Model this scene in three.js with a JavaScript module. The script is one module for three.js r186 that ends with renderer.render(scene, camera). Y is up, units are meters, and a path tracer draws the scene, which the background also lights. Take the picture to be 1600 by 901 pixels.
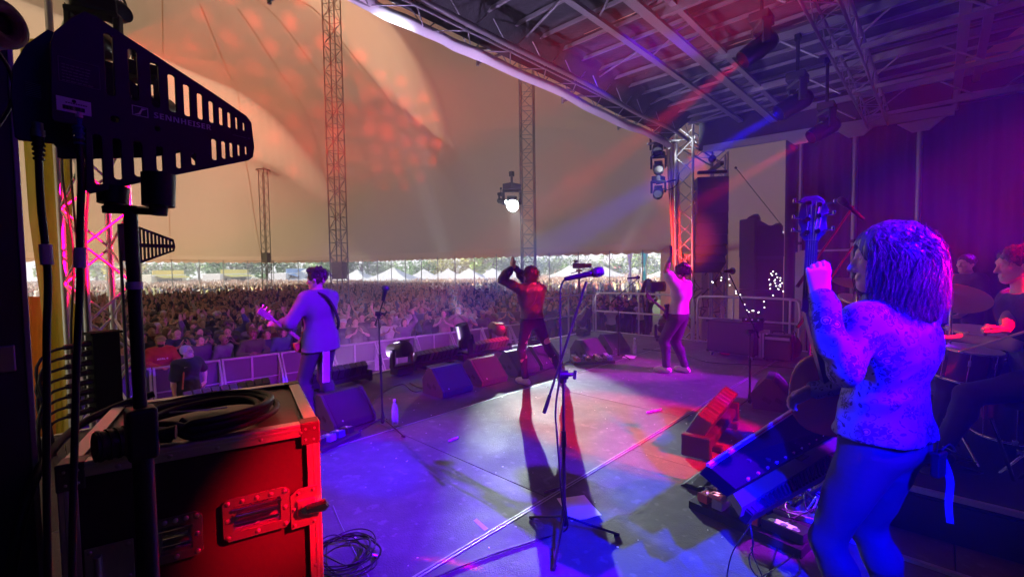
import * as THREE from 'three';
import { RoundedBoxGeometry } from 'three/addons/geometries/RoundedBoxGeometry.js';
import { mergeGeometries, toCreasedNormals } from 'three/addons/utils/BufferGeometryUtils.js';
import { FontLoader } from 'three/addons/loaders/FontLoader.js';
import { TextGeometry } from 'three/addons/geometries/TextGeometry.js';

// ------------------------------------------------------------------ camera, sky, sun, haze, exposure
const scene = new THREE.Scene();
const camera = new THREE.PerspectiveCamera(65.1, 1024 / 576, 0.05, 600);
const EYE = new THREE.Vector3(0, 1.72, 0);
camera.position.copy(EYE);
{
  const yaw = 43.5 * Math.PI / 180, pitch = -2.6 * Math.PI / 180;
  camera.lookAt(EYE.clone().add(new THREE.Vector3(Math.cos(yaw) * Math.cos(pitch), Math.sin(pitch), -Math.sin(yaw) * Math.cos(pitch))));
  camera.rotateZ(-0.013);
}
scene.add(camera);
const renderer = new THREE.WebGLRenderer({ antialias: true });
renderer.toneMapping = THREE.LinearToneMapping;
renderer.toneMappingExposure = 3.4;
renderer.shadowMap.enabled = true;
{ // a hazy bright summer sky
  const W = 128, H = 64, d = new Float32Array(W * H * 4);
  for (let y = 0; y < H; y++) {
    const e = ((y + 0.5) / H - 0.5) * Math.PI, s = Math.max(0, Math.sin(e)), k = Math.pow(s, 0.45);
    for (let x = 0; x < W; x++) {
      const i = (y * W + x) * 4;
      d[i] = 0.58 - 0.38 * k; d[i + 1] = 0.59 - 0.32 * k; d[i + 2] = 0.61 - 0.2 * k; d[i + 3] = 1;
    }
  }
  const t = new THREE.DataTexture(d, W, H, THREE.RGBAFormat, THREE.FloatType);
  t.mapping = THREE.EquirectangularReflectionMapping; t.magFilter = THREE.LinearFilter; t.needsUpdate = true;
  scene.background = t; scene.environment = t;
}
const sun = new THREE.DirectionalLight(new THREE.Color(1, 0.93, 0.82), 5.0);
sun.name = 'sun';
sun.position.set(-66, 37, -75); sun.target.position.set(5, 0, -18);
sun.castShadow = true;
Object.assign(sun.shadow.camera, { left: -70, right: 70, top: 70, bottom: -70, near: 1, far: 220 });
sun.shadow.mapSize.set(2048, 2048);
scene.add(sun, sun.target);
scene.fog = new THREE.FogExp2(new THREE.Color(1, 1, 1), 0.0062);

// ------------------------------------------------------------------ helpers
const V = (x, y, z) => new THREE.Vector3(x, y, z);
const { sin, cos, PI, abs, min, max, sqrt, exp, floor, hypot, pow, atan2 } = Math;
const UP = V(0, 1, 0), GY = -1.35;
let seedState = 12345;
const rnd = () => { seedState = (seedState + 0x6d2b79f5) | 0; let t = Math.imul(seedState ^ (seedState >>> 15), 1 | seedState); t = (t + Math.imul(t ^ (t >>> 7), 61 | t)) ^ t; return ((t ^ (t >>> 14)) >>> 0) / 4294967296; };
const reseed = (n) => { seedState = n * 7919 + 13; };
const rr = (a, b) => a + (b - a) * rnd();
const pick = (a) => a[floor(rnd() * a.length)];
const clamp = (x, a, b) => min(b, max(a, x)), lerp = (a, b, t) => a + (b - a) * t;
const sstep = (a, b, x) => { const t = clamp((x - a) / (b - a), 0, 1); return t * t * (3 - 2 * t); };
const hash3 = (x, y, z) => { let h = Math.imul(x, 374761393) ^ Math.imul(y, 668265263) ^ Math.imul(z, 2147483647 - 1013904223); h = Math.imul(h ^ (h >>> 13), 1274126177); return ((h ^ (h >>> 16)) >>> 0) / 4294967296; };
function noise3(x, y, z) {
  const X = floor(x), Y = floor(y), Z = floor(z), f = (t) => t * t * (3 - 2 * t), u = f(x - X), v = f(y - Y), w = f(z - Z);
  const c = (a, b, d) => hash3(X + a, Y + b, Z + d);
  return lerp(lerp(lerp(c(0, 0, 0), c(1, 0, 0), u), lerp(c(0, 1, 0), c(1, 1, 0), u), v), lerp(lerp(c(0, 0, 1), c(1, 0, 1), u), lerp(c(0, 1, 1), c(1, 1, 1), u), v), w) * 2 - 1;
}
const fbm = (x, y, z, n = 4) => { let s = 0, a = 0.5; for (let i = 0; i < n; i++) { s += a * noise3(x, y, z); x = x * 2.03 + 7.1; y = y * 2.03 + 3.3; z = z * 2.03 + 1.7; a *= 0.5; } return s; };

const used = new Map();
function numbered(name) { const n = used.get(name) ?? 0; used.set(name, n + 1); return n ? name + '_' + String(n).padStart(3, '0') : name; }
function thing(name, label, category, p = [0, 0, 0], turn = 0, group) {
  const o = new THREE.Group(); o.name = numbered(name); scene.add(o);
  o.position.set(p[0], p[1], p[2]); o.rotation.y = turn; o.userData = { label, category };
  if (group) o.userData.group = group;
  return o;
}
function tag(o, label, category, group) { o.userData.label = label; o.userData.category = category; if (group) o.userData.group = group; return o; }
const structure = (o) => { o.userData.kind = 'structure'; return o; };
function uvBox(g, s = 1) { // uv in metres by the way each face points
  if (g.index) g = g.toNonIndexed();
  const p = g.attributes.position, n = p.count, uv = new Float32Array(n * 2), a = V(0, 0, 0), b = V(0, 0, 0), c = V(0, 0, 0);
  for (let i = 0; i < n; i += 3) {
    a.fromBufferAttribute(p, i); b.fromBufferAttribute(p, i + 1); c.fromBufferAttribute(p, i + 2);
    const nn = b.clone().sub(a).cross(c.clone().sub(a)), ax = abs(nn.x), ay = abs(nn.y), az = abs(nn.z);
    for (const [k, v] of [[0, a], [1, b], [2, c]]) {
      const j = (i + k) * 2;
      if (ay >= ax && ay >= az) { uv[j] = v.x * s; uv[j + 1] = v.z * s; } else if (ax >= az) { uv[j] = v.z * s; uv[j + 1] = v.y * s; } else { uv[j] = v.x * s; uv[j + 1] = v.y * s; }
    }
  }
  g.setAttribute('uv', new THREE.BufferAttribute(uv, 2));
  return g;
}
function clean(g) { if (g.index) g = g.toNonIndexed(); for (const k of Object.keys(g.attributes)) if (!['position', 'normal', 'uv'].includes(k)) g.deleteAttribute(k); return g; }
function merged(list) {
  list = list.flat(Infinity).filter(Boolean).map(clean);
  for (const g of list) if (!g.attributes.uv) g.setAttribute('uv', new THREE.BufferAttribute(new Float32Array(g.attributes.position.count * 2), 2));
  return list.length === 1 ? list[0] : mergeGeometries(list);
}
function obj(name, geos, material, parent) {
  const g = Array.isArray(geos) ? merged(geos) : geos;
  const m = new THREE.Mesh(g, material);
  if (parent) { m.name = name; parent.add(m); } else { m.name = numbered(name); scene.add(m); }
  return m;
}
// geometry builders
const moved = (g, p, r, s) => { if (s) g.scale(...s); if (r) g.applyMatrix4(new THREE.Matrix4().makeRotationFromEuler(new THREE.Euler(...r))); if (p) g.translate(...p); return g; };
const box = (w, h, d, p = [0, 0, 0], r) => uvBox(moved(new THREE.BoxGeometry(w, h, d), null, null)).applyMatrix4(new THREE.Matrix4().compose(V(...p), new THREE.Quaternion().setFromEuler(new THREE.Euler(...(r ?? [0, 0, 0]))), V(1, 1, 1)));
const rbox = (w, h, d, rad = 0.005, p = [0, 0, 0], r, seg = 2) => uvBox(new RoundedBoxGeometry(w, h, d, seg, min(rad, w * 0.49, h * 0.49, d * 0.49))).applyMatrix4(new THREE.Matrix4().compose(V(...p), new THREE.Quaternion().setFromEuler(new THREE.Euler(...(r ?? [0, 0, 0]))), V(1, 1, 1)));
const along = (a, b) => { const A = V(...a), B = V(...b), d = B.clone().sub(A), L = d.length(); return { m: new THREE.Matrix4().compose(A.clone().add(B).multiplyScalar(0.5), new THREE.Quaternion().setFromUnitVectors(UP, d.clone().normalize()), V(1, 1, 1)), L }; };
const rod = (a, b, r, r2 = r, seg = 8, cap = true) => { const { m, L } = along(a, b); return new THREE.CylinderGeometry(r2, r, L, seg, 1, !cap).applyMatrix4(m); };
const bar = (a, b, w, h) => { const { m, L } = along(a, b); return uvBox(new THREE.BoxGeometry(w, L, h)).applyMatrix4(m); };
const tube = (pts, r, seg = 24, rad = 6, closed = false) => new THREE.TubeGeometry(new THREE.CatmullRomCurve3(pts.map((p) => V(...p)), closed, 'centripetal'), seg, r, rad, closed);
const lathe = (pts, seg = 20) => new THREE.LatheGeometry(pts.map((p) => new THREE.Vector2(p[0], p[1])), seg);
const sphere = (r, p = [0, 0, 0], s = [1, 1, 1], a = 14, b = 10) => moved(new THREE.SphereGeometry(r, a, b), p, null, s);
const disc = (r, h, p, r_, seg = 20) => moved(new THREE.CylinderGeometry(r, r, h, seg), p, r_);
const shapeOf = (pts, holes = []) => { const s = new THREE.Shape(pts.map((p) => new THREE.Vector2(p[0], p[1]))); for (const h of holes) s.holes.push(new THREE.Path(h.map((p) => new THREE.Vector2(p[0], p[1])))); return s; };
const prism = (pts, d, bevel = 0, holes = []) => uvBox(new THREE.ExtrudeGeometry(shapeOf(pts, holes), { depth: d - 2 * bevel, bevelEnabled: bevel > 0, bevelSize: bevel, bevelThickness: bevel, bevelSegments: 2, curveSegments: 8 }).translate(0, 0, bevel - d / 2));
const rodCache = new Map();
function unitRod(seg) { if (!rodCache.has(seg)) rodCache.set(seg, new THREE.CylinderGeometry(1, 1, 1, seg)); return rodCache.get(seg); }
function rodMesh(name, a, b, r, mtl, parent, seg = 6) { // one member that shares its geometry with its like
  const { m, L } = along(a, b), o = new THREE.Mesh(unitRod(seg), mtl);
  o.name = name; m.decompose(o.position, o.quaternion, o.scale); o.scale.set(r, L, r); parent.add(o); return o;
}
const unitBox = new THREE.BoxGeometry(1, 1, 1);
function barMesh(name, a, b, w, h, mtl, parent) {
  const { m, L } = along(a, b), o = new THREE.Mesh(unitBox, mtl);
  o.name = name; m.decompose(o.position, o.quaternion, o.scale); o.scale.set(w, L, h); parent.add(o); return o;
}
// pixel of a 1600 x 901 view to a place: only for working out where things stand
const camRay = (() => { camera.updateMatrixWorld(true); const e = camera.matrixWorld.elements, R = V(e[0], e[1], e[2]), U = V(e[4], e[5], e[6]), F = V(-e[8], -e[9], -e[10]), f = 706; return (x, y) => F.clone().addScaledVector(R, (x - 800) / f).addScaledVector(U, -(y - 450.5) / f); })();
const atD = (x, y, d) => EYE.clone().addScaledVector(camRay(x, y), d);
const atY = (x, y, Y) => { const r = camRay(x, y); return EYE.clone().addScaledVector(r, (Y - EYE.y) / r.y); };
const atX = (x, y, X) => { const r = camRay(x, y); return EYE.clone().addScaledVector(r, X / r.x); };
const atZ = (x, y, Z) => { const r = camRay(x, y); return EYE.clone().addScaledVector(r, Z / r.z); };
const arr = (v) => [v.x, v.y, v.z];

// textures
function dataTex(n, fn, srgb = false, rep = 1) {
  const d = new Uint8Array(n * n * 4);
  for (let y = 0; y < n; y++) for (let x = 0; x < n; x++) { const c = fn(x / n, y / n, x, y), i = (y * n + x) * 4; if (typeof c === 'number') { d[i] = d[i + 1] = d[i + 2] = clamp(c, 0, 1) * 255; } else { d[i] = clamp(c[0], 0, 1) * 255; d[i + 1] = clamp(c[1], 0, 1) * 255; d[i + 2] = clamp(c[2], 0, 1) * 255; } d[i + 3] = 255; }
  const t = new THREE.DataTexture(d, n, n, THREE.RGBAFormat); t.wrapS = t.wrapT = THREE.RepeatWrapping; t.magFilter = THREE.LinearFilter; t.minFilter = THREE.LinearMipmapLinearFilter; t.generateMipmaps = true;
  if (srgb) t.colorSpace = THREE.SRGBColorSpace; t.repeat.set(rep, rep); t.needsUpdate = true; return t;
}
const tnoise = (x, y, f, s = 0) => { // tiling noise
  const X = x * f, Y = y * f, i = floor(X), j = floor(Y), u = X - i, v = Y - j, k = (t) => t * t * (3 - 2 * t), h = (a, b) => hash3(((a % f) + f) % f, ((b % f) + f) % f, s);
  return lerp(lerp(h(i, j), h(i + 1, j), k(u)), lerp(h(i, j + 1), h(i + 1, j + 1), k(u)), k(v));
};
const tfbm = (x, y, f, s = 0, n = 4) => { let r = 0, a = 0.5; for (let i = 0; i < n; i++) { r += a * tnoise(x, y, f, s + i); f *= 2; a *= 0.5; } return r / (1 - pow(0.5, n)); };
const rep = (t, k) => { const c = t.clone(); c.repeat.set(k, k); c.needsUpdate = true; return c; };
const canvasTex = (w, h, draw) => { const c = document.createElement('canvas'); c.width = w; c.height = h; draw(c.getContext('2d'), w, h); const t = new THREE.CanvasTexture(c); t.colorSpace = THREE.SRGBColorSpace; t.magFilter = THREE.LinearFilter; return t; };
const T = {
  grain: dataTex(256, (x, y) => 0.35 * tfbm(x, y, 8, 3) + 0.65 * tfbm(x, y, 64, 9, 2)),
  patches: dataTex(256, (x, y) => sstep(0.25, 0.75, tfbm(x, y, 5, 21, 5))),
  weave: dataTex(128, (x, y) => 0.5 + 0.25 * sin(x * PI * 64) + 0.25 * sin(y * PI * 64)),
  brushed: dataTex(256, (x, y) => 0.5 + 0.5 * (tnoise(x * 1, y, 128, 4) - 0.5) + 0.25 * (tnoise(x, y, 8, 2) - 0.5)),
};
function mat(color, o = {}) {
  const { rough = 0.6, metal = 0, bump, bumpMap, ...rest } = o;
  const m = new (rest.transmission !== undefined || rest.clearcoat !== undefined || rest.sheen !== undefined || rest.anisotropy !== undefined ? THREE.MeshPhysicalMaterial : THREE.MeshStandardMaterial)({ roughness: rough, metalness: metal, ...rest });
  if (Array.isArray(color)) m.color.setRGB(...color); else m.color.set(color);
  if (bump) { m.bumpMap = bumpMap ?? T.grain; m.bumpScale = bump; }
  return m;
}
const M = {
  black: mat([0.012, 0.012, 0.013], { rough: 0.45, bump: 0.0006 }),
  matte: mat([0.015, 0.015, 0.016], { rough: 0.8, bump: 0.001 }),
  blackMetal: mat([0.02, 0.02, 0.022], { rough: 0.35, metal: 0.3 }),
  rubber: mat([0.013, 0.013, 0.013], { rough: 0.5 }),
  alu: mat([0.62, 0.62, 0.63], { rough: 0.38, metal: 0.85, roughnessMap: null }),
  aluDull: mat([0.42, 0.42, 0.43], { rough: 0.5, metal: 0.7, bump: 0.0004 }),
  steel: mat([0.55, 0.55, 0.56], { rough: 0.3, metal: 0.9 }),
  chrome: mat([0.75, 0.75, 0.76], { rough: 0.12, metal: 1 }),
  white: mat([0.75, 0.74, 0.72], { rough: 0.6 }),
  paper: mat([0.78, 0.77, 0.74], { rough: 0.8 }),
  gaffer: mat([0.6, 0.58, 0.6], { rough: 0.7 }),
  glass: mat([0.02, 0.02, 0.025], { rough: 0.08 }),
};
const glow = (c, k = 1) => { const m = new THREE.MeshStandardMaterial({ color: 0x000000, roughness: 0.4 }); m.emissive.setRGB(...c); m.emissiveIntensity = k; return m; };
// ------------------------------------------------------------------ smooth bodies: distance fields meshed with surface nets
const cap = (a, b, ra, rb = ra, k = 0.03) => ({ a, b, ra, rb, k });
const ell = (c, r, k = 0.03) => ({ c, r, k });
function dPrim(p, x, y, z) {
  if (p.c) {
    const u = (x - p.c[0]) / p.r[0], v = (y - p.c[1]) / p.r[1], w = (z - p.c[2]) / p.r[2], k0 = sqrt(u * u + v * v + w * w);
    const a = u / p.r[0], b = v / p.r[1], c = w / p.r[2], k1 = sqrt(a * a + b * b + c * c);
    return k1 < 1e-6 ? -min(p.r[0], p.r[1], p.r[2]) : k0 * (k0 - 1) / k1;
  }
  const a = p.a, dx = p.b[0] - a[0], dy = p.b[1] - a[1], dz = p.b[2] - a[2], px = x - a[0], py = y - a[1], pz = z - a[2];
  const t = clamp((px * dx + py * dy + pz * dz) / (dx * dx + dy * dy + dz * dz + 1e-12), 0, 1);
  return hypot(px - dx * t, py - dy * t, pz - dz * t) - (p.ra + (p.rb - p.ra) * t);
}
function dUnion(prims, x, y, z) {
  let d = 1e3;
  for (let i = 0; i < prims.length; i++) {
    const p = prims[i], e = dPrim(p, x, y, z), k = p.k;
    if (p.cut) { const h = clamp(0.5 - 0.5 * (d + e) / k, 0, 1); d = d + (-e - d) * h + k * h * (1 - h); continue; }
    const h = clamp(0.5 + 0.5 * (e - d) / k, 0, 1);
    d = e + (d - e) * h - k * h * (1 - h);
  }
  return d;
}
function boundsOf(prims, pad) {
  const lo = [1e3, 1e3, 1e3], hi = [-1e3, -1e3, -1e3];
  for (const p of prims) if (!p.cut) for (let i = 0; i < 3; i++) {
    if (p.c) { lo[i] = min(lo[i], p.c[i] - p.r[i]); hi[i] = max(hi[i], p.c[i] + p.r[i]); } else { lo[i] = min(lo[i], p.a[i] - p.ra, p.b[i] - p.rb); hi[i] = max(hi[i], p.a[i] + p.ra, p.b[i] + p.rb); }
  }
  return [lo.map((v) => v - pad), hi.map((v) => v + pad)];
}
function netMesh(f, lo, hi, h) {
  const nx = Math.ceil((hi[0] - lo[0]) / h) + 2, ny = Math.ceil((hi[1] - lo[1]) / h) + 2, nz = Math.ceil((hi[2] - lo[2]) / h) + 2;
  const F = new Float32Array(nx * ny * nz).fill(1), B = 4, id = (i, j, k) => (k * ny + j) * nx + i;
  for (let k0 = 0; k0 < nz; k0 += B) for (let j0 = 0; j0 < ny; j0 += B) for (let i0 = 0; i0 < nx; i0 += B) {
    const c = f(lo[0] + (i0 + B / 2 - 0.5) * h, lo[1] + (j0 + B / 2 - 0.5) * h, lo[2] + (k0 + B / 2 - 0.5) * h);
    const far = abs(c) > h * B * 1.25 + 0.03;
    for (let k = k0; k < min(nz, k0 + B); k++) for (let j = j0; j < min(ny, j0 + B); j++) for (let i = i0; i < min(nx, i0 + B); i++)
      F[id(i, j, k)] = far ? c : f(lo[0] + i * h, lo[1] + j * h, lo[2] + k * h);
  }
  const vid = new Int32Array(nx * ny * nz).fill(-1), pos = [], nor = [], idx = [];
  const corner = [[0, 0, 0], [1, 0, 0], [0, 1, 0], [1, 1, 0], [0, 0, 1], [1, 0, 1], [0, 1, 1], [1, 1, 1]], edges = [[0, 1], [2, 3], [4, 5], [6, 7], [0, 2], [1, 3], [4, 6], [5, 7], [0, 4], [1, 5], [2, 6], [3, 7]];
  const v = new Float32Array(8);
  for (let k = 0; k < nz - 1; k++) for (let j = 0; j < ny - 1; j++) for (let i = 0; i < nx - 1; i++) {
    let mask = 0;
    for (let c = 0; c < 8; c++) { v[c] = F[id(i + corner[c][0], j + corner[c][1], k + corner[c][2])]; if (v[c] < 0) mask |= 1 << c; }
    if (!mask || mask === 255) continue;
    let x = 0, y = 0, z = 0, n = 0;
    for (const [a, b] of edges) if ((v[a] < 0) !== (v[b] < 0)) {
      const t = v[a] / (v[a] - v[b]), A = corner[a], C = corner[b];
      x += A[0] + (C[0] - A[0]) * t; y += A[1] + (C[1] - A[1]) * t; z += A[2] + (C[2] - A[2]) * t; n++;
    }
    x /= n; y /= n; z /= n;
    const g = (axis) => { let s = 0; for (let c = 0; c < 8; c++) { const C = corner[c], wx = axis === 0 ? (C[0] ? 1 : -1) : (C[0] ? x : 1 - x), wy = axis === 1 ? (C[1] ? 1 : -1) : (C[1] ? y : 1 - y), wz = axis === 2 ? (C[2] ? 1 : -1) : (C[2] ? z : 1 - z); s += v[c] * wx * wy * wz; } return s; };
    const gx = g(0), gy = g(1), gz = g(2), L = hypot(gx, gy, gz) || 1;
    vid[id(i, j, k)] = pos.length / 3;
    pos.push(lo[0] + (i + x) * h, lo[1] + (j + y) * h, lo[2] + (k + z) * h); nor.push(gx / L, gy / L, gz / L);
  }
  const quad = (a, b, c, d, flip) => { if (a < 0 || b < 0 || c < 0 || d < 0) return; if (flip) idx.push(a, c, b, a, d, c); else idx.push(a, b, c, a, c, d); };
  for (let k = 1; k < nz - 1; k++) for (let j = 1; j < ny - 1; j++) for (let i = 1; i < nx - 1; i++) {
    const s = F[id(i, j, k)] < 0;
    if (s !== F[id(i + 1, j, k)] < 0) quad(vid[id(i, j - 1, k - 1)], vid[id(i, j, k - 1)], vid[id(i, j, k)], vid[id(i, j - 1, k)], !s);
    if (s !== F[id(i, j + 1, k)] < 0) quad(vid[id(i - 1, j, k - 1)], vid[id(i - 1, j, k)], vid[id(i, j, k)], vid[id(i, j, k - 1)], !s);
    if (s !== F[id(i, j, k + 1)] < 0) quad(vid[id(i - 1, j - 1, k)], vid[id(i, j - 1, k)], vid[id(i, j, k)], vid[id(i - 1, j, k)], !s);
  }
  const g = new THREE.BufferGeometry();
  g.setAttribute('position', new THREE.Float32BufferAttribute(pos, 3)); g.setAttribute('normal', new THREE.Float32BufferAttribute(nor, 3)); g.setIndex(idx);
  return g;
}
function solid(prims, h, { warp, clip, pad = 0.03 } = {}) {
  const [lo, hi] = boundsOf(prims, pad);
  return netMesh((x, y, z) => { let d = dUnion(prims, x, y, z); if (warp && abs(d) < 0.08) d += warp(x, y, z); if (clip) d = max(d, clip(x, y, z)); return d; }, lo, hi, h);
}
const withUv = (g) => uvBox(g);
// small vector helpers on arrays
const add = (a, b, s = 1) => [a[0] + b[0] * s, a[1] + b[1] * s, a[2] + b[2] * s], sub = (a, b) => [a[0] - b[0], a[1] - b[1], a[2] - b[2]];
const nrm = (a) => { const l = hypot(...a) || 1; return [a[0] / l, a[1] / l, a[2] / l]; }, cross = (a, b) => [a[1] * b[2] - a[2] * b[1], a[2] * b[0] - a[0] * b[2], a[0] * b[1] - a[1] * b[0]];
const dot = (a, b) => a[0] * b[0] + a[1] * b[1] + a[2] * b[2], mix3 = (a, b, t) => [lerp(a[0], b[0], t), lerp(a[1], b[1], t), lerp(a[2], b[2], t)];
// a hand: palm, four unequal fingers of three bones and a thumb from the side of the palm. d: along the hand, n: out of the back of the hand, side: +1 left, -1 right
function handPrims(w, d, n, side, curl = [0.3, 0.35, 0.4, 0.45], s = 1, thumb = 0.6, spread = 0.1) {
  d = nrm(d); n = nrm(sub(n, [d[0] * dot(n, d), d[1] * dot(n, d), d[2] * dot(n, d)]));
  const t = cross(d, n).map((v) => v * side); // towards the thumb
  const P = [], at = (a, b, c) => add(add(add(w, d, a * s), t, b * s), n, c * s);
  const base = [0.026, 0.009, -0.009, -0.026], len = [0.068, 0.076, 0.071, 0.056], r = [0.0092, 0.0096, 0.0092, 0.008];
  for (let i = 0; i < 4; i++) {
    const k = at(0.088 - abs(i - 1.2) * 0.004, base[i], 0.002);
    P.push(cap(at(0.004, base[i] * 0.6, 0), k, 0.0155 * s, 0.0125 * s, 0.012 * s));
    const d1 = nrm(add(d, t, base[i] * spread * 8));
    let p = k, th = 0;
    for (let j = 0; j < 3; j++) {
      th += curl[i] * [0.9, 1.15, 0.9][j];
      const q = add(p, add(d1.map((v) => v * cos(th)), n, -sin(th)), len[i] * s * [0.46, 0.31, 0.23][j]);
      P.push(cap(p, q, r[i] * s * (1 - 0.07 * j), r[i] * s * (0.94 - 0.09 * j), 0.004 * s));
      p = q;
    }
  }
  const b0 = at(0.02, 0.022, -0.004), td = nrm(add(add(d.map((v) => v * cos(thumb)), t, sin(thumb)), n, -0.35)), b1 = add(b0, td, 0.042 * s), td2 = nrm(add(add(d, t, 0.25), n, -0.3)), b2 = add(b1, td2, 0.032 * s), b3 = add(b2, nrm(add(td2, t, -0.2)), 0.026 * s);
  P.push(cap(b0, b1, 0.0155 * s, 0.0115 * s, 0.012 * s), cap(b1, b2, 0.0108 * s, 0.0098 * s, 0.005 * s), cap(b2, b3, 0.0098 * s, 0.0078 * s, 0.004 * s));
  return P;
}
// a head in its own frame (centre of the skull, facing +z), about 0.225 m tall, turned and put in place afterwards
const headPrims = () => [
  ell([0, 0.025, -0.012], [0.077, 0.093, 0.096], 0.02), ell([0, -0.035, 0.022], [0.061, 0.082, 0.066], 0.035), ell([0, -0.095, 0.062], [0.03, 0.022, 0.024], 0.03),
  cap([-0.052, -0.062, 0.012], [-0.02, -0.1, 0.058], 0.016, 0.016, 0.03), cap([0.052, -0.062, 0.012], [0.02, -0.1, 0.058], 0.016, 0.016, 0.03),
  cap([-0.033, 0.022, 0.078], [0.033, 0.022, 0.078], 0.012, 0.012, 0.02), // brow
  cap([-0.042, -0.018, 0.06], [-0.042, -0.018, 0.062], 0.02, 0.02, 0.025), cap([0.042, -0.018, 0.06], [0.042, -0.018, 0.062], 0.02, 0.02, 0.025), // cheeks
  { ...ell([-0.032, 0.003, 0.094], [0.018, 0.011, 0.013], 0.012), cut: true }, { ...ell([0.032, 0.003, 0.094], [0.018, 0.011, 0.013], 0.012), cut: true },
  ell([-0.031, 0.002, 0.076], [0.0125, 0.0105, 0.0115], 0.003), ell([0.031, 0.002, 0.076], [0.0125, 0.0105, 0.0115], 0.003),
  cap([0, 0.008, 0.087], [0, -0.036, 0.108], 0.008, 0.0115, 0.01), cap([-0.011, -0.04, 0.094], [0.011, -0.04, 0.094], 0.0085, 0.0085, 0.007), // nose
  cap([-0.02, -0.064, 0.083], [0.02, -0.064, 0.083], 0.0075, 0.0075, 0.008), cap([-0.017, -0.0745, 0.083], [0.017, -0.0745, 0.083], 0.008, 0.008, 0.005), // lips
  ell([-0.078, -0.008, -0.008], [0.009, 0.03, 0.019], 0.008), ell([0.078, -0.008, -0.008], [0.009, 0.03, 0.019], 0.008),
];
const HAIRS = {
  short: { p: [ell([0, 0.036, -0.018], [0.086, 0.096, 0.104], 0.02)], face: [[0, -0.075, 0.085], [0.074, 0.125, 0.085]], below: -0.045, amp: 0.009, f: 42 },
  tousled: { p: [ell([0, 0.042, -0.016], [0.088, 0.1, 0.106], 0.02), ell([0, 0.105, 0.05], [0.062, 0.035, 0.058], 0.03)], face: [[0, -0.08, 0.09], [0.076, 0.14, 0.075]], below: -0.06, amp: 0.016, f: 34 },
  curly: { p: [ell([0, 0.05, -0.015], [0.108, 0.112, 0.122], 0.02)], face: [[0, -0.085, 0.1], [0.072, 0.14, 0.085]], below: -0.07, amp: 0.024, f: 28 },
  shag: { p: [ell([0, 0.032, -0.02], [0.094, 0.104, 0.112], 0.02), cap([-0.06, -0.03, -0.03], [-0.068, -0.14, -0.035], 0.042, 0.03, 0.04), cap([0.06, -0.03, -0.03], [0.068, -0.14, -0.035], 0.042, 0.03, 0.04), cap([0, -0.03, -0.06], [0, -0.16, -0.075], 0.06, 0.045, 0.05)], face: [[0, -0.07, 0.1], [0.066, 0.13, 0.085]], below: -1, amp: 0.012, f: 36 },
  long: { p: [ell([0, 0.03, -0.02], [0.09, 0.1, 0.108], 0.02), cap([-0.06, -0.03, -0.02], [-0.09, -0.24, 0.0], 0.04, 0.028, 0.04), cap([0.06, -0.03, -0.02], [0.09, -0.24, 0.0], 0.04, 0.028, 0.04), cap([0, -0.03, -0.06], [0, -0.26, -0.085], 0.065, 0.055, 0.05)], face: [[0, -0.07, 0.1], [0.064, 0.13, 0.085]], below: -1, amp: 0.01, f: 34 },
};
function hairGeo(style, h) {
  const s = typeof style === 'string' ? HAIRS[style] : style, [fc, fr] = s.face;
  const face = ell(fc, fr), [lo, hi] = boundsOf(s.p, 0.04);
  return netMesh((x, y, z) => {
    let d = dUnion(s.p, x, y, z);
    if (abs(d) < 0.07) d += s.amp * (noise3(x * s.f, y * s.f * (s.strand ?? 0.55), z * s.f) + 0.55 * noise3(x * s.f * 2.3, y * s.f * 0.8, z * s.f * 2.3));
    d = max(d, -dPrim(face, x, y, z)); if (s.below > -0.9) d = max(d, s.below - y - max(0, -z) * 0.7);
    return d;
  }, lo, hi, h);
}
// ------------------------------------------------------------------ people
function ik(a, c, l1, l2, hint) {
  let v = sub(c, a), D = hypot(...v); const top = (l1 + l2) * 0.998;
  if (D > top) { c = add(a, v, top / D); v = sub(c, a); D = top; }
  const u = nrm(v), x = (D * D + l1 * l1 - l2 * l2) / (2 * D), h = sqrt(max(0, l1 * l1 - x * x)), p = nrm(sub(hint, u.map((q) => q * dot(u, hint))));
  return [add(add(a, u, x), p, h), c];
}
// joints in metres for a person facing +z, x towards the person's left
function pose(s) {
  const k = s.size ?? 1, J = { k };
  J.pel = s.pel ?? [0, 0.94 * k, 0];
  const up = nrm(s.up ?? [0, 1, 0.02]);
  J.sh = nrm(s.sh ?? [1, 0, 0]); J.hp = nrm(s.hp ?? [1, 0, 0]);
  J.up = up;
  J.belly = add(J.pel, nrm(add([0, 1, 0], up)), 0.15 * k);
  J.chest = add(J.pel, up, 0.36 * k);
  J.neck = add(J.pel, up, 0.535 * k);
  J.fwd = nrm(cross(J.sh, up));
  J.head = s.head ?? add(add(J.neck, nrm(add(up, [0, 1, 0])), 0.145 * k), J.fwd, 0.02 * k);
  J.S = [1, -1].map((e) => add(add(J.neck, J.sh, e * 0.178 * k * (s.broad ?? 1)), up, -0.06 * k));
  J.H = [1, -1].map((e) => add(add(J.pel, J.hp, e * 0.092 * k), [0, 1, 0], -0.03 * k));
  J.arm = [0, 1].map((i) => { const a = s.arms[i], [e, w] = a.e ? [a.e, a.w] : ik(J.S[i], a.w, 0.295 * k, 0.255 * k, a.bend ?? [i ? -0.5 : 0.5, -1, -0.6]); return { e, w, ...a, d: a.d ?? nrm(sub(w, e)), wAt: w }; });
  J.leg = [0, 1].map((i) => { const l = s.legs[i], [kn, an] = ik(J.H[i], l.a, 0.43 * k, 0.43 * k, l.bend ?? [i ? -0.12 : 0.12, 0, 1]); return { kn, an, toe: nrm(l.toe ?? [i ? -0.2 : 0.2, 0, 1]), tilt: l.tilt ?? 0 }; });
  return J;
}
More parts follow.
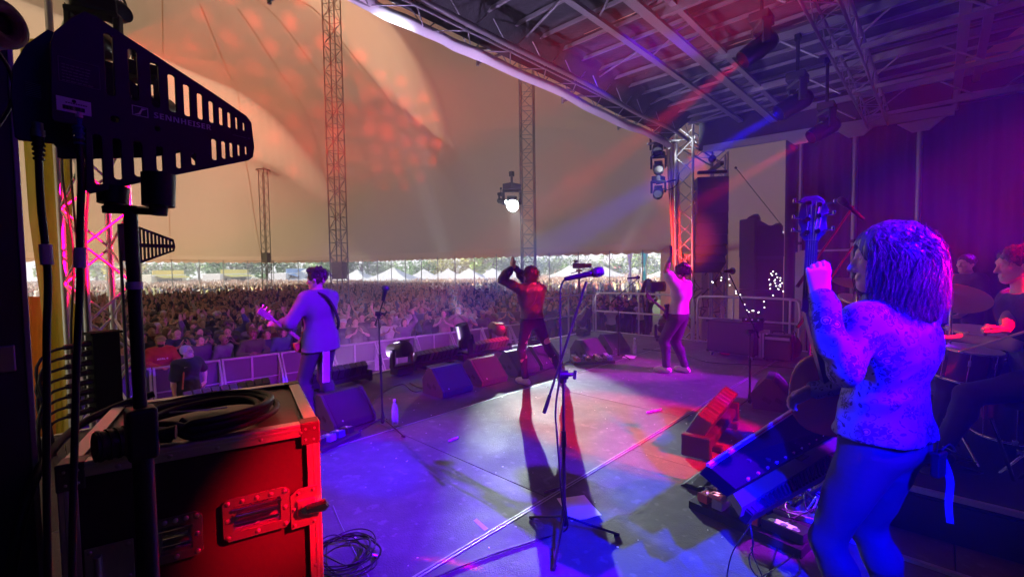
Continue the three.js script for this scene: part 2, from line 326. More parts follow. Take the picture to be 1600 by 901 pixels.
const bodyPrims = (J, g = 0, w = 1) => { // g: how far clothes stand off, w: girth
  const k = J.k, P = [];
  P.push(cap(add(J.pel, J.hp, 0.055 * k), add(J.pel, J.hp, -0.055 * k), 0.112 * k * w + g, 0.112 * k * w + g, 0.05));
  P.push(cap(add(J.belly, J.hp, 0.05 * k), add(J.belly, J.hp, -0.05 * k), 0.1 * k * w + g, 0.1 * k * w + g, 0.08));
  P.push(cap(add(J.chest, J.sh, 0.068 * k), add(J.chest, J.sh, -0.068 * k), 0.112 * k * w + g, 0.112 * k * w + g, 0.09));
  P.push(cap(add(add(J.chest, J.up, 0.07 * k), J.sh, 0.085 * k), add(add(J.chest, J.up, 0.07 * k), J.sh, -0.085 * k), 0.092 * k + g, 0.092 * k + g, 0.06));
  for (const i of [0, 1]) P.push(cap(add(J.neck, J.up, -0.01), J.S[i], 0.05 * k + g, 0.056 * k + g, 0.05));
  return P;
};
const armPrims = (J, i, g = 0, to = 1, blend = 0.035) => {
  const k = J.k, a = J.arm[i], P = [cap(J.S[i], to >= 0.5 ? a.e : mix3(J.S[i], a.e, to * 2), 0.053 * k + g, (to >= 0.5 ? 0.04 : 0.049) * k + g, blend)];
  if (to > 0.5) { const q = (to - 0.5) * 2; P.push(cap(a.e, mix3(a.e, a.wAt, 0.35), 0.042 * k + g, 0.041 * k + g, 0.02)); P.push(cap(mix3(a.e, a.wAt, 0.3), mix3(a.e, a.wAt, q), 0.041 * k + g, lerp(0.041, 0.026, q) * k + g, 0.02)); }
  return P;
};
const legPrims = (J, i, g = 0, slim = 1) => {
  const k = J.k, l = J.leg[i], d = sub(l.an, l.kn), calf = add(add(l.kn, d, 0.28), l.toe, -0.018 * k);
  return [cap(J.H[i], l.kn, 0.092 * k * slim + g, 0.056 * k * slim + g, 0.035), cap(l.kn, calf, 0.054 * k * slim + g, 0.055 * k * slim + g, 0.03), cap(calf, l.an, 0.054 * k * slim + g, 0.037 * k + g, 0.03)];
};
const footPrims = (J, i, g = 0) => {
  const k = J.k, l = J.leg[i], t = nrm([l.toe[0], -l.tilt, l.toe[2]]), heel = add(add(l.an, t, -0.045 * k), [0, -1, 0], 0.045 * k), ball = add(add(heel, t, 0.16 * k), [0, -1, 0], 0.002);
  return [cap(heel, ball, 0.033 * k + g, 0.036 * k + g, 0.03), cap(ball, add(ball, t, 0.055 * k), 0.034 * k + g, 0.026 * k + g, 0.03), cap(l.an, add(heel, t, 0.04 * k), 0.036 * k + g, 0.03 * k + g, 0.03)];
};
const foldNoise = (amp, f = 14) => (x, y, z) => amp * (noise3(x * f + y * 3, y * f * 0.55, z * f) * 0.7 + (abs(noise3(x * f * 0.7 + 9, y * f * 0.9 + x * 6, z * f * 0.7)) - 0.35) * 1.1);
function headGeos(J, s, h) {
  const R = new THREE.Matrix4().makeRotationFromEuler(new THREE.Euler(s.look?.[1] ?? 0, s.look?.[0] ?? 0, s.look?.[2] ?? 0, 'YXZ')), k = J.k * (s.headSize ?? 1);
  const m = new THREE.Matrix4().compose(V(...J.head), new THREE.Quaternion().setFromRotationMatrix(R), V(k, k, k));
  return { m, skull: solid(headPrims(), h, { pad: 0.01 }).applyMatrix4(m) };
}
// Builds body, clothes, shoes and hair; returns geometries by part
function figureGeos(s) {
  const J = pose(s), c = s.cell ?? 0.014, hc = s.headCell ?? 0.007, w = s.girth ?? 1, G = {}, { m, skull } = headGeos(J, s, hc);
  const skin = [...bodyPrims(J, 0, w), cap(add(J.neck, J.up, -0.03), add(J.head, nrm(sub(J.head, J.neck)), -0.05 * J.k), 0.06 * J.k, 0.054 * J.k, 0.03)];
  for (const i of [0, 1]) skin.push(...armPrims(J, i), ...legPrims(J, i), ...footPrims(J, i));
  const hands = [0, 1].map((i) => { const a = J.arm[i]; return solid([cap(add(a.wAt, sub(a.wAt, a.e), -0.12), a.wAt, 0.028 * J.k, 0.026 * J.k, 0.01), ...handPrims(a.wAt, a.d, a.n ?? [i ? -1 : 1, 0, 0], i ? -1 : 1, a.curl, J.k, a.thumb, a.spread)], s.handCell ?? 0.006, { pad: 0.01 }); });
  G.body = merged([solid(skin, c), skull, ...hands]);
  const top = s.top ?? {};
  const tg = top.g ?? 0.014, P = bodyPrims(J, tg, w).slice();
  if (top.skirt) { const q = add(J.pel, [0, -1, 0], top.skirt); P.push(cap(add(J.pel, J.hp, 0.06 * J.k), add(q, J.hp, 0.07 * J.k), 0.118 * J.k * w + tg, (top.flare ?? 0.125) * J.k * w + tg, 0.05), cap(add(J.pel, J.hp, -0.06 * J.k), add(q, J.hp, -0.07 * J.k), 0.118 * J.k * w + tg, (top.flare ?? 0.125) * J.k * w + tg, 0.05)); }
  for (const i of [0, 1]) P.push(...armPrims(J, i, tg * (top.sleeveLoose ?? 0.9), top.sleeve ?? 0.32));
  if (top.collar) P.push(cap(add(J.neck, J.up, -0.02), add(J.neck, J.up, 0.035 * J.k), 0.07 * J.k, 0.068 * J.k, 0.03));
  if (top.hood) P.push(ell(add(add(J.neck, J.fwd, -0.07), J.up, 0.01), [0.13, 0.06, 0.08], 0.04));
  const hem = J.pel[1] - (top.hem ?? 0.06) * J.k, neckCut = dot(J.neck, J.up) + (top.collar ? 0.035 : 0.012) * J.k;
  G.shirt = withUv(solid(P, c, { warp: foldNoise(top.fold ?? 0.006, top.foldF ?? 13), clip: (x, y, z) => max(hem - y, abs(x - J.neck[0]) < 0.11 && abs(z - J.neck[2]) < 0.13 && y < J.neck[1] + 0.14 ? (x * J.up[0] + y * J.up[1] + z * J.up[2]) - neckCut : -1) }));
  const L = [cap(add(J.pel, J.hp, 0.05 * J.k), add(J.pel, J.hp, -0.05 * J.k), 0.118 * J.k * w, 0.118 * J.k * w, 0.05)];
  for (const i of [0, 1]) L.push(...legPrims(J, i, s.leg ?? 0.012, s.slim ?? 1));
  G.trousers = withUv(solid(L, c, { warp: foldNoise(s.legFold ?? 0.005, 12), clip: (x, y, z) => max(y - J.pel[1] - 0.09 * J.k, min(J.leg[0].an[1] - y, J.leg[1].an[1] - y) - 0.0) }));
  G.shoe = [0, 1].map((i) => withUv(solid(footPrims(J, i, 0.009), c * 0.8, { clip: (x, y, z) => max(-y + min(0, J.leg[i].an[1] - 0.09) , y - J.leg[i].an[1] - 0.03) })));
  G.hair = s.hair ? hairGeo(s.hair, s.hairCell ?? hc * 1.3).applyMatrix4(m) : null;
  G.J = J; G.headM = m;
  return G;
}
function buildPerson(root, G, mats) {
  obj('body', G.body, mats.skin, root);
  obj('shirt', G.shirt, mats.top, root).name = mats.topName ?? 'shirt';
  obj('trousers', G.trousers, mats.legs, root);
  for (const g of G.shoe) obj('shoe', g, mats.shoe, root);
  if (G.hair) obj('hair', G.hair, mats.hair, root);
  return root;
}
const SK = {
  fair: mat([0.5, 0.31, 0.22], { rough: 0.55 }), tan: mat([0.42, 0.24, 0.16], { rough: 0.55 }), brown: mat([0.2, 0.1, 0.06], { rough: 0.5 }),
};
const HR = { black: mat([0.018, 0.014, 0.012], { rough: 0.5, bump: 0.002 }), brown: mat([0.06, 0.035, 0.02], { rough: 0.5, bump: 0.002 }), light: mat([0.22, 0.14, 0.07], { rough: 0.55, bump: 0.002 }), grey: mat([0.35, 0.34, 0.33], { rough: 0.6, bump: 0.002 }), auburn: mat([0.1, 0.035, 0.018], { rough: 0.5, bump: 0.002 }) };
const cloth = (c, o = {}) => mat(c, { rough: 0.85, bump: 0.0008, bumpMap: T.weave, ...o });
// loose locks of hair: thin tapering strands that start on the scalp and fall
function hairLocks(headM, n, o = {}) {
  const list = []; reseed(o.seed ?? 71);
  for (let i = 0; i < n; i++) {
    const a = rr(o.a0 ?? 0.9, o.a1 ?? 5.4), e = rr(0.0, 1.25), R = 0.103 * rr(0.97, 1.08), x = sin(a) * cos(e), z = cos(a) * cos(e) * 1.08, y = sin(e), L = rr(o.l0 ?? 0.14, o.l1 ?? 0.26), ph = rr(0, 6), k = rr(0.008, 0.026);
    const pts = []; for (let j = 0; j <= 7; j++) { const t = j / 7, out = 1 + 0.16 * sin(t * 2.2) + (1 - e) * 0.08 * t; pts.push(V(x * R * out + k * sin(ph + t * 9), 0.03 + y * R - L * t * (0.25 + 0.75 * t) * (1 + 0.4 * e), z * R * out - 0.02 + k * cos(ph + t * 6))); }
    const c = new THREE.CatmullRomCurve3(pts), r0 = rr(0.0008, 0.0019), g = new THREE.TubeGeometry(c, 9, r0, 4, false), p = g.attributes.position;
    for (let s = 0; s <= 9; s++) { const ctr = c.getPointAt(s / 9), f = 1 - 0.8 * pow(s / 9, 2); for (let q = 0; q <= 4; q++) { const id = s * 5 + q; p.setXYZ(id, ctr.x + (p.getX(id) - ctr.x) * f, ctr.y + (p.getY(id) - ctr.y) * f, ctr.z + (p.getZ(id) - ctr.z) * f); } }
    list.push(g);
  }
  return merged(list).applyMatrix4(headM);
}
// ------------------------------------------------------------------ ground, tent, stage, drapes
const grassTex = dataTex(512, (x, y) => { const a = tfbm(x, y, 6, 5, 5), b = tfbm(x, y, 60, 8, 3); return [0.34 + 0.22 * a + 0.12 * b, 0.38 + 0.2 * a + 0.12 * b, 0.2 + 0.1 * a + 0.06 * b]; }, true);
{
  const g = uvBox(new THREE.PlaneGeometry(500, 500, 60, 60).rotateX(-PI / 2), 0.12);
  g.translate(20, GY, -40);
  structure(obj('ground', g, mat([1, 1, 1], { map: grassTex, rough: 0.95, bump: 0.02 })));
}
// the big tent: a fabric roof over masts, its edge held up by a ring of poles
const RIM = [[-22, -36], [-10, -40.5], [0, -42], [8, -45], [14.5, -47], [21.5, -43], [23, -34], [23.6, -25], [25, -19], [26.2, -13.5], [26.5, -6], [24, 4], [16, 10], [0, 11], [-14, 10], [-22, 4], [-26, -8], [-26, -22]];
const rimCurve = new THREE.CatmullRomCurve3(RIM.map((p) => V(p[0], 0, p[1])), true, 'centripetal');
const TC = [3, -17], RIMY = 2.98;
const MASTS = [{ x: 9.25, z: -19.3, w: 0.74, pk: 10.9 }, { x: 12.2, z: -37.5, w: 0.62, pk: 10.4 }, { x: 15.0, z: -13.2, w: 0.8, pk: 11.5 }, { x: -9, z: -26, w: 0.74, pk: 11 }];
const RIDGES = [ // folds of the fabric: where they run (plan), how high they step, how wide
  { pts: [[-4, -6], [5.5, -14.6], [9.0, -18.6], [13, -20.6], [17.5, -21.6], [23, -22.5]], a: 2.4, w: 1.3, tail: 5.5 },
  { pts: [[-20, -23], [-14, -25], [-6, -27.5], [3.3, -30.4], [7, -32.4], [11, -34.2], [15.5, -35.4], [20.5, -35.6]], a: 3.0, w: 1.5, tail: 8 },
  { pts: [[-10, -2], [0, -8.6], [5.4, -11.0], [9, -12.6], [14, -14]], a: 0.9, w: 0.8, tail: 3.5 },
].map((r) => ({ ...r, c: new THREE.CatmullRomCurve3(r.pts.map((p) => V(p[0], 0, p[1]))).getSpacedPoints(40) }));
function foldAt(r, x, z) {
  let best = 1e9, s = 0, at = 0;
  for (let i = 0; i < r.c.length - 1; i++) {
    const a = r.c[i], b = r.c[i + 1], tx = b.x - a.x, tz = b.z - a.z, L2 = tx * tx + tz * tz, u = clamp(((x - a.x) * tx + (z - a.z) * tz) / L2, 0, 1), d = hypot(x - a.x - tx * u, z - a.z - tz * u);
    if (d < best) { best = d; at = i + u; s = d * Math.sign((x - a.x) * -tz + (z - a.z) * tx); }
  }
  const n = r.c.length - 1, ends = sstep(0, 5, at) * (1 - sstep(n * 0.72, n, at)); // s: + on the stage side
  return s < -r.w ? 0 : s < 0 ? r.a * ends * sstep(-r.w, 0, s) : r.a * ends * exp(-s / r.tail);
}
function tentY(x, z, t) { // t: 0 middle .. 1 rim
  const e = 1 - t;
  let y = RIMY + 4.7 * (1 - pow(t, 2.6)) + 3.6 * sstep(-3, -22, z) * sstep(0, 0.5, e);
  for (const m of MASTS) { const d = hypot(x - m.x, z - m.z); y += (m.pk - 9.2) * exp(-d / 3.2) * sstep(0, 0.25, e); }
  for (const r of RIDGES) y += foldAt(r, x, z) * sstep(0.0, 0.12, e);
  return y;
}
function tentAt(x, z) { let best = 9, t = 0; for (let i = 0; i < 720; i++) { const p = rimCurve.getPointAt(i / 720), ax = p.x - TC[0], az = p.z - TC[1], L = hypot(ax, az), d = ((x - TC[0]) * ax + (z - TC[1]) * az) / L, e = abs((x - TC[0]) * az - (z - TC[1]) * ax) / L; if (d > 0 && e < best) { best = e; t = d / L; } } return tentY(x, z, min(1, t)); }
for (const m of MASTS) m.top = tentAt(m.x, m.z);
const canvas = mat([0.63, 0.42, 0.265], { rough: 1, transmission: 0.19, bump: 0.004, bumpMap: rep(T.weave, 2) });
canvas.side = THREE.DoubleSide;
{
  const seamM = canvas.clone(); seamM.transmission = 0.7; seamM.bumpMap = null;
  const nA = 240, nR = 120, pos = [], idx = [], uv = [];
  for (let a = 0; a <= nA; a++) {
    const p = rimCurve.getPointAt((a % nA) / nA);
    for (let r = 0; r <= nR; r++) {
      const t = pow(r / nR, 0.8), x = lerp(TC[0], p.x, t), z = lerp(TC[1], p.z, t);
      let y = tentY(x, z, t);
      if (r === nR) y -= 0.28 + 0.0 * a;
      y += 0.05 * fbm(x * 0.5, 3, z * 0.5, 2) + 0.035 * noise3(a * 0.5, r * 0.09, 2) * sstep(0.4, 1, t);
      pos.push(x, y, z); uv.push(x, z);
    }
  }
  for (let a = 0; a < nA; a++) for (let r = 0; r < nR; r++) { const i = a * (nR + 1) + r, j = i + nR + 1; idx.push(i, i + 1, j, i + 1, j + 1, j); }
  const g = new THREE.BufferGeometry(); g.setAttribute('position', new THREE.Float32BufferAttribute(pos, 3)); g.setAttribute('uv', new THREE.Float32BufferAttribute(uv, 2)); g.setIndex(idx); g.computeVertexNormals();
  const tent = thing('big_tent', 'huge cream canvas tent roof spanning the crowd and the stage', 'tent');
  obj('canvas_roof', g, canvas, tent);
  for (let s = 0; s < 24; s++) { // welded seams between the widths of cloth
    const a0 = s * 10, q = [], qi = [];
    for (let r = 14; r <= nR; r++) { const i = a0 * (nR + 1) + r, j = (a0 + 1) * (nR + 1) + r, A = V(pos[i * 3], pos[i * 3 + 1], pos[i * 3 + 2]), B = V(pos[j * 3], pos[j * 3 + 1], pos[j * 3 + 2]), d = B.clone().sub(A).normalize().multiplyScalar(0.022); q.push(A.x - d.x, A.y - 0.012 - d.y, A.z - d.z, A.x + d.x, A.y - 0.012 + d.y, A.z + d.z); const n = q.length / 3; if (r > 14) qi.push(n - 4, n - 3, n - 2, n - 3, n - 1, n - 2); }
    const sg = new THREE.BufferGeometry(); sg.setAttribute('position', new THREE.Float32BufferAttribute(q, 3)); sg.setIndex(qi); sg.computeVertexNormals(); obj('seam', uvBox(sg), seamM, tent);
  }
  // scalloped valance along the rim
  const vp = [], vi = [], N = 1100; let n = 0;
  for (let i = 0; i <= N; i++) {
    const u = (i % N) / N, p = rimCurve.getPointAt(u), sc = abs(sin(i * PI / 4));
    const top = RIMY - 0.24, low = top - 0.16 - 0.1 * sc;
    vp.push(p.x, top, p.z, p.x, low, p.z); if (i) { vi.push(n - 2, n - 1, n, n - 1, n + 1, n); } n += 2;
  }
  const vg = new THREE.BufferGeometry(); vg.setAttribute('position', new THREE.Float32BufferAttribute(vp, 3)); vg.setIndex(vi); vg.computeVertexNormals();
  const vm = canvas.clone(); vm.bumpMap = null; obj('valance', uvBox(vg), vm, tent);
  // ring of poles, and side walls behind and beside the stage
  const poleM = mat([0.25, 0.25, 0.25], { rough: 0.5, metal: 0.5 });
  for (let i = 0; i < 86; i++) { const p = rimCurve.getPointAt((i + 0.35) / 86); if (p.z < -8) rodMesh('side_pole', [p.x, GY, p.z], [p.x, RIMY - 0.2, p.z], 0.035, poleM, tent, 6); }
  const wall = (u0, u1, name, nSeg) => {
    const q = [], qi = []; let c = 0;
    for (let i = 0; i <= nSeg; i++) for (let j = 0; j <= 4; j++) {
      const u = lerp(u0, u1, i / nSeg), p = rimCurve.getPointAt(((u % 1) + 1) % 1), w = 0.12 * sin(i * 0.9) + 0.08 * fbm(i * 0.21, j, 2, 2);
      const inx = (TC[0] - p.x), inz = (TC[1] - p.z), L = hypot(inx, inz);
      q.push(p.x + inx / L * w, lerp(GY + 0.02, RIMY, j / 4), p.z + inz / L * w);
    }
    for (let i = 0; i < nSeg; i++) for (let j = 0; j < 4; j++) { c = i * 5 + j; qi.push(c, c + 1, c + 5, c + 1, c + 6, c + 5); }
    const wg = new THREE.BufferGeometry(); wg.setAttribute('position', new THREE.Float32BufferAttribute(q, 3)); wg.setIndex(qi); wg.computeVertexNormals();
    const nn = wg.attributes.normal.clone(); void nn;
    return obj(name, uvBox(wg), vm, tent);
  };
  let uA = 0, uB = 0, best = 1e9, best2 = 1e9;
  for (let i = 0; i < 1000; i++) { const p = rimCurve.getPointAt(i / 1000), d = hypot(p.x - 26.2, p.z + 12.5), e = hypot(p.x + 22, p.z - 4); if (d < best) { best = d; uA = i / 1000; } if (e < best2) { best2 = e; uB = i / 1000; } }
  wall(uA, uB, 'side_wall', 200);
}
// lattice masts of the tent
function lattice(root, a, b, w, rChord, rBrace, step, mtl, opts = {}) { // a square lattice from a to b, every member a part
  const A = V(...a), B = V(...b), d = B.clone().sub(A), L = d.length(); d.normalize();
  const ref = opts.ref ? V(...opts.ref) : abs(d.y) > 0.9 ? V(1, 0, 0) : UP, s = d.clone().cross(ref).normalize(), u = s.clone().cross(d).normalize();
  const c = (opts.tri ? [[0, 0.577], [-0.5, -0.289], [0.5, -0.289]] : [[-0.5, -0.5], [0.5, -0.5], [0.5, 0.5], [-0.5, 0.5]]).map(([x, y]) => s.clone().multiplyScalar(x * w).addScaledVector(u, y * w * (opts.h ?? 1)));
  for (const o of c) rodMesh('chord', arr(A.clone().add(o)), arr(B.clone().add(o)), rChord, mtl, root, opts.seg ?? 8);
  const n = max(1, Math.round(L / step));
  const list = [];
  for (let f = 0; f < c.length; f++) {
    const p = c[f], q = c[(f + 1) % c.length];
    for (let i = 0; i < n; i++) {
      const e = (i + f) % 2, P = A.clone().addScaledVector(d, L * i / n).add(e ? q : p), Q = A.clone().addScaledVector(d, L * (i + 1) / n).add(e ? p : q);
      list.push([arr(P), arr(Q)]);
      if (opts.rungs) list.push([arr(A.clone().addScaledVector(d, L * i / n).add(p)), arr(A.clone().addScaledVector(d, L * i / n).add(q))]);
    }
  }
  if (opts.joined) { const o = obj('bracing', list.map(([p, q]) => rod(p, q, rBrace, rBrace, 4, false)), mtl, root); o.userData.kind = 'stuff'; } else for (const [p, q] of list) rodMesh('brace', p, q, rBrace, mtl, root, 5);
}
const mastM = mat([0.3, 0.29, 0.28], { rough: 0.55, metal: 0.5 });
{
  const lab = ['tall lattice tent mast behind the guitarist in the pale jacket', 'distant lattice tent mast, the farthest to the left in the crowd', 'lattice tent mast carrying the white spotlight, behind the singer', 'lattice tent mast off to the left'];
  MASTS.slice(0, 3).forEach((m, i) => {
    const t = thing('tent_mast', lab[i], 'mast', [m.x, GY, m.z], 0.6, 'lattice masts of the big tent');
    lattice(t, [0, 0.9, 0], [0, m.top - GY + 0.15, 0], m.w * 0.72, 0.03, 0.014, m.w * 0.75, mastM, { rungs: i !== 1, joined: i === 1 });
    obj('base', [rbox(m.w * 1.05, 1.5, m.w * 1.05, 0.03, [0, 0.75, 0]), rbox(m.w * 1.3, 0.12, m.w * 1.3, 0.02, [0, 0.06, 0])], mastM, t);
    obj('head_ring', [new THREE.TorusGeometry(m.w * 0.75, 0.05, 8, 24).rotateX(PI / 2).translate(0, m.top - GY - 0.12, 0)], mastM, t);
    if (i !== 2) obj('control_box', [rbox(m.w * 0.66, 0.75, m.w * 0.66, 0.03, [0, i === 0 ? 3.05 : 4.1, 0])], mastM, t);
  });
}
// stage deck of bolted panels
const deckMap = dataTex(512, (x, y) => { const a = tfbm(x, y, 4, 31, 5), s = pow(tfbm(x, y, 24, 37, 3), 3), c = sstep(0.68, 0.8, tfbm(x, y, 40, 41, 3)); const v = 0.4 + 0.1 * a + 0.3 * s * 0.5 + c * 0.1; return [v, v * 0.985, v * 0.96]; }, true);
const deckRough = dataTex(512, (x, y) => 0.6 + 0.25 * tfbm(x, y, 9, 51, 5));
const deckBump = dataTex(512, (x, y) => 0.6 * tfbm(x, y, 10, 61, 5) + 0.4 * tnoise(x, y, 128, 66));
{
  const deck = new THREE.Group(); deck.name = 'stage_deck'; scene.add(deck); structure(deck);
  const m1 = mat([0.5, 0.49, 0.5], { map: rep(deckMap, 0.41), roughnessMap: rep(deckRough, 0.37), rough: 1.0, bumpMap: rep(deckBump, 1.3), bump: 0.0035 });
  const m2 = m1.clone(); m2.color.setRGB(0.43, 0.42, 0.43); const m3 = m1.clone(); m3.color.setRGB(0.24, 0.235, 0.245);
  const X = [-2.31, 0.13, 2.57, 5.01, 7.45, 9.89, 10.35], Z = [-6.75, -4.25, -2.09, 0.1, 2.3, 4.4];
  reseed(5);
  for (let j = 0; j < Z.length - 1; j++) for (let i = 0; i < X.length - 1; i++) {
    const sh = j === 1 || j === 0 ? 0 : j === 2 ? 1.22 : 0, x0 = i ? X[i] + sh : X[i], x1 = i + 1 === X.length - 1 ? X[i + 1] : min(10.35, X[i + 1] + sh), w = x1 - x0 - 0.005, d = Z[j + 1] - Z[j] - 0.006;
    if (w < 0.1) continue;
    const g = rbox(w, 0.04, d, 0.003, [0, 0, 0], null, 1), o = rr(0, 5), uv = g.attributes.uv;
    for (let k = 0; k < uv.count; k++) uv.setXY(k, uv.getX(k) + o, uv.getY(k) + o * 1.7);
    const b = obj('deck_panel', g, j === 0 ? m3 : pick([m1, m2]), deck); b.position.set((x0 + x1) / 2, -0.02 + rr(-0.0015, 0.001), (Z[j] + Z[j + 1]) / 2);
  }
  for (const z of [-2.102, -2.078]) barMesh('hinge_strip', [-2.3, 0.0015, z], [10.3, 0.0015, z], 0.007, 0.008, M.aluDull, deck);
  barMesh('edge_strip', [-2.3, 0.0, -4.25], [10.3, 0.0, -4.25], 0.006, 0.006, M.aluDull, deck);
  barMesh('front_trim', [-2.3, -0.02, -6.78], [10.3, -0.02, -6.78], 0.07, 0.06, M.alu, deck);
  barMesh('side_trim', [10.38, -0.03, -6.75], [10.38, -0.03, 4.4], 0.06, 0.08, M.alu, deck);
  barMesh('under_frame', [-2.3, -0.2, -6.6], [10.3, -0.2, -6.6], 0.1, 0.25, M.aluDull, deck);
  for (let x = -2; x < 10.4; x += 2.44) for (const z of [-6.5, -2, 2.2]) rodMesh('stage_leg', [x, GY, z], [x, -0.1, z], 0.03, M.aluDull, deck);
  obj('front_skirt', uvBox(new THREE.BoxGeometry(12.6, 1.2, 0.02).translate(4.05, -0.72, -6.68)), M.matte, deck);
  obj('side_skirt', uvBox(new THREE.BoxGeometry(0.02, 1.2, 11).translate(10.36, -0.74, -1.2)), M.matte, deck);
}
// drapes: hanging cloth with real folds
function drape(name, label, a, b, y0, y1, mtl, { amp = 0.06, fold = 0.35, group } = {}) {
  const L = hypot(b[0] - a[0], b[1] - a[1]), n = Math.ceil(L / 0.05), P = [], I = [], tx = (b[0] - a[0]) / L, tz = (b[1] - a[1]) / L;
  for (let i = 0; i <= n; i++) for (let j = 0; j <= 6; j++) {
    const s = L * i / n, t = j / 6, w = amp * (sin(s / fold * PI * 2 + 0.6 * sin(s * 1.3)) * (1 - 0.5 * t) + 0.8 * noise3(s * 1.1, t * 0.6, 5));
    P.push(a[0] + tx * s - tz * w, lerp(y0, y1, t), a[1] + tz * s + tx * w);
  }
  for (let i = 0; i < n; i++) for (let j = 0; j < 6; j++) { const c = i * 7 + j; I.push(c, c + 1, c + 7, c + 1, c + 8, c + 7); }
  const g = new THREE.BufferGeometry(); g.setAttribute('position', new THREE.Float32BufferAttribute(P, 3)); g.setIndex(I); g.computeVertexNormals();
  const o = obj(name, g, mtl); o.userData = { label, category: 'curtain' }; return o;
}
const drapeM = mat([0.014, 0.013, 0.016], { rough: 0.9, bump: 0.001, bumpMap: T.weave }); drapeM.side = THREE.DoubleSide;
const maroon = mat([0.2, 0.055, 0.06], { rough: 0.9, side: THREE.DoubleSide });
drape('stage_curtain', 'black curtain closing the far end of the stage behind the posts', [14.55, -3.2], [14.55, 3.9], -1.3, 5.3, drapeM);
drape('back_curtain', 'black back curtain above and behind the drum kit', [14.5, 3.95], [-2.3, 4.15], 1.74, 6.0, drapeM, { amp: 0.04 });
drape('maroon_drape', 'dull red drape in folds below the black back curtain behind the drummer', [14.5, 5.3], [-2.3, 5.4], -1.3, 2.6, maroon, { amp: 0.1, fold: 0.7 });
drape('wing_curtain', 'black curtain of the near wing', [-2.2, 4.1], [-2.2, -3.4], -1.3, 6.0, drapeM);
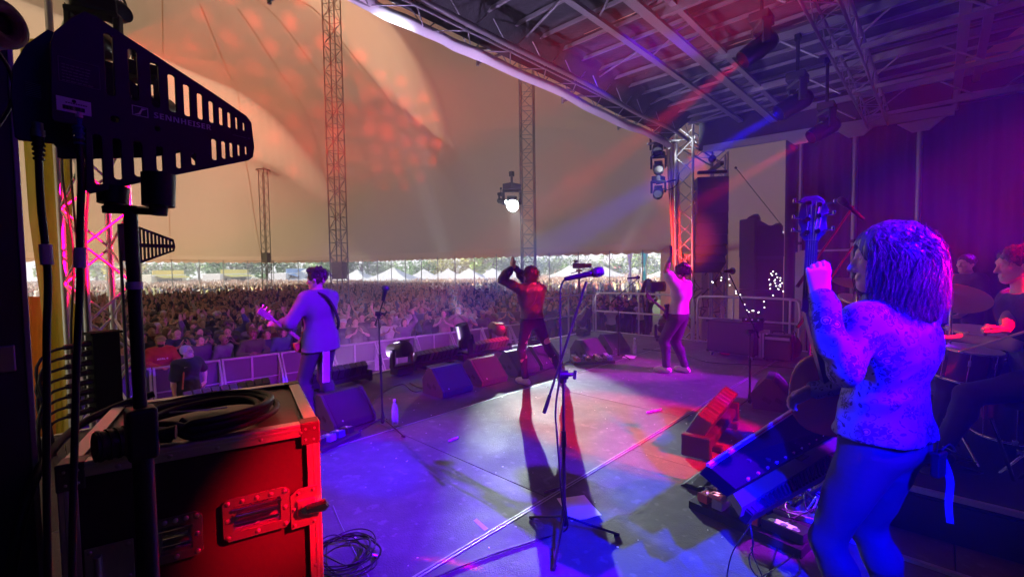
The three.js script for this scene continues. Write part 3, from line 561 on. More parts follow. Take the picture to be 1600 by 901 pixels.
// ------------------------------------------------------------------ stage roof: skin, purlins, beams, trusses
const roofAlu = mat([0.27, 0.27, 0.28], { rough: 0.42, metal: 0.65, bump: 0.0003 });
const skinM = mat([0.022, 0.022, 0.026], { rough: 0.4, bump: 0.03, bumpMap: dataTex(256, (x, y) => tfbm(x, y, 5, 71, 5)) });
const RY = 6.15, XE = 14.5;
const frontTrussZ = -5.95;
{
  const roof = thing('stage_roof', 'dark stage roof with rows of thin purlins between long aluminium beams', 'stage roof');
  skinM.side = THREE.DoubleSide;
  for (let i = 0; i < 7; i++) { // sheets of the skin
    const x0 = -2.4 + i * 2.45, x1 = min(XE + 0.15, x0 + 2.44);
    const g = new THREE.PlaneGeometry(x1 - x0, 9.9, 8, 60).rotateX(PI / 2), p = g.attributes.position;
    for (let k = 0; k < p.count; k++) { const z = p.getZ(k) - 0.75; p.setY(k, RY + 0.03 * fbm(p.getX(k) * 3 + i, z * 3, 1, 3) - 0.05 * max(0, z - 2) ); }
    g.computeVertexNormals();
    const m = obj('roof_sheet', uvBox(g, 0.6), skinM, roof); m.position.set((x0 + x1) / 2, 0, -0.75);
  }
  for (let x = -1.8; x < XE - 0.1; x += 0.66) barMesh('purlin', [x, RY - 0.07, -5.7], [x, RY - 0.07, 4.0], 0.045, 0.06, roofAlu, roof);
  const beam = (z, y, w, h, name = 'beam') => barMesh(name, [-2.2, y, z], [XE, y, z], w, h, roofAlu, roof);
  const zAt = (x, y, Y) => atY(x, y, Y).z;
  const B1 = zAt(1035, 102, RY - 0.2), B2 = zAt(1108, 103, RY - 0.4), B2b = zAt(1140, 90, RY - 0.28);
  beam(B1, RY - 0.2, 0.07, 0.12);
  beam(B2, RY - 0.4, 0.06, 0.17); beam(B2b, RY - 0.28, 0.06, 0.1);
  for (let x = -1.6; x < XE; x += 0.5) barMesh('batten', [x, RY - 0.32, B2], [x, RY - 0.26, B2b], 0.07, 0.03, roofAlu, roof);
  for (let x = 0; x < XE - 1; x += 1.98) rodMesh('strut', [x, RY - 0.38, B2], [x + 0.9, RY - 0.16, B1], 0.018, roofAlu, roof);
  for (let x = 1; x < XE - 1; x += 2.44) { rodMesh('strut', [x, RY - 0.2, B1], [x + 0.5, RY - 0.2, -5.6], 0.022, roofAlu, roof); }
  const B4 = zAt(1503, 80, RY - 0.5), B5 = zAt(1535, 80, RY - 0.4), B6 = zAt(1352, 80, RY - 0.35);
  beam(B4, RY - 0.5, 0.16, 0.14); beam(B5, RY - 0.4, 0.1, 0.12); beam(B6, RY - 0.3, 0.07, 0.1); beam(2.6, RY - 0.45, 0.12, 0.14); beam(4.0, RY - 0.45, 0.12, 0.14);
  for (let x = 2.6; x < XE - 0.3; x += 2.3) { // cross joists between the long beams
    barMesh('joist', [x, RY - 0.32, B2], [x, RY - 0.32, 4.0], 0.08, 0.14, roofAlu, roof);
    for (const z of [-1.9, 0.2]) { rodMesh('strut', [x, RY - 0.34, z - 0.35], [x, RY - 0.86, z + 0.3], 0.02, roofAlu, roof); rodMesh('strut', [x, RY - 0.34, z + 1.3], [x, RY - 0.86, z + 0.6], 0.02, roofAlu, roof); }
    barMesh('joist', [x, RY - 0.88, B6 - 0.3], [x, RY - 0.88, 4.0], 0.06, 0.08, roofAlu, roof);
  }
  // end frame with its gable panel
  const E1 = atX(1160, 222, XE - 0.1), E2 = atX(1493, 172, XE - 0.1);
  barMesh('end_beam', [XE - 0.1, E1.y, -5.4], [XE - 0.1, lerp(E1.y, E2.y, 0.5), lerp(E1.z, E2.z, 0.5)], 0.12, 0.2, roofAlu, roof);
  barMesh('end_beam', [XE - 0.1, lerp(E1.y, E2.y, 0.5), lerp(E1.z, E2.z, 0.5)], arr(E2), 0.12, 0.2, roofAlu, roof);
  barMesh('end_beam', [XE - 0.1, E2.y + 0.25, E2.z], [XE - 0.1, E2.y + 0.1, 4.1], 0.12, 0.16, roofAlu, roof);
  rodMesh('corner_post', arr(E2), [XE - 0.1, RY - 0.1, E2.z + 0.05], 0.06, roofAlu, roof);
  obj('gable_panel', prism([[-5.6, E1.y + 0.02], [4.1, E2.y + 0.1], [4.1, RY + 0.1], [-5.6, RY + 0.1]].map(([z, y]) => [-z, y]), 0.04, 0.004).rotateY(PI / 2).translate(XE + 0.05, 0, 0), M.matte, roof);
  for (const [x, y] of [[1253, 208], [1339, 196], [1440, 186]]) {
    const p = atX(x, y, XE - 0.1);
    obj('bracket', [prism([[-0.42, 0], [0.42, 0], [0.15, -0.24], [-0.15, -0.24]], 0.07, 0.004).rotateY(PI / 2).translate(p.x - 0.03, p.y - 0.04, p.z)], roofAlu, roof);
  }
}
function truss(name, label, a, b, w, o = {}) {
  const t = thing(name, label, 'truss', [0, 0, 0], 0, o.group);
  lattice(t, a, b, w, o.rc ?? 0.025, o.rb ?? 0.012, o.step ?? w * 1.0, o.m ?? roofAlu, o);
  return t;
}
truss('roof_truss', 'long box truss along the front edge of the stage roof', [-2.5, 5.86, frontTrussZ], [14.1, 5.86, frontTrussZ], 0.5, { step: 0.5 });
const LADZ = atY(1318, 60, 5.2).z;
truss('roof_truss', 'hanging ladder truss over the drum kit, carrying moving head lamps', [1.5, 5.2, LADZ], [XE - 0.3, 5.2, LADZ], 0.36, { step: 0.44, rc: 0.022, rb: 0.01 });
truss('roof_truss', 'short cross truss from the front corner tower back to the line array', [14.4, 5.7, -5.95], [15.9, 5.3, -5.5], 0.42, { step: 0.42 });
{ // white rolled awning along the curved front edge, held by outriggers
  const aw = thing('awning', 'white rolled awning along the curved front edge of the stage roof', 'awning');
  const px = [[470, -38], [545, 8], [660, 62], [745, 100], [880, 158], [965, 200], [1016, 220], [1045, 236]];
  const c = px.map(([x, y], i) => atY(x, y, 5.55 - 0.05 * i)), cv = new THREE.CatmullRomCurve3(c), N = 60, P = [], I = [];
  for (let i = 0; i <= N; i++) {
    const p = cv.getPoint(i / N);
    for (let j = 0; j <= 6; j++) { const a = j / 6; P.push(p.x, p.y + 0.06 + 0.22 * a + 0.015 * sin(i * 0.8), p.z + 0.1 * sin(a * PI) * 1.2 + 0.03 * noise3(i * 0.4, a * 2, 1)); }
  }
  for (let i = 0; i < N; i++) for (let j = 0; j < 6; j++) { const q = i * 7 + j; I.push(q, q + 1, q + 7, q + 1, q + 8, q + 7); }
  const g = new THREE.BufferGeometry(); g.setAttribute('position', new THREE.Float32BufferAttribute(P, 3)); g.setIndex(I); g.computeVertexNormals();
  obj('sheet', g, mat([0.55, 0.53, 0.54], { rough: 0.7, side: THREE.DoubleSide }), aw);
  // dark roof apron between awning and truss
  const Q = [], J = [];
  for (let i = 0; i <= N; i++) { const p = cv.getPoint(i / N); Q.push(p.x, p.y + 0.36, p.z, p.x + 0.3, 6.3, min(-5.2, p.z + 2.6)); if (i) J.push(i * 2 - 2, i * 2 - 1, i * 2, i * 2 - 1, i * 2 + 1, i * 2); }
  const g2 = new THREE.BufferGeometry(); g2.setAttribute('position', new THREE.Float32BufferAttribute(Q, 3)); g2.setIndex(J); g2.computeVertexNormals();
  obj('apron', uvBox(g2), skinM, aw);
  for (const [x, y, x2, y2] of [[420, 0, 470, -30], [746, 98, 812, 74], [879, 158, 932, 140], [966, 200, 1012, 186]]) {
    const p = atY(x, y, 5.5), q = atZ(x2, y2, frontTrussZ - 0.2);
    for (const k of [0, 0.25]) rodMesh('outrigger', [p.x, p.y + k, p.z], arr(q), 0.03, roofAlu, aw);
    rodMesh('outrigger', [p.x, p.y - 0.05, p.z], [p.x, p.y + 0.3, p.z], 0.03, roofAlu, aw);
  }
  const pipe = []; for (let i = 0; i <= 20; i++) { const p = cv.getPoint(i / 20); pipe.push([p.x + 0.1, p.y + 0.25, p.z + 0.55]); }
  obj('edge_pipe', tube(pipe, 0.05, 60, 8), roofAlu, aw);
}
// ------------------------------------------------------------------ stage lamps: each a fitting with its glowing lens and its own light
const lensM = new Map();
function lampHead(name, label, at, aim, color, intensity, half, o = {}) { // moving head: base, yoke, head, lens
  const t = thing(name, label, o.cat ?? 'stage light', at, 0, o.group), k = o.s ?? 1;
  const d = nrm(sub(aim, at)), up = o.floor ? 1 : -1; // the base is above the head when it hangs
  const yawA = atan2(d[0], d[2]), pit = Math.asin(clamp(d[1], -1, 1));
  const yoke = new THREE.Matrix4().makeRotationY(yawA), head = yoke.clone().multiply(new THREE.Matrix4().makeRotationX(-pit));
  obj('base', [rbox(0.3 * k, 0.12 * k, 0.24 * k, 0.02, [0, -up * 0.34 * k, 0])], M.matte, t);
  obj('yoke', [rbox(0.05 * k, 0.3 * k, 0.1 * k, 0.015, [0.17 * k, -up * 0.13 * k, 0]), rbox(0.05 * k, 0.3 * k, 0.1 * k, 0.015, [-0.17 * k, -up * 0.13 * k, 0]), rbox(0.38 * k, 0.05 * k, 0.14 * k, 0.015, [0, -up * 0.265 * k, 0])].map((g) => g.applyMatrix4(yoke)), M.matte, t);
  obj('head', [lathe([[0.001, -0.19], [0.1, -0.18], [0.13, -0.12], [0.135, 0.08], [0.122, 0.28], [0.116, 0.28], [0.105, 0.15]].map(([r, y]) => [r * k, y * k]), 18).rotateX(PI / 2).applyMatrix4(head), rbox(0.2 * k, 0.03 * k, 0.2 * k, 0.01, [0, 0.125 * k, -0.05 * k]).applyMatrix4(head)], M.black, t);
  obj('lens_glow', [disc(0.099 * k, 0.012 * k, [0, 0, 0.156 * k], [PI / 2, 0, 0], 18).applyMatrix4(head)], glow(color, o.glow ?? 3), t);
  if (!o.floor) obj('clamp', [rod([0, 0.4 * k, 0], [0, (o.drop ?? 0.55) * k, 0], 0.025 * k), rbox(0.08 * k, 0.1 * k, 0.08 * k, 0.01, [0, (o.drop ?? 0.5) * k, 0])], M.blackMetal, t);
  if (intensity > 0) {
    const L = new THREE.SpotLight(new THREE.Color().setRGB(...color), intensity, 0, half * PI / 180, o.soft ?? 0.25, 2);
    L.name = 'beam'; L.castShadow = true; L.shadow.mapSize.set(1024, 1024); L.shadow.radius = o.radius ?? 3;
    L.position.set(...d.map((v) => v * 0.2 * k)); const tg = new THREE.Object3D(); tg.name = 'aim'; tg.position.set(...sub(aim, at)); t.add(L, tg); L.target = tg;
  }
  return t;
}
const C_RED = [1, 0, 0.015], C_BLUE = [0, 0, 1], C_MAG = [1, 0, 0.7], C_PURP = [0.4, 0, 1], C_LAV = [0.7, 0.5, 1], C_COOL = [0.85, 1, 0.98];
const movers = 'moving head lamps above the stage';
lampHead('moving_head', 'moving head lamp glowing red, highest under the stage roof', arr(atY(1190, 72, 5.3)), add(arr(atY(1190, 72, 5.3)), [-0.5, -0.62, -0.72], 6), C_RED, 1100, 5, { drop: 0.8, s: 1.25, glow: 0.5, soft: 0.5 });
lampHead('moving_head', 'moving head lamp glowing blue below the red one', arr(atY(1246, 160, 4.6)), add(arr(atY(1246, 160, 4.6)), [-0.5, -0.5, -0.72], 6), C_BLUE, 1900, 4.5, { drop: 0.9, s: 1.25, glow: 0.7 });
lampHead('moving_head', 'smaller moving head lamp with a dim red lens, lowest of the hanging three', arr(atY(1292, 200, 4.2)), add(arr(atY(1292, 200, 4.2)), [-0.5, -0.5, -0.7], 6), [1, 0, 0.05], 900, 4.5, { drop: 1.1, s: 1.1, glow: 0.25, soft: 0.6 });
truss('rear_truss', 'box truss high over the drum kit that carries the back lights', [-1.5, 5.2, 3.2], [13.5, 5.2, 3.2], 0.36, { step: 0.5, joined: true });
const back = (x, aim, c, I, half, label, o = {}) => lampHead('back_light', label, [x, 4.5, 3.1], aim, c, I, half, { drop: 0.7, group: 'back lights on the rear truss', ...o });
lampHead('side_light', 'blue side lamp over the near wing, aimed at the bass player', [-0.9, 4.1, 2.4], [2.35, 1.2, -0.2], C_BLUE, 420, 8.5, { drop: 0.7, radius: 4 });
back(4.3, [2.52, 1.72, 0.0], [1, 0, 0.12], 1500, 1.9, 'magenta back light aimed at the bass player');
back(4.2, [4.4, 0, -2.1], C_RED, 330, 10, 'red back light over the middle of the drum kit');
back(6.6, [4.97, 1.4, -4.28], [1, 0.02, 0.06], 130, 2.6, 'red back light aimed at the singer');
back(8.8, [7.1, 0.9, -2.95], [0.85, 0, 1], 190, 8, 'magenta back light aimed at the guitarist in white');
back(2.9, [2.25, 1.1, -4.85], [0.13, 0, 1], 300, 6.5, 'violet back light aimed at the guitarist in the pale jacket');
back(3.3, [0.62, 1.12, -1.3], [1, 0.0, 0.01], 1700, 2.5, 'red back light aimed at the rack case', { soft: 1 });
back(1.9, [2.15, 0, -2.7], [0.1, 0, 1], 520, 12, 'blue back light spreading over the near part of the deck', { soft: 0.8 });
back(0.15, [2.2, 0, -1.2], C_BLUE, 420, 4.6, 'blue back light making a pool on the deck at the foreground mic stand', { soft: 0.2 });
back(7.4, [4.55, 1.42, 0.02], [0.25, 0, 1], 160, 3.2, 'violet back light aimed at the cymbal');
lampHead('up_light', 'blue up-light beside the drum riser, making a blue patch on the roof', [7.2, 0.4, 2.6], arr(atY(965, 85, 6.1)), C_BLUE, 420, 7, { floor: true, glow: 0.5, soft: 0.7 });
lampHead('up_light', 'red up-light at the stage end, lighting the foot of the far tower', [9.9, 0.35, -4.6], [14.4, 2.4, -6.0], [1, 0.06, 0.06], 220, 12, { floor: true, glow: 0.3, soft: 0.6 });
back(3.1, [3.9, 0.25, -4.85], C_BLUE, 260, 3, 'blue back light aimed at the wedge left of the middle pair');
back(3.8, [4.65, 0.25, -4.9], [1, 0, 0.35], 190, 3, 'magenta back light aimed at the wedge right of the middle pair');
back(5.5, [0.47, 2.1, -7.06], [1, 0, 0.07], 3200, 3.4, 'red back light aimed at the near front tower');
back(1.3, [1.95, 0, -3.7], C_BLUE, 420, 3.6, 'blue back light making a pool on the deck by the rack case');
back(4.9, [3.15, 0, -0.85], [0.4, 0, 1], 170, 3.2, 'violet back light aimed at the pedal board');
back(10.8, [6.3, 0, -2.6], [0.35, 0, 1], 260, 7, 'violet back light at the far end of the rear truss');
lampHead('side_light', 'magenta side lamp on the near front tower', [-0.6, 3.9, -6.2], [2.05, 1.15, -5.0], C_MAG, 18, 11, { drop: 0.6 });
lampHead('follow_spot', 'white spotlight shining from the lattice mast behind the singer', arr(atD(800, 318, 19.4)), [3.9, 0, -2.75], C_COOL, 350, 5.2, { s: 2.1, glow: 80, soft: 0.35, drop: 0.6, radius: 2 });
lampHead('flood_light', 'second smaller white lamp just left of the white spotlight on the mast', arr(atD(783, 314, 19.6)), [16, 2.2, -5.5], C_COOL, 150, 34, { s: 0.9, glow: 30, soft: 0.6, drop: 0.6 });
lampHead('moving_head', 'moving head lamp on the stage front behind the middle wedges, lighting the awning', [5.45, 0.42, -6.4], arr(atY(596, 32, 5.7)), [0.8, 0.95, 1], 200, 6, { floor: true, glow: 1, soft: 0.5 });
lampHead('moving_head', 'moving head lamp at the far end of the stage front, aimed at the tower top', [9.3, 0.42, -6.4], [14.3, 5.7, -5.95], [0.9, 0.95, 1], 420, 4, { floor: true, glow: 1, soft: 0.7 });
lampHead('wash_light', 'lavender wash lamp on the ground of the pit below the stage edge', [3.0, -0.95, -7.9], [7.0, 6.1, -4.6], C_LAV, 110, 40, { floor: true, soft: 0.8 });
lampHead('wash_light', 'magenta wash lamp low behind the drum kit, lighting the roof', [8.5, 0.5, 2.9], [9.5, 6, -0.4], [0.8, 0.1, 1], 5, 50, { floor: true, soft: 0.8 });
lampHead('wash_light', 'blue wash lamp lighting the black back curtain', [8.2, 0.45, 1.9], [10.8, 3.6, 3.95], [0.08, 0.0, 1], 75, 28, { floor: true, soft: 0.9 });
lampHead('moving_head', 'moving head lamp standing on the stage front beside the mic stand', [4.05, 0.42, -6.35], [4.0, -0.5, -10.8], C_PURP, 26, 34, { floor: true, glow: 0.2, soft: 0.8, cat: 'stage light' });
lampHead('moving_head', 'moving head lamp at the stage front throwing a thin white beam to the left', arr(onDeck(778, 545, 0.42)), arr(atD(590, 420, 30)), [0.75, 0.95, 1], 500, 1.6, { floor: true, glow: 12, soft: 0.3 });
lampHead('wash_light', 'purple wash lamp on the stage front facing the barrier', [7.6, 0.3, -6.55], [7.8, -0.8, -10.6], [0.6, 0.02, 1], 24, 40, { floor: true, soft: 0.9, s: 0.8 });
// red spotlights whose beams pass a cut metal disc and throw flower patterns on the tent
function patternLamp(label, at, aim, I, half, seed) {
  const t = lampHead('pattern_lamp', label, at, aim, [1, 0.05, 0.03], I, half, { glow: 0.3, drop: 0.5, radius: 0.17, soft: 0.1, group: 'pattern lamps beside the near tower' });
  const d = nrm(sub(aim, at)), q = new THREE.Quaternion().setFromUnitVectors(V(0, 0, 1), V(...d)), dist = 0.45, R = 0.25 * Math.tan(half * PI / 180) * 1.35; reseed(seed);
  const holes = []; for (const [n, r, w, l] of [[1, 0, 0.1, 0.1], [7, 0.26, 0.05, 0.06], [11, 0.45, 0.045, 0.07], [15, 0.66, 0.04, 0.075], [20, 0.88, 0.032, 0.08]]) for (let i = 0; i < n; i++) { const a = i / n * 2 * PI + r * 3 + rr(-0.05, 0.05), h = []; for (let k = 0; k < 10; k++) { const b = -k / 10 * 2 * PI, u = r + l * cos(b), v = w * sin(b); h.push([R * (u * cos(a) - v * sin(a)), R * (u * sin(a) + v * cos(a))]); } holes.push(h); }
  const N = 36, rim = []; for (let k = 0; k < N; k++) rim.push([0.12 * cos(k / N * 2 * PI), 0.12 * sin(k / N * 2 * PI)]);
  const g = prism(rim, 0.0008, 0, holes); obj('pattern_disc', g.applyQuaternion(q).translate(...d.map((v) => v * dist)), M.blackMetal, t);
  obj('disc_holder', new THREE.CylinderGeometry(0.118, 0.118, 0.3, 24, 1, true).rotateX(PI / 2).applyQuaternion(q).translate(...d.map((v) => v * (dist - 0.155))), M.blackMetal, t);
}
lampHead('wash_light', 'red wash lamp beside the near tower, lighting the tent roof', [0.6, 3.0, -5.7], arr(atD(480, 130, 20)), [1, 0.05, 0.02], 190, 24, { drop: 0.5, glow: 0.3, soft: 0.9, s: 0.8 });
patternLamp('pattern lamp throwing a red flower shape beside the near mast', [0.75, 3.3, -5.6], arr(atD(592, 205, 24)), 800, 8.5, 1);
patternLamp('pattern lamp throwing a large red shape left of the near mast', [0.45, 3.75, -5.5], arr(atD(430, 125, 18)), 800, 12, 2);
patternLamp('pattern lamp throwing a faint red flower right of the spotlight mast', [0.5, 3.0, -5.3], arr(atD(880, 280, 24)), 300, 5.5, 3);
function onDeck(x, y, h) { const p = atY(x, y, 0); return V(p.x, h, p.z); }
// ------------------------------------------------------------------ near things on the left: antennas on a stand, rack case, cables, tower
const fontBold = await new FontLoader().loadAsync('fonts/droid/droid_sans_bold.typeface.json');
const fontSans = await new FontLoader().loadAsync('fonts/droid/droid_sans_regular.typeface.json');
function lettering(text, font, width, h, depth = 0.0006) { const g = new TextGeometry(text, { font, size: 1, depth: 0.1, curveSegments: 4, bevelEnabled: false }); g.computeBoundingBox(); const b = g.boundingBox; g.translate(-b.min.x, -b.min.y, 0); g.scale(width / (b.max.x - b.min.x), h / (b.max.y - b.min.y), depth / 0.1); return clean(g); }
const printM = mat([0.85, 0.83, 0.88], { rough: 0.6 }), printDim = mat([0.25, 0.25, 0.27], { rough: 0.6 });
const antM = mat([0.034, 0.033, 0.037], { rough: 0.42, bump: 0.0004 });
// antenna blades stand in upright planes; u runs towards the tip, v upwards
const ANT = { o: atD(80, 150, 0.74), d: V(cos(9.8 * PI / 180), 0, -sin(9.8 * PI / 180)) };
ANT.n = V(ANT.d.z, 0, -ANT.d.x); if (ANT.n.dot(camRay(200, 180)) > 0) ANT.n.negate(); // towards the camera
const antUV = (x, y, off = 0) => { const r = camRay(x, y), o = ANT.o.clone().addScaledVector(ANT.n, -off), t = o.clone().sub(EYE).dot(ANT.n) / r.dot(ANT.n), p = EYE.clone().addScaledVector(r, t).sub(o); return [p.dot(ANT.d), p.y]; };
function blade(name, label, off, pts, slots, print) {
  const o = ANT.o.clone().addScaledVector(ANT.n, -off), t = thing(name, label, 'antenna', arr(o), Math.atan2(-ANT.d.z, ANT.d.x), 'directional antennas on one stand');
  const Z = (g) => (ANT.n.clone().applyAxisAngle(UP, -Math.atan2(-ANT.d.z, ANT.d.x)).z > 0 ? g : g.rotateY(0));
  const P = pts.map(([x, y]) => antUV(x / 3, y / 3, off));
  const holes = slots.map(([x, y0, y1, w]) => { const a = antUV(x / 3, y0 / 3, off), b = antUV((x + w) / 3, (y0 + w * 0.35) / 3, off), c = antUV((x + w * 1.15) / 3, (y1 + w * 0.25) / 3, off), ww = b[0] - a[0], r = ww * 0.3, u0 = a[0] - ww * 0.06, u1 = b[0] + ww * 0.1, v1 = (a[1] + b[1]) / 2, v0 = c[1];
    return [[u0 + r, v0], [u1 - r, v0], [u1, v0 + r], [u1, v1 - r], [u1 - r, v1], [u0 + r, v1], [u0, v1 - r], [u0, v0 + r]]; });
  obj('blade', Z(prism(P, 0.0062, 0.001, holes)), antM, t);
  return { t, uv: (x, y) => antUV(x / 3, y / 3, off) };
}
const OUT = [[330, 88], [392, 58], [440, 78], [600, 182], [800, 312], [1000, 442], [1150, 545], [1172, 575], [1186, 690], [1180, 735], [1160, 750], [800, 822], [420, 905], [402, 890], [400, 600], [385, 588], [250, 566], [240, 550], [236, 200], [255, 150]];
const SLOT = [[478, 150, 445, 42], [592, 222, 468, 42], [697, 287, 500, 38], [780, 341, 522, 35], [853, 389, 542, 30], [917, 431, 558, 27], [972, 468, 574, 24], [1020, 498, 586, 20], [1060, 521, 598, 18], [1097, 545, 606, 14], [1132, 571, 613, 13], [512, 535, 570, 40], [718, 585, 613, 26],
  [425, 620, 858, 44], [520, 640, 835, 40], [618, 655, 822, 40], [725, 678, 798, 30], [818, 700, 786, 26], [890, 712, 772, 22], [985, 645, 748, 26], [1032, 656, 742, 22], [1070, 664, 736, 18], [1107, 674, 730, 15], [1142, 682, 724, 13]];
{
  const f = blade('antenna', 'large black antenna blade with white lettering and slots, the front one on the stand', 0, OUT, SLOT);
  const put = (g, x, y, dz = 0.0034) => { const [u, v] = f.uv(x, y); return g.translate(u, v, dz); };
  const size = (x0, y0, x1, y1) => { const a = f.uv(x0, y0), b = f.uv(x1, y1); return [b[0] - a[0], a[1] - b[1]]; };
  let [w] = size(716, 555, 985, 614); const hh = f.uv(716, 525)[1] - f.uv(716, 552)[1];
  obj('lettering', [put(lettering('SENNHEISER', fontBold, w, hh), 716, 553)], printM, f.t);
  const q = [f.uv(614, 492), f.uv(690, 508), f.uv(690, 552), f.uv(614, 538)], lw = q[1][0] - q[0][0], lh = q[0][1] - q[3][1], b = 0.0012;
  obj('emblem', [prism([[0, 0], [lw, 0], [lw, lh], [0, lh]], 0.0008, 0, [[[b, b], [b, lh - b], [lw - b, lh - b], [lw - b, b]]]), prism([[lw * 0.12, lh * 0.12], [lw * 0.4, lh * 0.3], [lw * 0.6, lh * 0.85], [lw * 0.95, lh * 0.88], [lw * 0.62, lh * 0.62], [lw * 0.5, lh * 0.15]], 0.0008)].map((g) => g.translate(q[3][0], q[3][1], 0.0035)), printM, f.t);
  const tb = [f.uv(265, 285), f.uv(465, 425)], tw = tb[1][0] - tb[0][0], th = tb[0][1] - tb[1][1] + 0.008, e = 0.0007;
  const lines = []; reseed(3); for (let i = 0; i < 6; i++) { let x = 0.004; while (x < tw * rr(0.6, 0.9)) { const l = rr(0.003, 0.007); lines.push(prism([[x, 0], [x + l, 0], [x + l, 0.0014], [x, 0.0014]], 0.0006).translate(tb[0][0], tb[1][1] + th - 0.012 - i * 0.0052, 0.0035)); x += l + 0.0014; } }
  obj('print', [prism([[0, 0], [tw, 0], [tw, th], [0, th]], 0.0006, 0, [[[e, e], [e, th - e], [tw - e, th - e], [tw - e, e]]]).translate(tb[0][0], tb[1][1], 0.0035), ...lines], printDim, f.t);
  const st = [f.uv(255, 446), f.uv(423, 535)], sw = st[1][0] - st[0][0], sh = 0.024;
  obj('sticker', [rbox(sw, sh, 0.0012, 0.003, [st[0][0] + sw / 2, st[0][1] - sh / 2, 0.0037])], mat([0.85, 0.8, 0.88], { rough: 0.5 }), f.t);
  const bars = []; for (let i = 0; i < 22; i++) bars.push(box(rr(0.0006, 0.0016), 0.0065, 0.0006, [st[0][0] + 0.008 + i * (sw - 0.016) / 22, st[0][1] - 0.0165, 0.0046])); for (let i = 0; i < 9; i++) bars.push(box(0.0022, 0.0014, 0.0006, [st[0][0] + sw * 0.28 + i * 0.0031, st[0][1] - 0.0085, 0.0046])); bars.push(disc(0.0028, 0.0006, [st[0][0] + sw * 0.5, st[0][1] - 0.0045, 0.0046], [PI / 2, 0, 0], 10));
  obj('barcode', bars, M.black, f.t);
  const sp = f.uv(1090, 634); obj('print', [...Array(7)].map((_, i) => box(0.003, 0.0016, 0.0006, [sp[0] + i * 0.004, sp[1], 0.0036])).concat([prism([[0, 0], [0.004, 0.002], [0, 0.004]], 0.0006).translate(sp[0] + 0.03, sp[1] - 0.002, 0.0036)]), printDim, f.t);
  // second blade behind
  const O2 = OUT.map(([x, y]) => [x - 172 - max(0, x - 900) * 0.35, y + 84 - max(0, y - 640) * 0.4]); O2[16] = [90, 655]; O2[17] = [70, 640]; O2[18] = [50, 430]; O2[19] = [60, 310]; O2.splice(0, 1, [120, 212]); O2[9] = [930, 700]; O2[10] = [700, 735]; O2[11] = [500, 740]; O2[12] = [290, 742]; O2[13] = [272, 735]; O2[14] = [270, 690]; O2[15] = [250, 672];
  const r = blade('antenna', 'second black antenna blade half hidden behind the front one on the stand', 0.05, O2, SLOT.map(([x, y0, y1, w]) => [x - 172, y0 + 84, y1 + 84, w]).filter((s) => s[0] > 250 && s[2] < 690));
  { const a = r.uv(520, 612), c = r.uv(762, 662); obj('lettering', [lettering('SENNHEISER', fontBold, (c[0] - a[0]) * 1.35, hh * 0.95).translate(a[0], a[1], 0.0034)], printDim, r.t); const s = r.uv(92, 380); obj('print', [...Array(8)].map((_, i) => box(0.018, 0.0009, 0.0006, [s[0] + 0.014, s[1] - i * 0.003, 0.0035])), printDim, r.t); }
}
const blueBoot = mat([0.03, 0.05, 0.35], { rough: 0.5 });
function coax(label, px, d0, bx, by, boot) { // hanging coaxial cable with its plug
  const pts = px.map(([x, y, k]) => arr(atD(x, y, d0 * (k ?? 1)))), o = V(...pts[0]), L = pts.map((p) => sub(p, arr(o)));
  const t = thing('antenna_cable', label, 'cable', arr(o), 0, 'cables hanging from the antennas');
  obj('cable', tube(L, 0.0052, 60, 8), M.rubber, t);
  obj('plug', [rod([0, 0.028, 0], [0, 0.002, 0], 0.0075, 0.0075, 10), rod([0, 0.016, 0], [0, 0.006, 0], 0.0095, 0.0095, 10)], M.steel, t);
  obj('boot', [rod([0, 0.004, 0], add([0, 0, 0], L[1], 0.9), 0.0088, 0.0035, 10), ...[0.2, 0.4, 0.6, 0.8].map((k) => { const p = add([0, 0, 0], L[1], k * 0.9), q = add(p, nrm(L[1]), 0.003); return rod(p, q, 0.0092 - 0.002 * k, 0.0092 - 0.002 * k, 10); })], boot, t);
  const i = L.findIndex((p, j) => px[j][1] >= 395), c = L[i], u = nrm(sub(L[i + 1], L[i - 1]));
  obj('tape', [rod(add(c, u, -0.014), add(c, u, 0.02), 0.0085, 0.0085, 12)], M.gaffer, t);
}
coax('thin black antenna cable hanging farthest left, with a dark plug at its top', [[59, 218], [60, 258], [63, 320], [71, 395], [74, 440], [72, 520], [72, 640], [72, 760], [74, 910]], 0.76, 0, 0, M.rubber);
coax('thin black antenna cable with a blue plug, hanging beside the stand', [[121, 190], [124, 236], [126, 280], [125, 330], [124, 400], [124, 450], [119, 560], [116, 680], [113, 800], [112, 910]], 0.77, 0, 0, blueBoot);
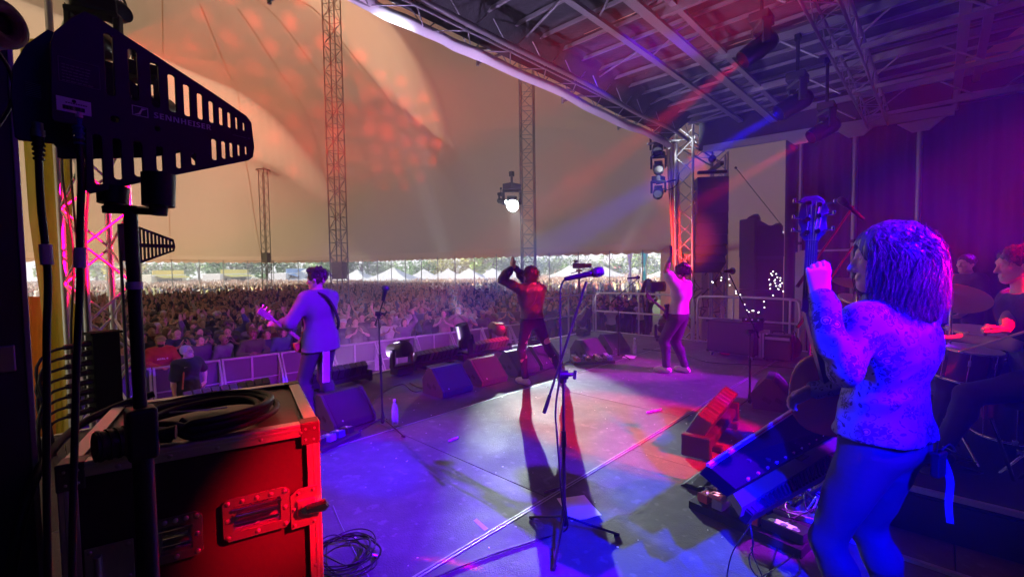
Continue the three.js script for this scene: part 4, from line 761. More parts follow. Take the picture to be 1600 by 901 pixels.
{ // stand under the antennas
  const c = atD(203, 330, 0.82), t = thing('antenna_stand', 'black tube stand holding the two antenna blades', 'stand', [c.x, 0, c.z]);
  const y = (py) => atD(210, py, 0.82).y;
  obj('tube', [rod([0, y(690), 0], [0, c.y + 0.01, 0], 0.0105, 0.0105, 16)], M.black, t);
  obj('tube', [rod([0, 0.25, 0], [0, y(722), 0], 0.0165, 0.0165, 16)], M.black, t);
  obj('collar', [rbox(0.046, y(640) - y(722), 0.05, 0.008, [0, (y(640) + y(722)) / 2, 0]), rod([0.02, y(690), 0.0], [0.05, y(690), 0.01], 0.01, 0.014, 10)], M.black, t);
  obj('tape', [rod([0, y(452), 0], [0, y(440), 0], 0.0125, 0.0125, 14)], M.gaffer, t);
  const X = (px, py, dd = 0.82) => arr(atD(px, py, dd).sub(V(c.x, 0, c.z)));
  obj('cross_bar', [bar(X(160, 326, 0.8), X(252, 330, 0.84), 0.012, 0.016)], M.black, t);
  for (const [x0, y0, x1, y1, r] of [[247, 272, 247, 322, 0.026], [176, 292, 176, 318, 0.024]]) obj('holder', [rod(X(x0, y0), X(x1, y1), r, r * 0.95, 18), rod(X(x1, y1 - 2), X(x1, y1 + 14), r * 0.55, r * 0.5, 14)], M.black, t);
  for (const a of [0.4, 2.5, 4.6]) obj('leg', [rod([0, 0.6, 0], [0.45 * cos(a), 0.02, 0.45 * sin(a)], 0.011), sphere(0.018, [0.45 * cos(a), 0.018, 0.45 * sin(a)])], M.black, t);
}
{ // rack case
  const hTop = 1.28, A = atY(87, 730, hTop), B = atY(497, 659, hTop), C = atY(428, 601, hTop), w = A.distanceTo(B), d = B.distanceTo(C), ang = Math.atan2(-(B.z - A.z), B.x - A.x);
  const mid = A.clone().add(B).multiplyScalar(0.5), back = V(0, 0, -1).applyAxisAngle(UP, ang).multiplyScalar(d / 2);
  const t = thing('rack_case', 'black rack flight case with aluminium edges, lit red, under a coil of cable', 'flight case', [mid.x + back.x, 0, mid.z + back.z], ang);
  const lam = mat([0.028, 0.026, 0.026], { rough: 0.38, bump: 0.0005 }), e = 0.034, h0 = 0.14, edge = M.alu;
  obj('panel', [rbox(w - 0.02, hTop - h0 - 0.02, d - 0.02, 0.004, [0, (hTop + h0) / 2, 0])], lam, t);
  const W = w / 2, D = d / 2;
  // plain overlapping strips make the angle edges
  const strip = (sx, sy, sz, p) => rbox(sx, sy, sz, 0.0025, p);
  for (const s of [1, -1]) {
    obj('edge', [strip(w - 0.07, e, 0.004, [0, hTop - e / 2, s * D]), strip(w - 0.07, 0.004, e, [0, hTop, s * (D - e / 2)]), strip(w - 0.07, 0.008, 0.003, [0, hTop - e * 0.4, s * (D + 0.002)])], edge, t);
    obj('edge', [strip(0.004, e, d - 0.07, [s * W, hTop - e / 2, 0]), strip(e, 0.004, d - 0.07, [s * (W - e / 2), hTop, 0])], edge, t);
    obj('edge', [strip(w - 0.07, e, 0.004, [0, h0 + e / 2, s * D]), strip(0.004, e, d - 0.07, [s * W, h0 + e / 2, 0])], edge, t);
    for (const q of [1, -1]) {
      obj('edge', [strip(e, hTop - h0 - 0.1, 0.004, [s * (W - e / 2), (hTop + h0) / 2, q * D]), strip(0.004, hTop - h0 - 0.1, e, [s * W, (hTop + h0) / 2, q * (D - e / 2)]), strip(0.008, hTop - h0 - 0.1, 0.003, [s * (W - e * 0.4), (hTop + h0) / 2, q * (D + 0.002)])], edge, t);
      const cm = mat([0.1, 0.1, 0.1], { rough: 0.4, metal: 0.6 });
      const cn = obj('corner', [strip(0.05, 0.062, 0.006, [s * (W - 0.023), hTop - 0.029, q * (D + 0.001)]), strip(0.006, 0.062, 0.05, [s * (W + 0.001), hTop - 0.029, q * (D - 0.023)]), strip(0.05, 0.006, 0.05, [s * (W - 0.023), hTop + 0.001, q * (D - 0.023)]), strip(0.05, 0.062, 0.006, [s * (W - 0.023), h0 + 0.03, q * (D + 0.001)])], cm, t);
      obj('rivet', [[0.012, 0.014], [0.036, 0.014], [0.036, 0.044], [0.014, 0.046]].map(([a, b]) => sphere(0.0035, [s * (W - a), hTop - b, q * (D + 0.004)], [1, 1, 0.6])), M.steel, cn);
    }
  }
  for (let i = -2; i <= 2; i++) { obj('rivet', [sphere(0.0055, [i * 0.1 + 0.03, hTop - 0.022, D + 0.002], [1, 1, 0.5])], M.steel, t); obj('rivet', [sphere(0.005, [W - 0.02, 0.35 + (i + 2) * 0.17, D + 0.002], [1, 1, 0.5])], M.steel, t); }
  const F = (px, py) => { const r = camRay(px, py), n = V(0, 0, 1).applyAxisAngle(UP, ang), t0 = mid.clone().sub(EYE).dot(n) / r.dot(n), p = EYE.clone().addScaledVector(r, t0).sub(t.position).applyAxisAngle(UP, -ang); return [p.x, p.y]; };
  const handle = (x0, y0, x1, y1, lab) => {
    const a = F(x0, y0), b = F(x1, y1), cw = b[0] - a[0], ch = 0.115, cx = (a[0] + b[0]) / 2, cy = (a[1] + b[1]) / 2;
    const hnd = obj('handle', [prism([[-cw / 2, -ch / 2 + 0.012], [-cw / 2 + 0.012, -ch / 2], [cw / 2 - 0.012, -ch / 2], [cw / 2, -ch / 2 + 0.012], [cw / 2, ch / 2 - 0.012], [cw / 2 - 0.012, ch / 2], [-cw / 2 + 0.012, ch / 2], [-cw / 2, ch / 2 - 0.012]], 0.004, 0.001, [[[-cw / 2 + 0.022, -ch / 2 + 0.022], [-cw / 2 + 0.022, ch / 2 - 0.022], [cw / 2 - 0.022, ch / 2 - 0.022], [cw / 2 - 0.022, -ch / 2 + 0.022]]]).translate(cx, cy, D + 0.002),
      box(cw - 0.04, ch - 0.04, 0.002, [cx, cy, D - 0.004])], mat([0.45, 0.45, 0.46], { rough: 0.25, metal: 0.9 }), t); if (lab) hnd.userData.label = lab;
    obj('grip', [rod([cx - cw / 2 + 0.03, cy + 0.012, D + 0.014], [cx + cw / 2 - 0.03, cy + 0.012, D + 0.014], 0.0085, 0.0085, 12), rod([cx - cw / 2 + 0.02, cy + 0.026, D + 0.006], [cx + cw / 2 - 0.02, cy + 0.026, D + 0.006], 0.004), rbox(cw - 0.05, 0.02, 0.004, 0.002, [cx, cy - 0.02, D + 0.002], [0.5, 0, 0])], M.chrome, hnd);
    obj('rivet', [[-1, -1], [0, -1], [1, -1], [-1, 1], [0, 1], [1, 1], [-1, 0], [1, 0], [-0.5, 1], [0.5, 1]].map(([i, j]) => sphere(0.0058, [cx + i * (cw / 2 - 0.011), cy + j * (ch / 2 - 0.011), D + 0.005], [1, 1, 0.6])), M.steel, hnd);
  };
  handle(348, 812, 452, 792); handle(232, 852, 316, 828);
  const l = F(478, 790);
  const la = obj('latch', [prism([[-0.04, -0.055], [0.03, -0.055], [0.03, 0.055], [-0.02, 0.055], [-0.04, 0.04]], 0.004, 0.001).translate(l[0], l[1], D + 0.004), rbox(0.05, 0.05, 0.012, 0.004, [l[0], l[1], D + 0.008])], M.steel, t);
  obj('butterfly', [prism([[-0.02, -0.008], [0.024, -0.014], [0.032, 0], [0.024, 0.014], [-0.02, 0.008]], 0.02, 0.004).rotateX(0.5).translate(l[0] + 0.022, l[1], D + 0.022), rod([l[0] - 0.005, l[1], D], [l[0] - 0.005, l[1], D + 0.024], 0.011)], M.chrome, la);
  obj('rivet', [[-0.032, -0.046], [0.02, -0.046], [0.02, 0.046], [-0.02, 0.044], [-0.032, 0]].map(([a, b]) => sphere(0.005, [l[0] + a, l[1] + b, D + 0.007], [1, 1, 0.6])), M.steel, la);
  const l2 = F(172, 880);
  const lb = obj('latch', [rbox(0.09, 0.1, 0.004, 0.002, [l2[0], l2[1], D + 0.003]), rod([l2[0] - 0.02, l2[1] - 0.03, D + 0.012], [l2[0] - 0.02, l2[1] + 0.03, D + 0.012], 0.008)], M.steel, t);
  obj('rivet', [[-0.035, 0.04], [0.035, 0.04], [-0.035, -0.04], [0.035, -0.04]].map(([a, b]) => sphere(0.005, [l2[0] + a, l2[1] + b, D + 0.006], [1, 1, 0.6])), M.steel, lb);
  for (const s of [1, -1]) for (const q of [1, -1]) obj('castor', [disc(0.05, 0.035, [s * (W - 0.08), 0.05, q * (D - 0.08)], [0, 0, PI / 2]), rbox(0.09, 0.03, 0.09, 0.004, [s * (W - 0.08), 0.122, q * (D - 0.08)]), rbox(0.05, 0.06, 0.05, 0.004, [s * (W - 0.08), 0.085, q * (D - 0.08)])], M.blackMetal, t);
  // coil of thick cable on top
  const cc = atY(322, 648, hTop + 0.02), coil = [], N = 7 * 26; reseed(11);
  const rx = 0.178, rz = 0.165;
  for (let i = 0; i <= N; i++) { const a = i / 26 * PI * 2 + 2.2, k = floor(i / 26), r = 1 - 0.035 * k + 0.05 * noise3(i * 0.12, k, 3), hgt = 0.012 + 0.008 * ((k * 2) % 5) + 0.006 * noise3(i * 0.2, 4, k); coil.push([rx * r * cos(a), hgt, rz * r * sin(a)]); }
  const tail = atY(200, 628, hTop + 0.02).sub(cc), tl = [[tail.x, 0.02, tail.z]];
  const k1 = thing('cable_coil', 'coil of thick black cable lying on the rack case', 'cable', [cc.x, hTop + 0.003, cc.z]);
  obj('cable', tube(coil, 0.0095, 420, 8), M.rubber, k1);
  const cn = atY(200, 688, hTop + 0.04).sub(cc);
  obj('plug', [rod([cn.x - 0.06, 0.038, cn.z + 0.0], [cn.x + 0.02, 0.035, cn.z - 0.012], 0.034, 0.034, 18), rod([cn.x + 0.02, 0.035, cn.z - 0.012], [cn.x + 0.075, 0.03, cn.z - 0.02], 0.026, 0.015, 16), ...[0, 1, 2, 3].map((i) => rod([cn.x - 0.055 + i * 0.016, 0.038, cn.z], [cn.x - 0.05 + i * 0.016, 0.038, cn.z - 0.001], 0.0365, 0.0365, 18))], M.black, k1);
  obj('tie', [tube([[-0.06, 0.05, 0.02], [-0.03, 0.055, 0.06], [0.02, 0.05, 0.07], [0.07, 0.04, 0.05]].map(([x, y, z]) => [x - 0.03, y, z]), 0.0022, 16, 5)], M.white, k1);
  const ft = [[240, 615], [190, 632], [130, 660], [80, 705], [50, 755], [30, 820], [15, 900], [5, 980]].map(([x, y], i) => arr(atD(x, y, [1.55, 1.5, 1.4, 1.25, 1.15, 1.1, 1.08, 1.08][i])));
  tag(obj('thick_cable', tube(ft, 0.0115, 70, 10), M.rubber), 'thick black cable running off the rack case down to the left', 'cable');
}
{ // dark cabinet at the left edge
  const p = atD(14, 330, 1.35), q = atD(12, 90, 1.35);
  const t = thing('cabinet', 'tall dark cabinet at the left edge of the stage', 'cabinet', [p.x, 0, p.z], 0.08);
  obj('side', [rbox(0.6, q.y, 0.5, 0.006, [-0.3, q.y / 2, 0])], mat([0.05, 0.045, 0.06], { rough: 0.5, bump: 0.001 }), t);
  obj('edge', [rbox(0.012, q.y, 0.03, 0.003, [0.003, q.y / 2, 0.24])], M.aluDull, t);
  obj('catch', [rbox(0.05, 0.07, 0.012, 0.004, [-0.045, 1.5, 0.254])], M.steel, t);
  const h = atD(-2, 36, 0.8), g = thing('headphones', 'dark headphones with a brown padded cup hanging in the top left corner', 'headphones', arr(h), 0.75);
  obj('cup', [lathe([[0.001, 0], [0.03, 0.002], [0.041, 0.012], [0.043, 0.03], [0.03, 0.045], [0.001, 0.05]], 24).rotateX(-PI / 2)], M.black, g);
  obj('cushion', [new THREE.TorusGeometry(0.03, 0.012, 10, 26).translate(0, 0, 0.004)], mat([0.16, 0.09, 0.06], { rough: 0.7, bump: 0.002 }), g);
  obj('headband', [tube([[0, 0.04, -0.03], [-0.02, 0.12, -0.04], [-0.08, 0.16, -0.05]], 0.008, 16, 8)], M.black, g);
  obj('lead', [tube([[0.01, -0.04, -0.02], [0.03, -0.07, -0.02], [0.032, -0.12, -0.02], [0.0, -0.2, -0.03]], 0.003, 20, 6)], M.rubber, g);
}
// front tower of the roof on the near side, with cable loom and connector box
{
  const c = atD(148, 330, 5.2), t = thing('roof_tower', 'lattice tower at the near front corner of the stage, lit red', 'truss', [c.x, GY, c.z], 0.35, 'front towers of the stage roof');
  lattice(t, [0, 0, 0], [0, 7.6, 0], 0.44, 0.036, 0.015, 0.42, M.alu);
  obj('base_plate', [rbox(0.8, 0.06, 0.8, 0.01, [0, 0.03, 0])], M.steel, t);
  const b = thing('connector_box', 'dark upright connector box with a row of plugged cables in front of the near tower', 'connector box', arr(atD(163, 585, 4.7)), 0.3);
  const sc = 4.7 / 706;
  obj('housing', [rbox(34 * sc, 130 * sc, 0.16, 0.01, [0, 0, 0]), rbox(40 * sc, 4 * sc, 0.2, 0.004, [0, 66 * sc, 0])], mat([0.004, 0.004, 0.004], { rough: 0.8, clearcoat: 0, specularIntensity: 0.25 }), b);
  for (let i = 0; i < 8; i++) {
    const y = (52 - i * 14.5) * sc, pl = obj('plug', [rod([-17 * sc, y, 0.02], [-48 * sc, y - 0.01, 0.04], 0.03, 0.026, 12), rod([-20 * sc, y, 0.02], [-24 * sc, y, 0.022], 0.036, 0.036, 12)], M.blackMetal, b);
    obj('cable', [tube([[-46 * sc, y - 0.01, 0.04], [-66 * sc, y - 0.03, 0.08], [-80 * sc, y - 0.14, 0.1 + 0.05 * sin(i * 2)], [-78 * sc + 0.04 * sin(i), y - 0.45, 0.1], [-60 * sc, -1.3, 0.12]], 0.014, 24, 6)], M.rubber, pl);
  }
  for (let i = 0; i < 4; i++) { const x = 100 + i * 9; tag(obj('tower_cable', tube([[x, -20, 5.1], [x + 6, 120, 5.0], [x - 4 + i * 5, 260, 4.95], [x + 14 - i * 3, 400, 4.9], [x + 10, 520, 4.85], [x + 16, 640, 4.8]].map(([a, y, d]) => arr(atD(a, y, d))), 0.011, 40, 6), M.rubber), ['first', 'second', 'third', 'fourth'][i] + ' from the left of the black cables running down the near front tower', 'cable', 'cables along the near front tower'); }
  const lm = thing('tower_lamp', 'small dark lamp with a lens fixed at the top of the near tower', 'stage light', arr(atD(177, 18, 4.6)), 0.5);
  obj('body', [rbox(0.16, 0.2, 0.2, 0.03)], M.black, lm); obj('lens', [disc(0.07, 0.02, [0.02, -0.02, 0.11], [PI / 2, 0, 0]), new THREE.TorusGeometry(0.075, 0.012, 8, 20).translate(0.02, -0.02, 0.11)], M.glass, lm); obj('bracket', [tube([[-0.1, 0, 0], [-0.11, 0.16, 0], [0, 0.2, 0], [0.11, 0.16, 0], [0.1, 0, 0]], 0.012, 20, 6), rod([0, 0.2, 0], [0, 0.6, 0], 0.018)], M.blackMetal, lm);
  // second smaller-looking antenna by the tower
  const s = atD(187, 382, 3.6), sa = thing('antenna', 'black antenna blade in the distance by the red tower, behind the stand', 'antenna', arr(s), 0.35), k = 3.6 / 706;
  const op = [[-2, 32], [14, 34], [70, 12], [72, 0], [70, -8], [22, -30], [-2, -24]].map(([x, y]) => [x * k * 1.1, y * k]), sl = [];
  for (let i = 0; i < 9; i++) { const x = 26 + i * 5, hh = 26 - i * 2.1; for (const e of [1, -1]) sl.push([[x, e * 3], [x + 2.7, e * 3], [x + 2.7, e * (hh - (e < 0 ? 3 : 1))], [x, e * (hh - (e < 0 ? 2 : 0))]].map(([a, b]) => [a * k * 1.1, b * k])); }
  obj('blade', prism(op, 0.012, 0.001, sl), antM, sa); obj('post', [rod([0, -0.05, 0], [0, -2.0, 0], 0.012)], M.black, sa);
}
{ // coloured banners on the open side, light comes through them
  const flag = (name, label, px, d, col, tr) => {
    const n = px.length / 2, P = [], I = [];
    for (let i = 0; i < n; i++) for (let j = 0; j <= 8; j++) { const a = px[i], b = px[px.length - 1 - i], x = lerp(a[0], b[0], j / 8), y = lerp(a[1], b[1], j / 8), p = atD(x, y, d + 0.06 * sin(j * 1.4 + i)); P.push(p.x, p.y, p.z); }
    for (let i = 0; i < n - 1; i++) for (let j = 0; j < 8; j++) { const c = i * 9 + j; I.push(c, c + 1, c + 9, c + 1, c + 10, c + 9); }
    const g = new THREE.BufferGeometry(); g.setAttribute('position', new THREE.Float32BufferAttribute(P, 3)); g.setIndex(I); g.computeVertexNormals();
    return tag(obj(name, uvBox(g), mat(col, { rough: 1, transmission: tr, side: THREE.DoubleSide })), label, 'banner');
  };
  flag('banner', 'tall yellow banner hanging behind the near tower', [[30, 60], [34, 200], [44, 340], [62, 470], [84, 640], [90, 720], [124, 720], [120, 640], [116, 470], [112, 340], [108, 200], [104, 60]], 7.2, [0.55, 0.47, 0.03], 0.5);
  flag('banner', 'orange banner below the bright field at the left edge', [[22, 463], [26, 540], [30, 640], [34, 720], [98, 720], [92, 640], [84, 540], [76, 463]], 7.8, [0.85, 0.3, 0.02], 0.55);
}
// ------------------------------------------------------------------ things on the stage
const grille = mat([0.03, 0.03, 0.032], { rough: 0.55, bump: 0.002, bumpMap: rep(T.weave, 3) });
const wedgeM = mat([0.03, 0.03, 0.032], { rough: 0.7, bump: 0.001 });
const wedgeProto = (() => { // grille faces +z and up
  const t = new THREE.Group(), prof = [[0.2, 0.0], [0.23, 0.03], [0.23, 0.09], [-0.04, 0.385], [-0.12, 0.39], [-0.27, 0.2], [-0.25, 0.0]];
  obj('cabinet', [prism(prof, 0.5, 0.012).rotateY(-PI / 2)], wedgeM, t);
  for (const s of [1, -1]) { const sd = obj('side', [prism(prof.map(([a, b]) => [a * 1.02, b * 1.02 + 0.001]), 0.035, 0.008).rotateY(-PI / 2).translate(s * 0.266, 0, 0)], mat([0.04, 0.04, 0.043], { rough: 0.6 }), t);
    obj('handle', [rbox(0.012, 0.06, 0.11, 0.01, [s * 0.28, 0.13, -0.1], [0.5, 0, 0]), rbox(0.012, 0.055, 0.09, 0.01, [s * 0.28, 0.14, 0.035], [0.5, 0, 0])], M.matte, sd); }
  const n = nrm([0, 0.27, 0.295]), mid = [0, 0.24, 0.1];
  obj('grille', [rbox(0.47, 0.012, 0.37, 0.004, [mid[0], mid[1] + n[1] * 0.004, mid[2] + n[2] * 0.004], [Math.atan2(0.295, 0.27), 0, 0])], grille, t);
  obj('badge', [disc(0.012, 0.004, [-0.16, 0.12, 0.222], [PI / 2 + 0.9 - PI / 2 + 0.0, 0, 0], 12)], M.aluDull, t);
  return t;
})();
const wedges = [
  [2.32, -4.82, 0.1, 'monitor wedge nearest to the case, at the feet of the guitarist in the pale jacket'], [3.9, -4.95, -0.02, 'monitor wedge lit blue on its grille, left of the pair in the middle'], [4.62, -4.97, -0.02, 'monitor wedge lit magenta on its grille, right of the pair in the middle'],
  [5.42, -5.0, -0.04, 'monitor wedge lit red directly behind the singer'], [6.05, -5.0, -0.06, 'monitor wedge in haze just right of the singer, touching the red lit one'], [7.1, -4.75, -0.15, 'hazy monitor wedge with a cluster of pedals in front of it'], [7.95, -4.75, -0.2, 'hazy reddish monitor wedge farthest right along the front, by the thin mic stand'], [6.15, -1.4, 0.15, 'monitor wedge lit bright blue beyond the keyboards'],
];
wedges.forEach(([x, z, r, label], i) => { const o = i ? wedgeProto.clone() : wedgeProto; o.name = numbered('monitor_wedge'); scene.add(o); o.position.set(x, 0, z); o.rotation.y = r; o.scale.setScalar(0.92); o.userData = { label, category: 'monitor speaker', group: 'monitor wedges on the stage' }; });
const battenProto = (() => {
  const t = new THREE.Group(), L = 1.05;
  obj('base', [rbox(L, 0.07, 0.16, 0.015, [0, 0.08, 0]), rbox(0.06, 0.16, 0.2, 0.012, [-L / 2 + 0.02, 0.09, 0]), rbox(0.06, 0.16, 0.2, 0.012, [L / 2 - 0.02, 0.09, 0])], M.matte, t);
  const cell = rbox(0.086, 0.2, 0.12, 0.012); const cm = mat([0.045, 0.04, 0.042], { rough: 0.5, bump: 0.0006 });
  for (let i = 0; i < 10; i++) { const o = obj('cell', cell, cm, t); o.position.set(-L / 2 + 0.1 + i * 0.0945, 0.2, 0); o.rotation.x = 0.5; }
  obj('foot', [rbox(0.05, 0.05, 0.26, 0.01, [-0.3, 0.025, 0]), rbox(0.05, 0.05, 0.26, 0.01, [0.3, 0.025, 0])], M.matte, t);
  return t;
})();
[[1.6, -6.45, 0, 'row of lamp cells on the stage front, nearest to the case, lit dull red'], [3.0, -6.45, 0.02, 'row of lamp cells right of the guitarist in the pale jacket'], [4.85, -6.5, 0.03, 'row of lamp cells on the stage front right of the standing moving head'], [6.2, -6.5, 0.02, 'row of lamp cells on the stage front, behind the pair of wedges'], [4.62, -1.62, 0.12, 'row of lamp cells with red ribs on the deck beyond the keyboards']].forEach(([x, z, r, label], i) => { const o = i ? battenProto.clone() : battenProto; o.name = numbered('lamp_batten'); scene.add(o); o.position.set(x, 0, z); o.rotation.y = r; if (i === 4) o.scale.set(1.25, 1.25, 1.25); o.userData = { label, category: 'stage light', group: 'ribbed lamp rows' }; });

// microphones and stands: points are places in metres
const micGeo = (a, b, k = 1) => { const m = along(a, b), L = m.L; return { body: [lathe([[0.001, -L / 2], [0.011 * k, -L / 2], [0.013 * k, -L / 2 + 0.03], [0.016 * k, L * 0.14], [0.019 * k, L * 0.2], [0.001, L * 0.21]], 14).applyMatrix4(m.m)], head: [lathe([[0.001, L * 0.2], [0.022 * k, L * 0.2], [0.0265 * k, L * 0.3], [0.0265 * k, L * 0.4], [0.02 * k, L * 0.48], [0.001, L * 0.5]], 16).applyMatrix4(m.m), new THREE.TorusGeometry(0.026 * k, 0.002 * k, 6, 18).rotateX(PI / 2).translate(0, L * 0.31, 0).applyMatrix4(m.m)] }; };
const micMesh = mat([0.1, 0.1, 0.105], { rough: 0.4, metal: 0.5, bump: 0.0008, bumpMap: rep(T.weave, 20) });
function mic(label, a, b, k = 1, group) { const o = thing('microphone', label, 'microphone', a, 0, group), g = micGeo([0, 0, 0], sub(b, a), k); obj('handle', g.body, M.blackMetal, o); obj('grille', g.head, micMesh, o); return o; }
function micStand(label, base, top, boomA, boomB, legs, o = {}) {
  const t = thing('mic_stand', label, 'mic stand', base, 0, 'mic stands'), R = (p) => sub(p, base), m = o.m ?? M.blackMetal, h = R(top);
  obj('tube', [rod([0, 0.09, 0], mix3([0, 0, 0], h, 0.6), 0.0125 * (o.k ?? 1))], m, t);
  obj('tube', [rod(mix3([0, 0, 0], h, 0.58), h, 0.0085 * (o.k ?? 1))], m, t);
  obj('collar', [rod(mix3([0, 0, 0], h, 0.55), mix3([0, 0, 0], h, 0.65), 0.017 * (o.k ?? 1), 0.015 * (o.k ?? 1), 12)], m, t);
  obj('hub', [lathe([[0.001, 0.19], [0.014, 0.18], [0.022, 0.12], [0.026, 0.07], [0.018, 0.05], [0.001, 0.05]], 14)], m, t);
  for (const l of legs) obj('leg', [rod([0, 0.11, 0], add(R(l), [0, 0.012, 0]), 0.0085, 0.0085, 8), rod(mix3([0, 0.11, 0], R(l), 0.9), add(R(l), [0, 0.012, 0]), 0.013, 0.011, 8)], m, t);
  if (boomA) {
    obj('boom', [rod(R(boomA), R(boomB), 0.0078 * (o.k ?? 1)), rod(R(boomA), mix3(R(boomA), R(boomB), 0.14), 0.0125 * (o.k ?? 1), 0.0115 * (o.k ?? 1), 10)], m, t);
    obj('clutch', [rod(add(h, [-0.022, 0, -0.02]), add(h, [0.022, 0.0, 0.02]), 0.028 * (o.k ?? 1), 0.028 * (o.k ?? 1), 14), rbox(0.035, 0.07, 0.035, 0.008, add(h, [0, -0.02, 0])), rod(add(h, [0.02, 0, 0.02]), add(h, [0.05, 0.0, 0.045]), 0.014, 0.01, 10), rbox(0.07, 0.014, 0.02, 0.005, add(h, [0.05, 0.0, 0.055]), [0.2, 0.6, 0.5])], m, t);
  }
  return t;
}
const P = (x, y, d) => arr(atD(x, y, d)), F0 = (x, y, h = 0) => arr(atY(x, y, h));
{
  const b = F0(882, 832), d0 = 2.83, top = P(873, 590, 2.81);
  micStand('black mic stand with a long slanting boom in the middle of the stage foreground', b, [b[0], top[1], b[2]], P(850, 645, 2.78), P(916, 440, 2.78), [F0(828, 810), F0(968, 838), F0(865, 893)]);
  mic('black vocal microphone pointing right on the slanting boom in the foreground', P(882, 436, 2.77), P(944, 423, 2.77), 1.15);
  obj; const clip = P(916, 436, 2.77); void clip;
  tag(obj('mic_cable', tube([P(883, 436, 2.77), P(877, 445, 2.775), P(875, 480, 2.78), P(876, 560, 2.78), P(873, 600, 2.77), P(868, 640, 2.77), P(872, 700, 2.77), P(878, 780, 2.75), F0(884, 828, 0.01), F0(840, 843, 0.008), F0(770, 866, 0.008), F0(700, 893, 0.008), F0(620, 930, 0.008)], 0.006, 120, 7), M.rubber), 'black mic cable hanging off the boom and running over the deck to the lower left', 'cable');
  const b2 = F0(598, 668); micStand('mic stand in front of the guitarist in the pale jacket', b2, P(591, 490, 4.86), P(586, 508, 4.88), P(600, 466, 4.84), [F0(560, 675), F0(632, 684), F0(603, 655)]);
  mic('microphone pointing up on the stand beside the guitarist in the pale jacket', P(598, 470, 4.84), P(603, 446, 4.84), 1.6);
  const d3 = 8.35, b3 = F0(967, 560); micStand('thin mic stand far along the stage front, with a boom tilted up to the right', b3, P(966, 465, d3), P(955, 472, d3), P(998, 434, d3), [F0(950, 563), F0(985, 562), F0(968, 552)]);
  mic('microphone on the thin far mic stand', P(980, 435, d3), P(1000, 433, d3), 1.3);
  const b4 = F0(1172, 636), d4 = 5.28; micStand('mic stand with its boom slanting up to the left, beyond the keyboards', b4, P(1172, 518, d4), P(1186, 528, d4), P(1140, 428, d4), [F0(1150, 640), F0(1198, 640), F0(1175, 622)]);
  mic('microphone with a broad round head at the end of the left slanting boom', P(1133, 424, d4), P(1147, 423, d4 + 0.05), 1.5);
  const b5 = [...P(1265, 700, 3.1)]; b5[1] = 0; micStand('reddish mic stand beside the bass player, its boom rising to the right', b5, P(1266, 452, 3.1), P(1246, 448, 3.1), P(1334, 322, 3.1), [add(b5, [0.25, 0, 0.1]), add(b5, [-0.2, 0, 0.15]), add(b5, [0, 0, -0.26])], { m: mat([0.16, 0.05, 0.06], { rough: 0.35, metal: 0.6 }) });
  mic('thin microphone pointing up to the left above the head of the bass player', P(1350, 343, 3.1), P(1311, 309, 3.1), 0.95);
  const b6 = [...P(1290, 700, 3.6)]; b6[1] = 0; micStand('short mic stand with a plain boom behind the hand of the bass player', b6, P(1288, 470, 3.6), P(1246, 512, 3.6), P(1333, 385, 3.6), [add(b6, [0.25, 0, 0.1]), add(b6, [-0.2, 0, 0.15]), add(b6, [0, 0, -0.26])]);
}
tag(obj('set_list', uvBox(new THREE.BufferGeometry().setFromPoints([F0(870, 780, 0.005), F0(913, 774, 0.004), F0(940, 808, 0.007), F0(893, 815, 0.004), F0(870, 780, 0.005), F0(940, 808, 0.007)].map((p) => V(...p))).setAttribute('x', new THREE.BufferAttribute(new Float32Array(6), 1))), M.paper), 'sheet of white paper on the deck by the foot of the foreground mic stand', 'paper');
scene.children.at(-1).geometry = (() => { const q = [F0(870, 780, 0), F0(913, 774, 0), F0(940, 808, 0), F0(893, 815, 0)], c = [0, 1, 2].map((i) => (q[0][i] + q[1][i] + q[2][i] + q[3][i]) / 4); const N = 8, Ps = [], I = []; for (let i = 0; i <= N; i++) for (let j = 0; j <= N; j++) { const a = mix3(mix3(q[0], q[1], i / N), mix3(q[3], q[2], i / N), j / N); Ps.push(a[0], 0.005 + 0.006 * max(0, noise3(i * 0.3, j * 0.4, 2)) + 0.01 * max(0, i + j - 12) / 4, a[2]); } for (let i = 0; i < N; i++) for (let j = 0; j < N; j++) { const k = i * (N + 1) + j; I.push(k, k + 1, k + N + 1, k + 1, k + N + 2, k + N + 1); } void c; const g = new THREE.BufferGeometry(); g.setAttribute('position', new THREE.Float32BufferAttribute(Ps, 3)); g.setIndex(I); g.computeVertexNormals(); return uvBox(g); })();
M.paper.side = THREE.DoubleSide;
{ const q = F0(984, 557, 0.006); tag(obj('set_list', [rbox(0.3, 0.004, 0.22, 0.001, q, [0, 0.3, 0])], M.paper), 'sheet of paper lit pink on the deck below the thin far mic stand', 'paper'); }
const bottleProto = (() => { const t = new THREE.Group(); obj('bottle_wall', lathe([[0.001, 0.004], [0.03, 0], [0.034, 0.012], [0.034, 0.13], [0.031, 0.14], [0.034, 0.15], [0.033, 0.18], [0.018, 0.215], [0.013, 0.222], [0.013, 0.235]], 18), mat([0.9, 0.92, 0.95], { rough: 0.12, transmission: 0.75, ior: 1.4, side: THREE.DoubleSide }), t); obj('cap', [rod([0, 0.232, 0], [0, 0.252, 0], 0.0145, 0.0145, 14)], M.white, t); obj('water', lathe([[0.001, 0.006], [0.0315, 0.008], [0.0315, 0.16], [0.001, 0.161]], 16), mat([0.75, 0.8, 0.9], { rough: 0.1, transmission: 0.5 }), t); return t; })();
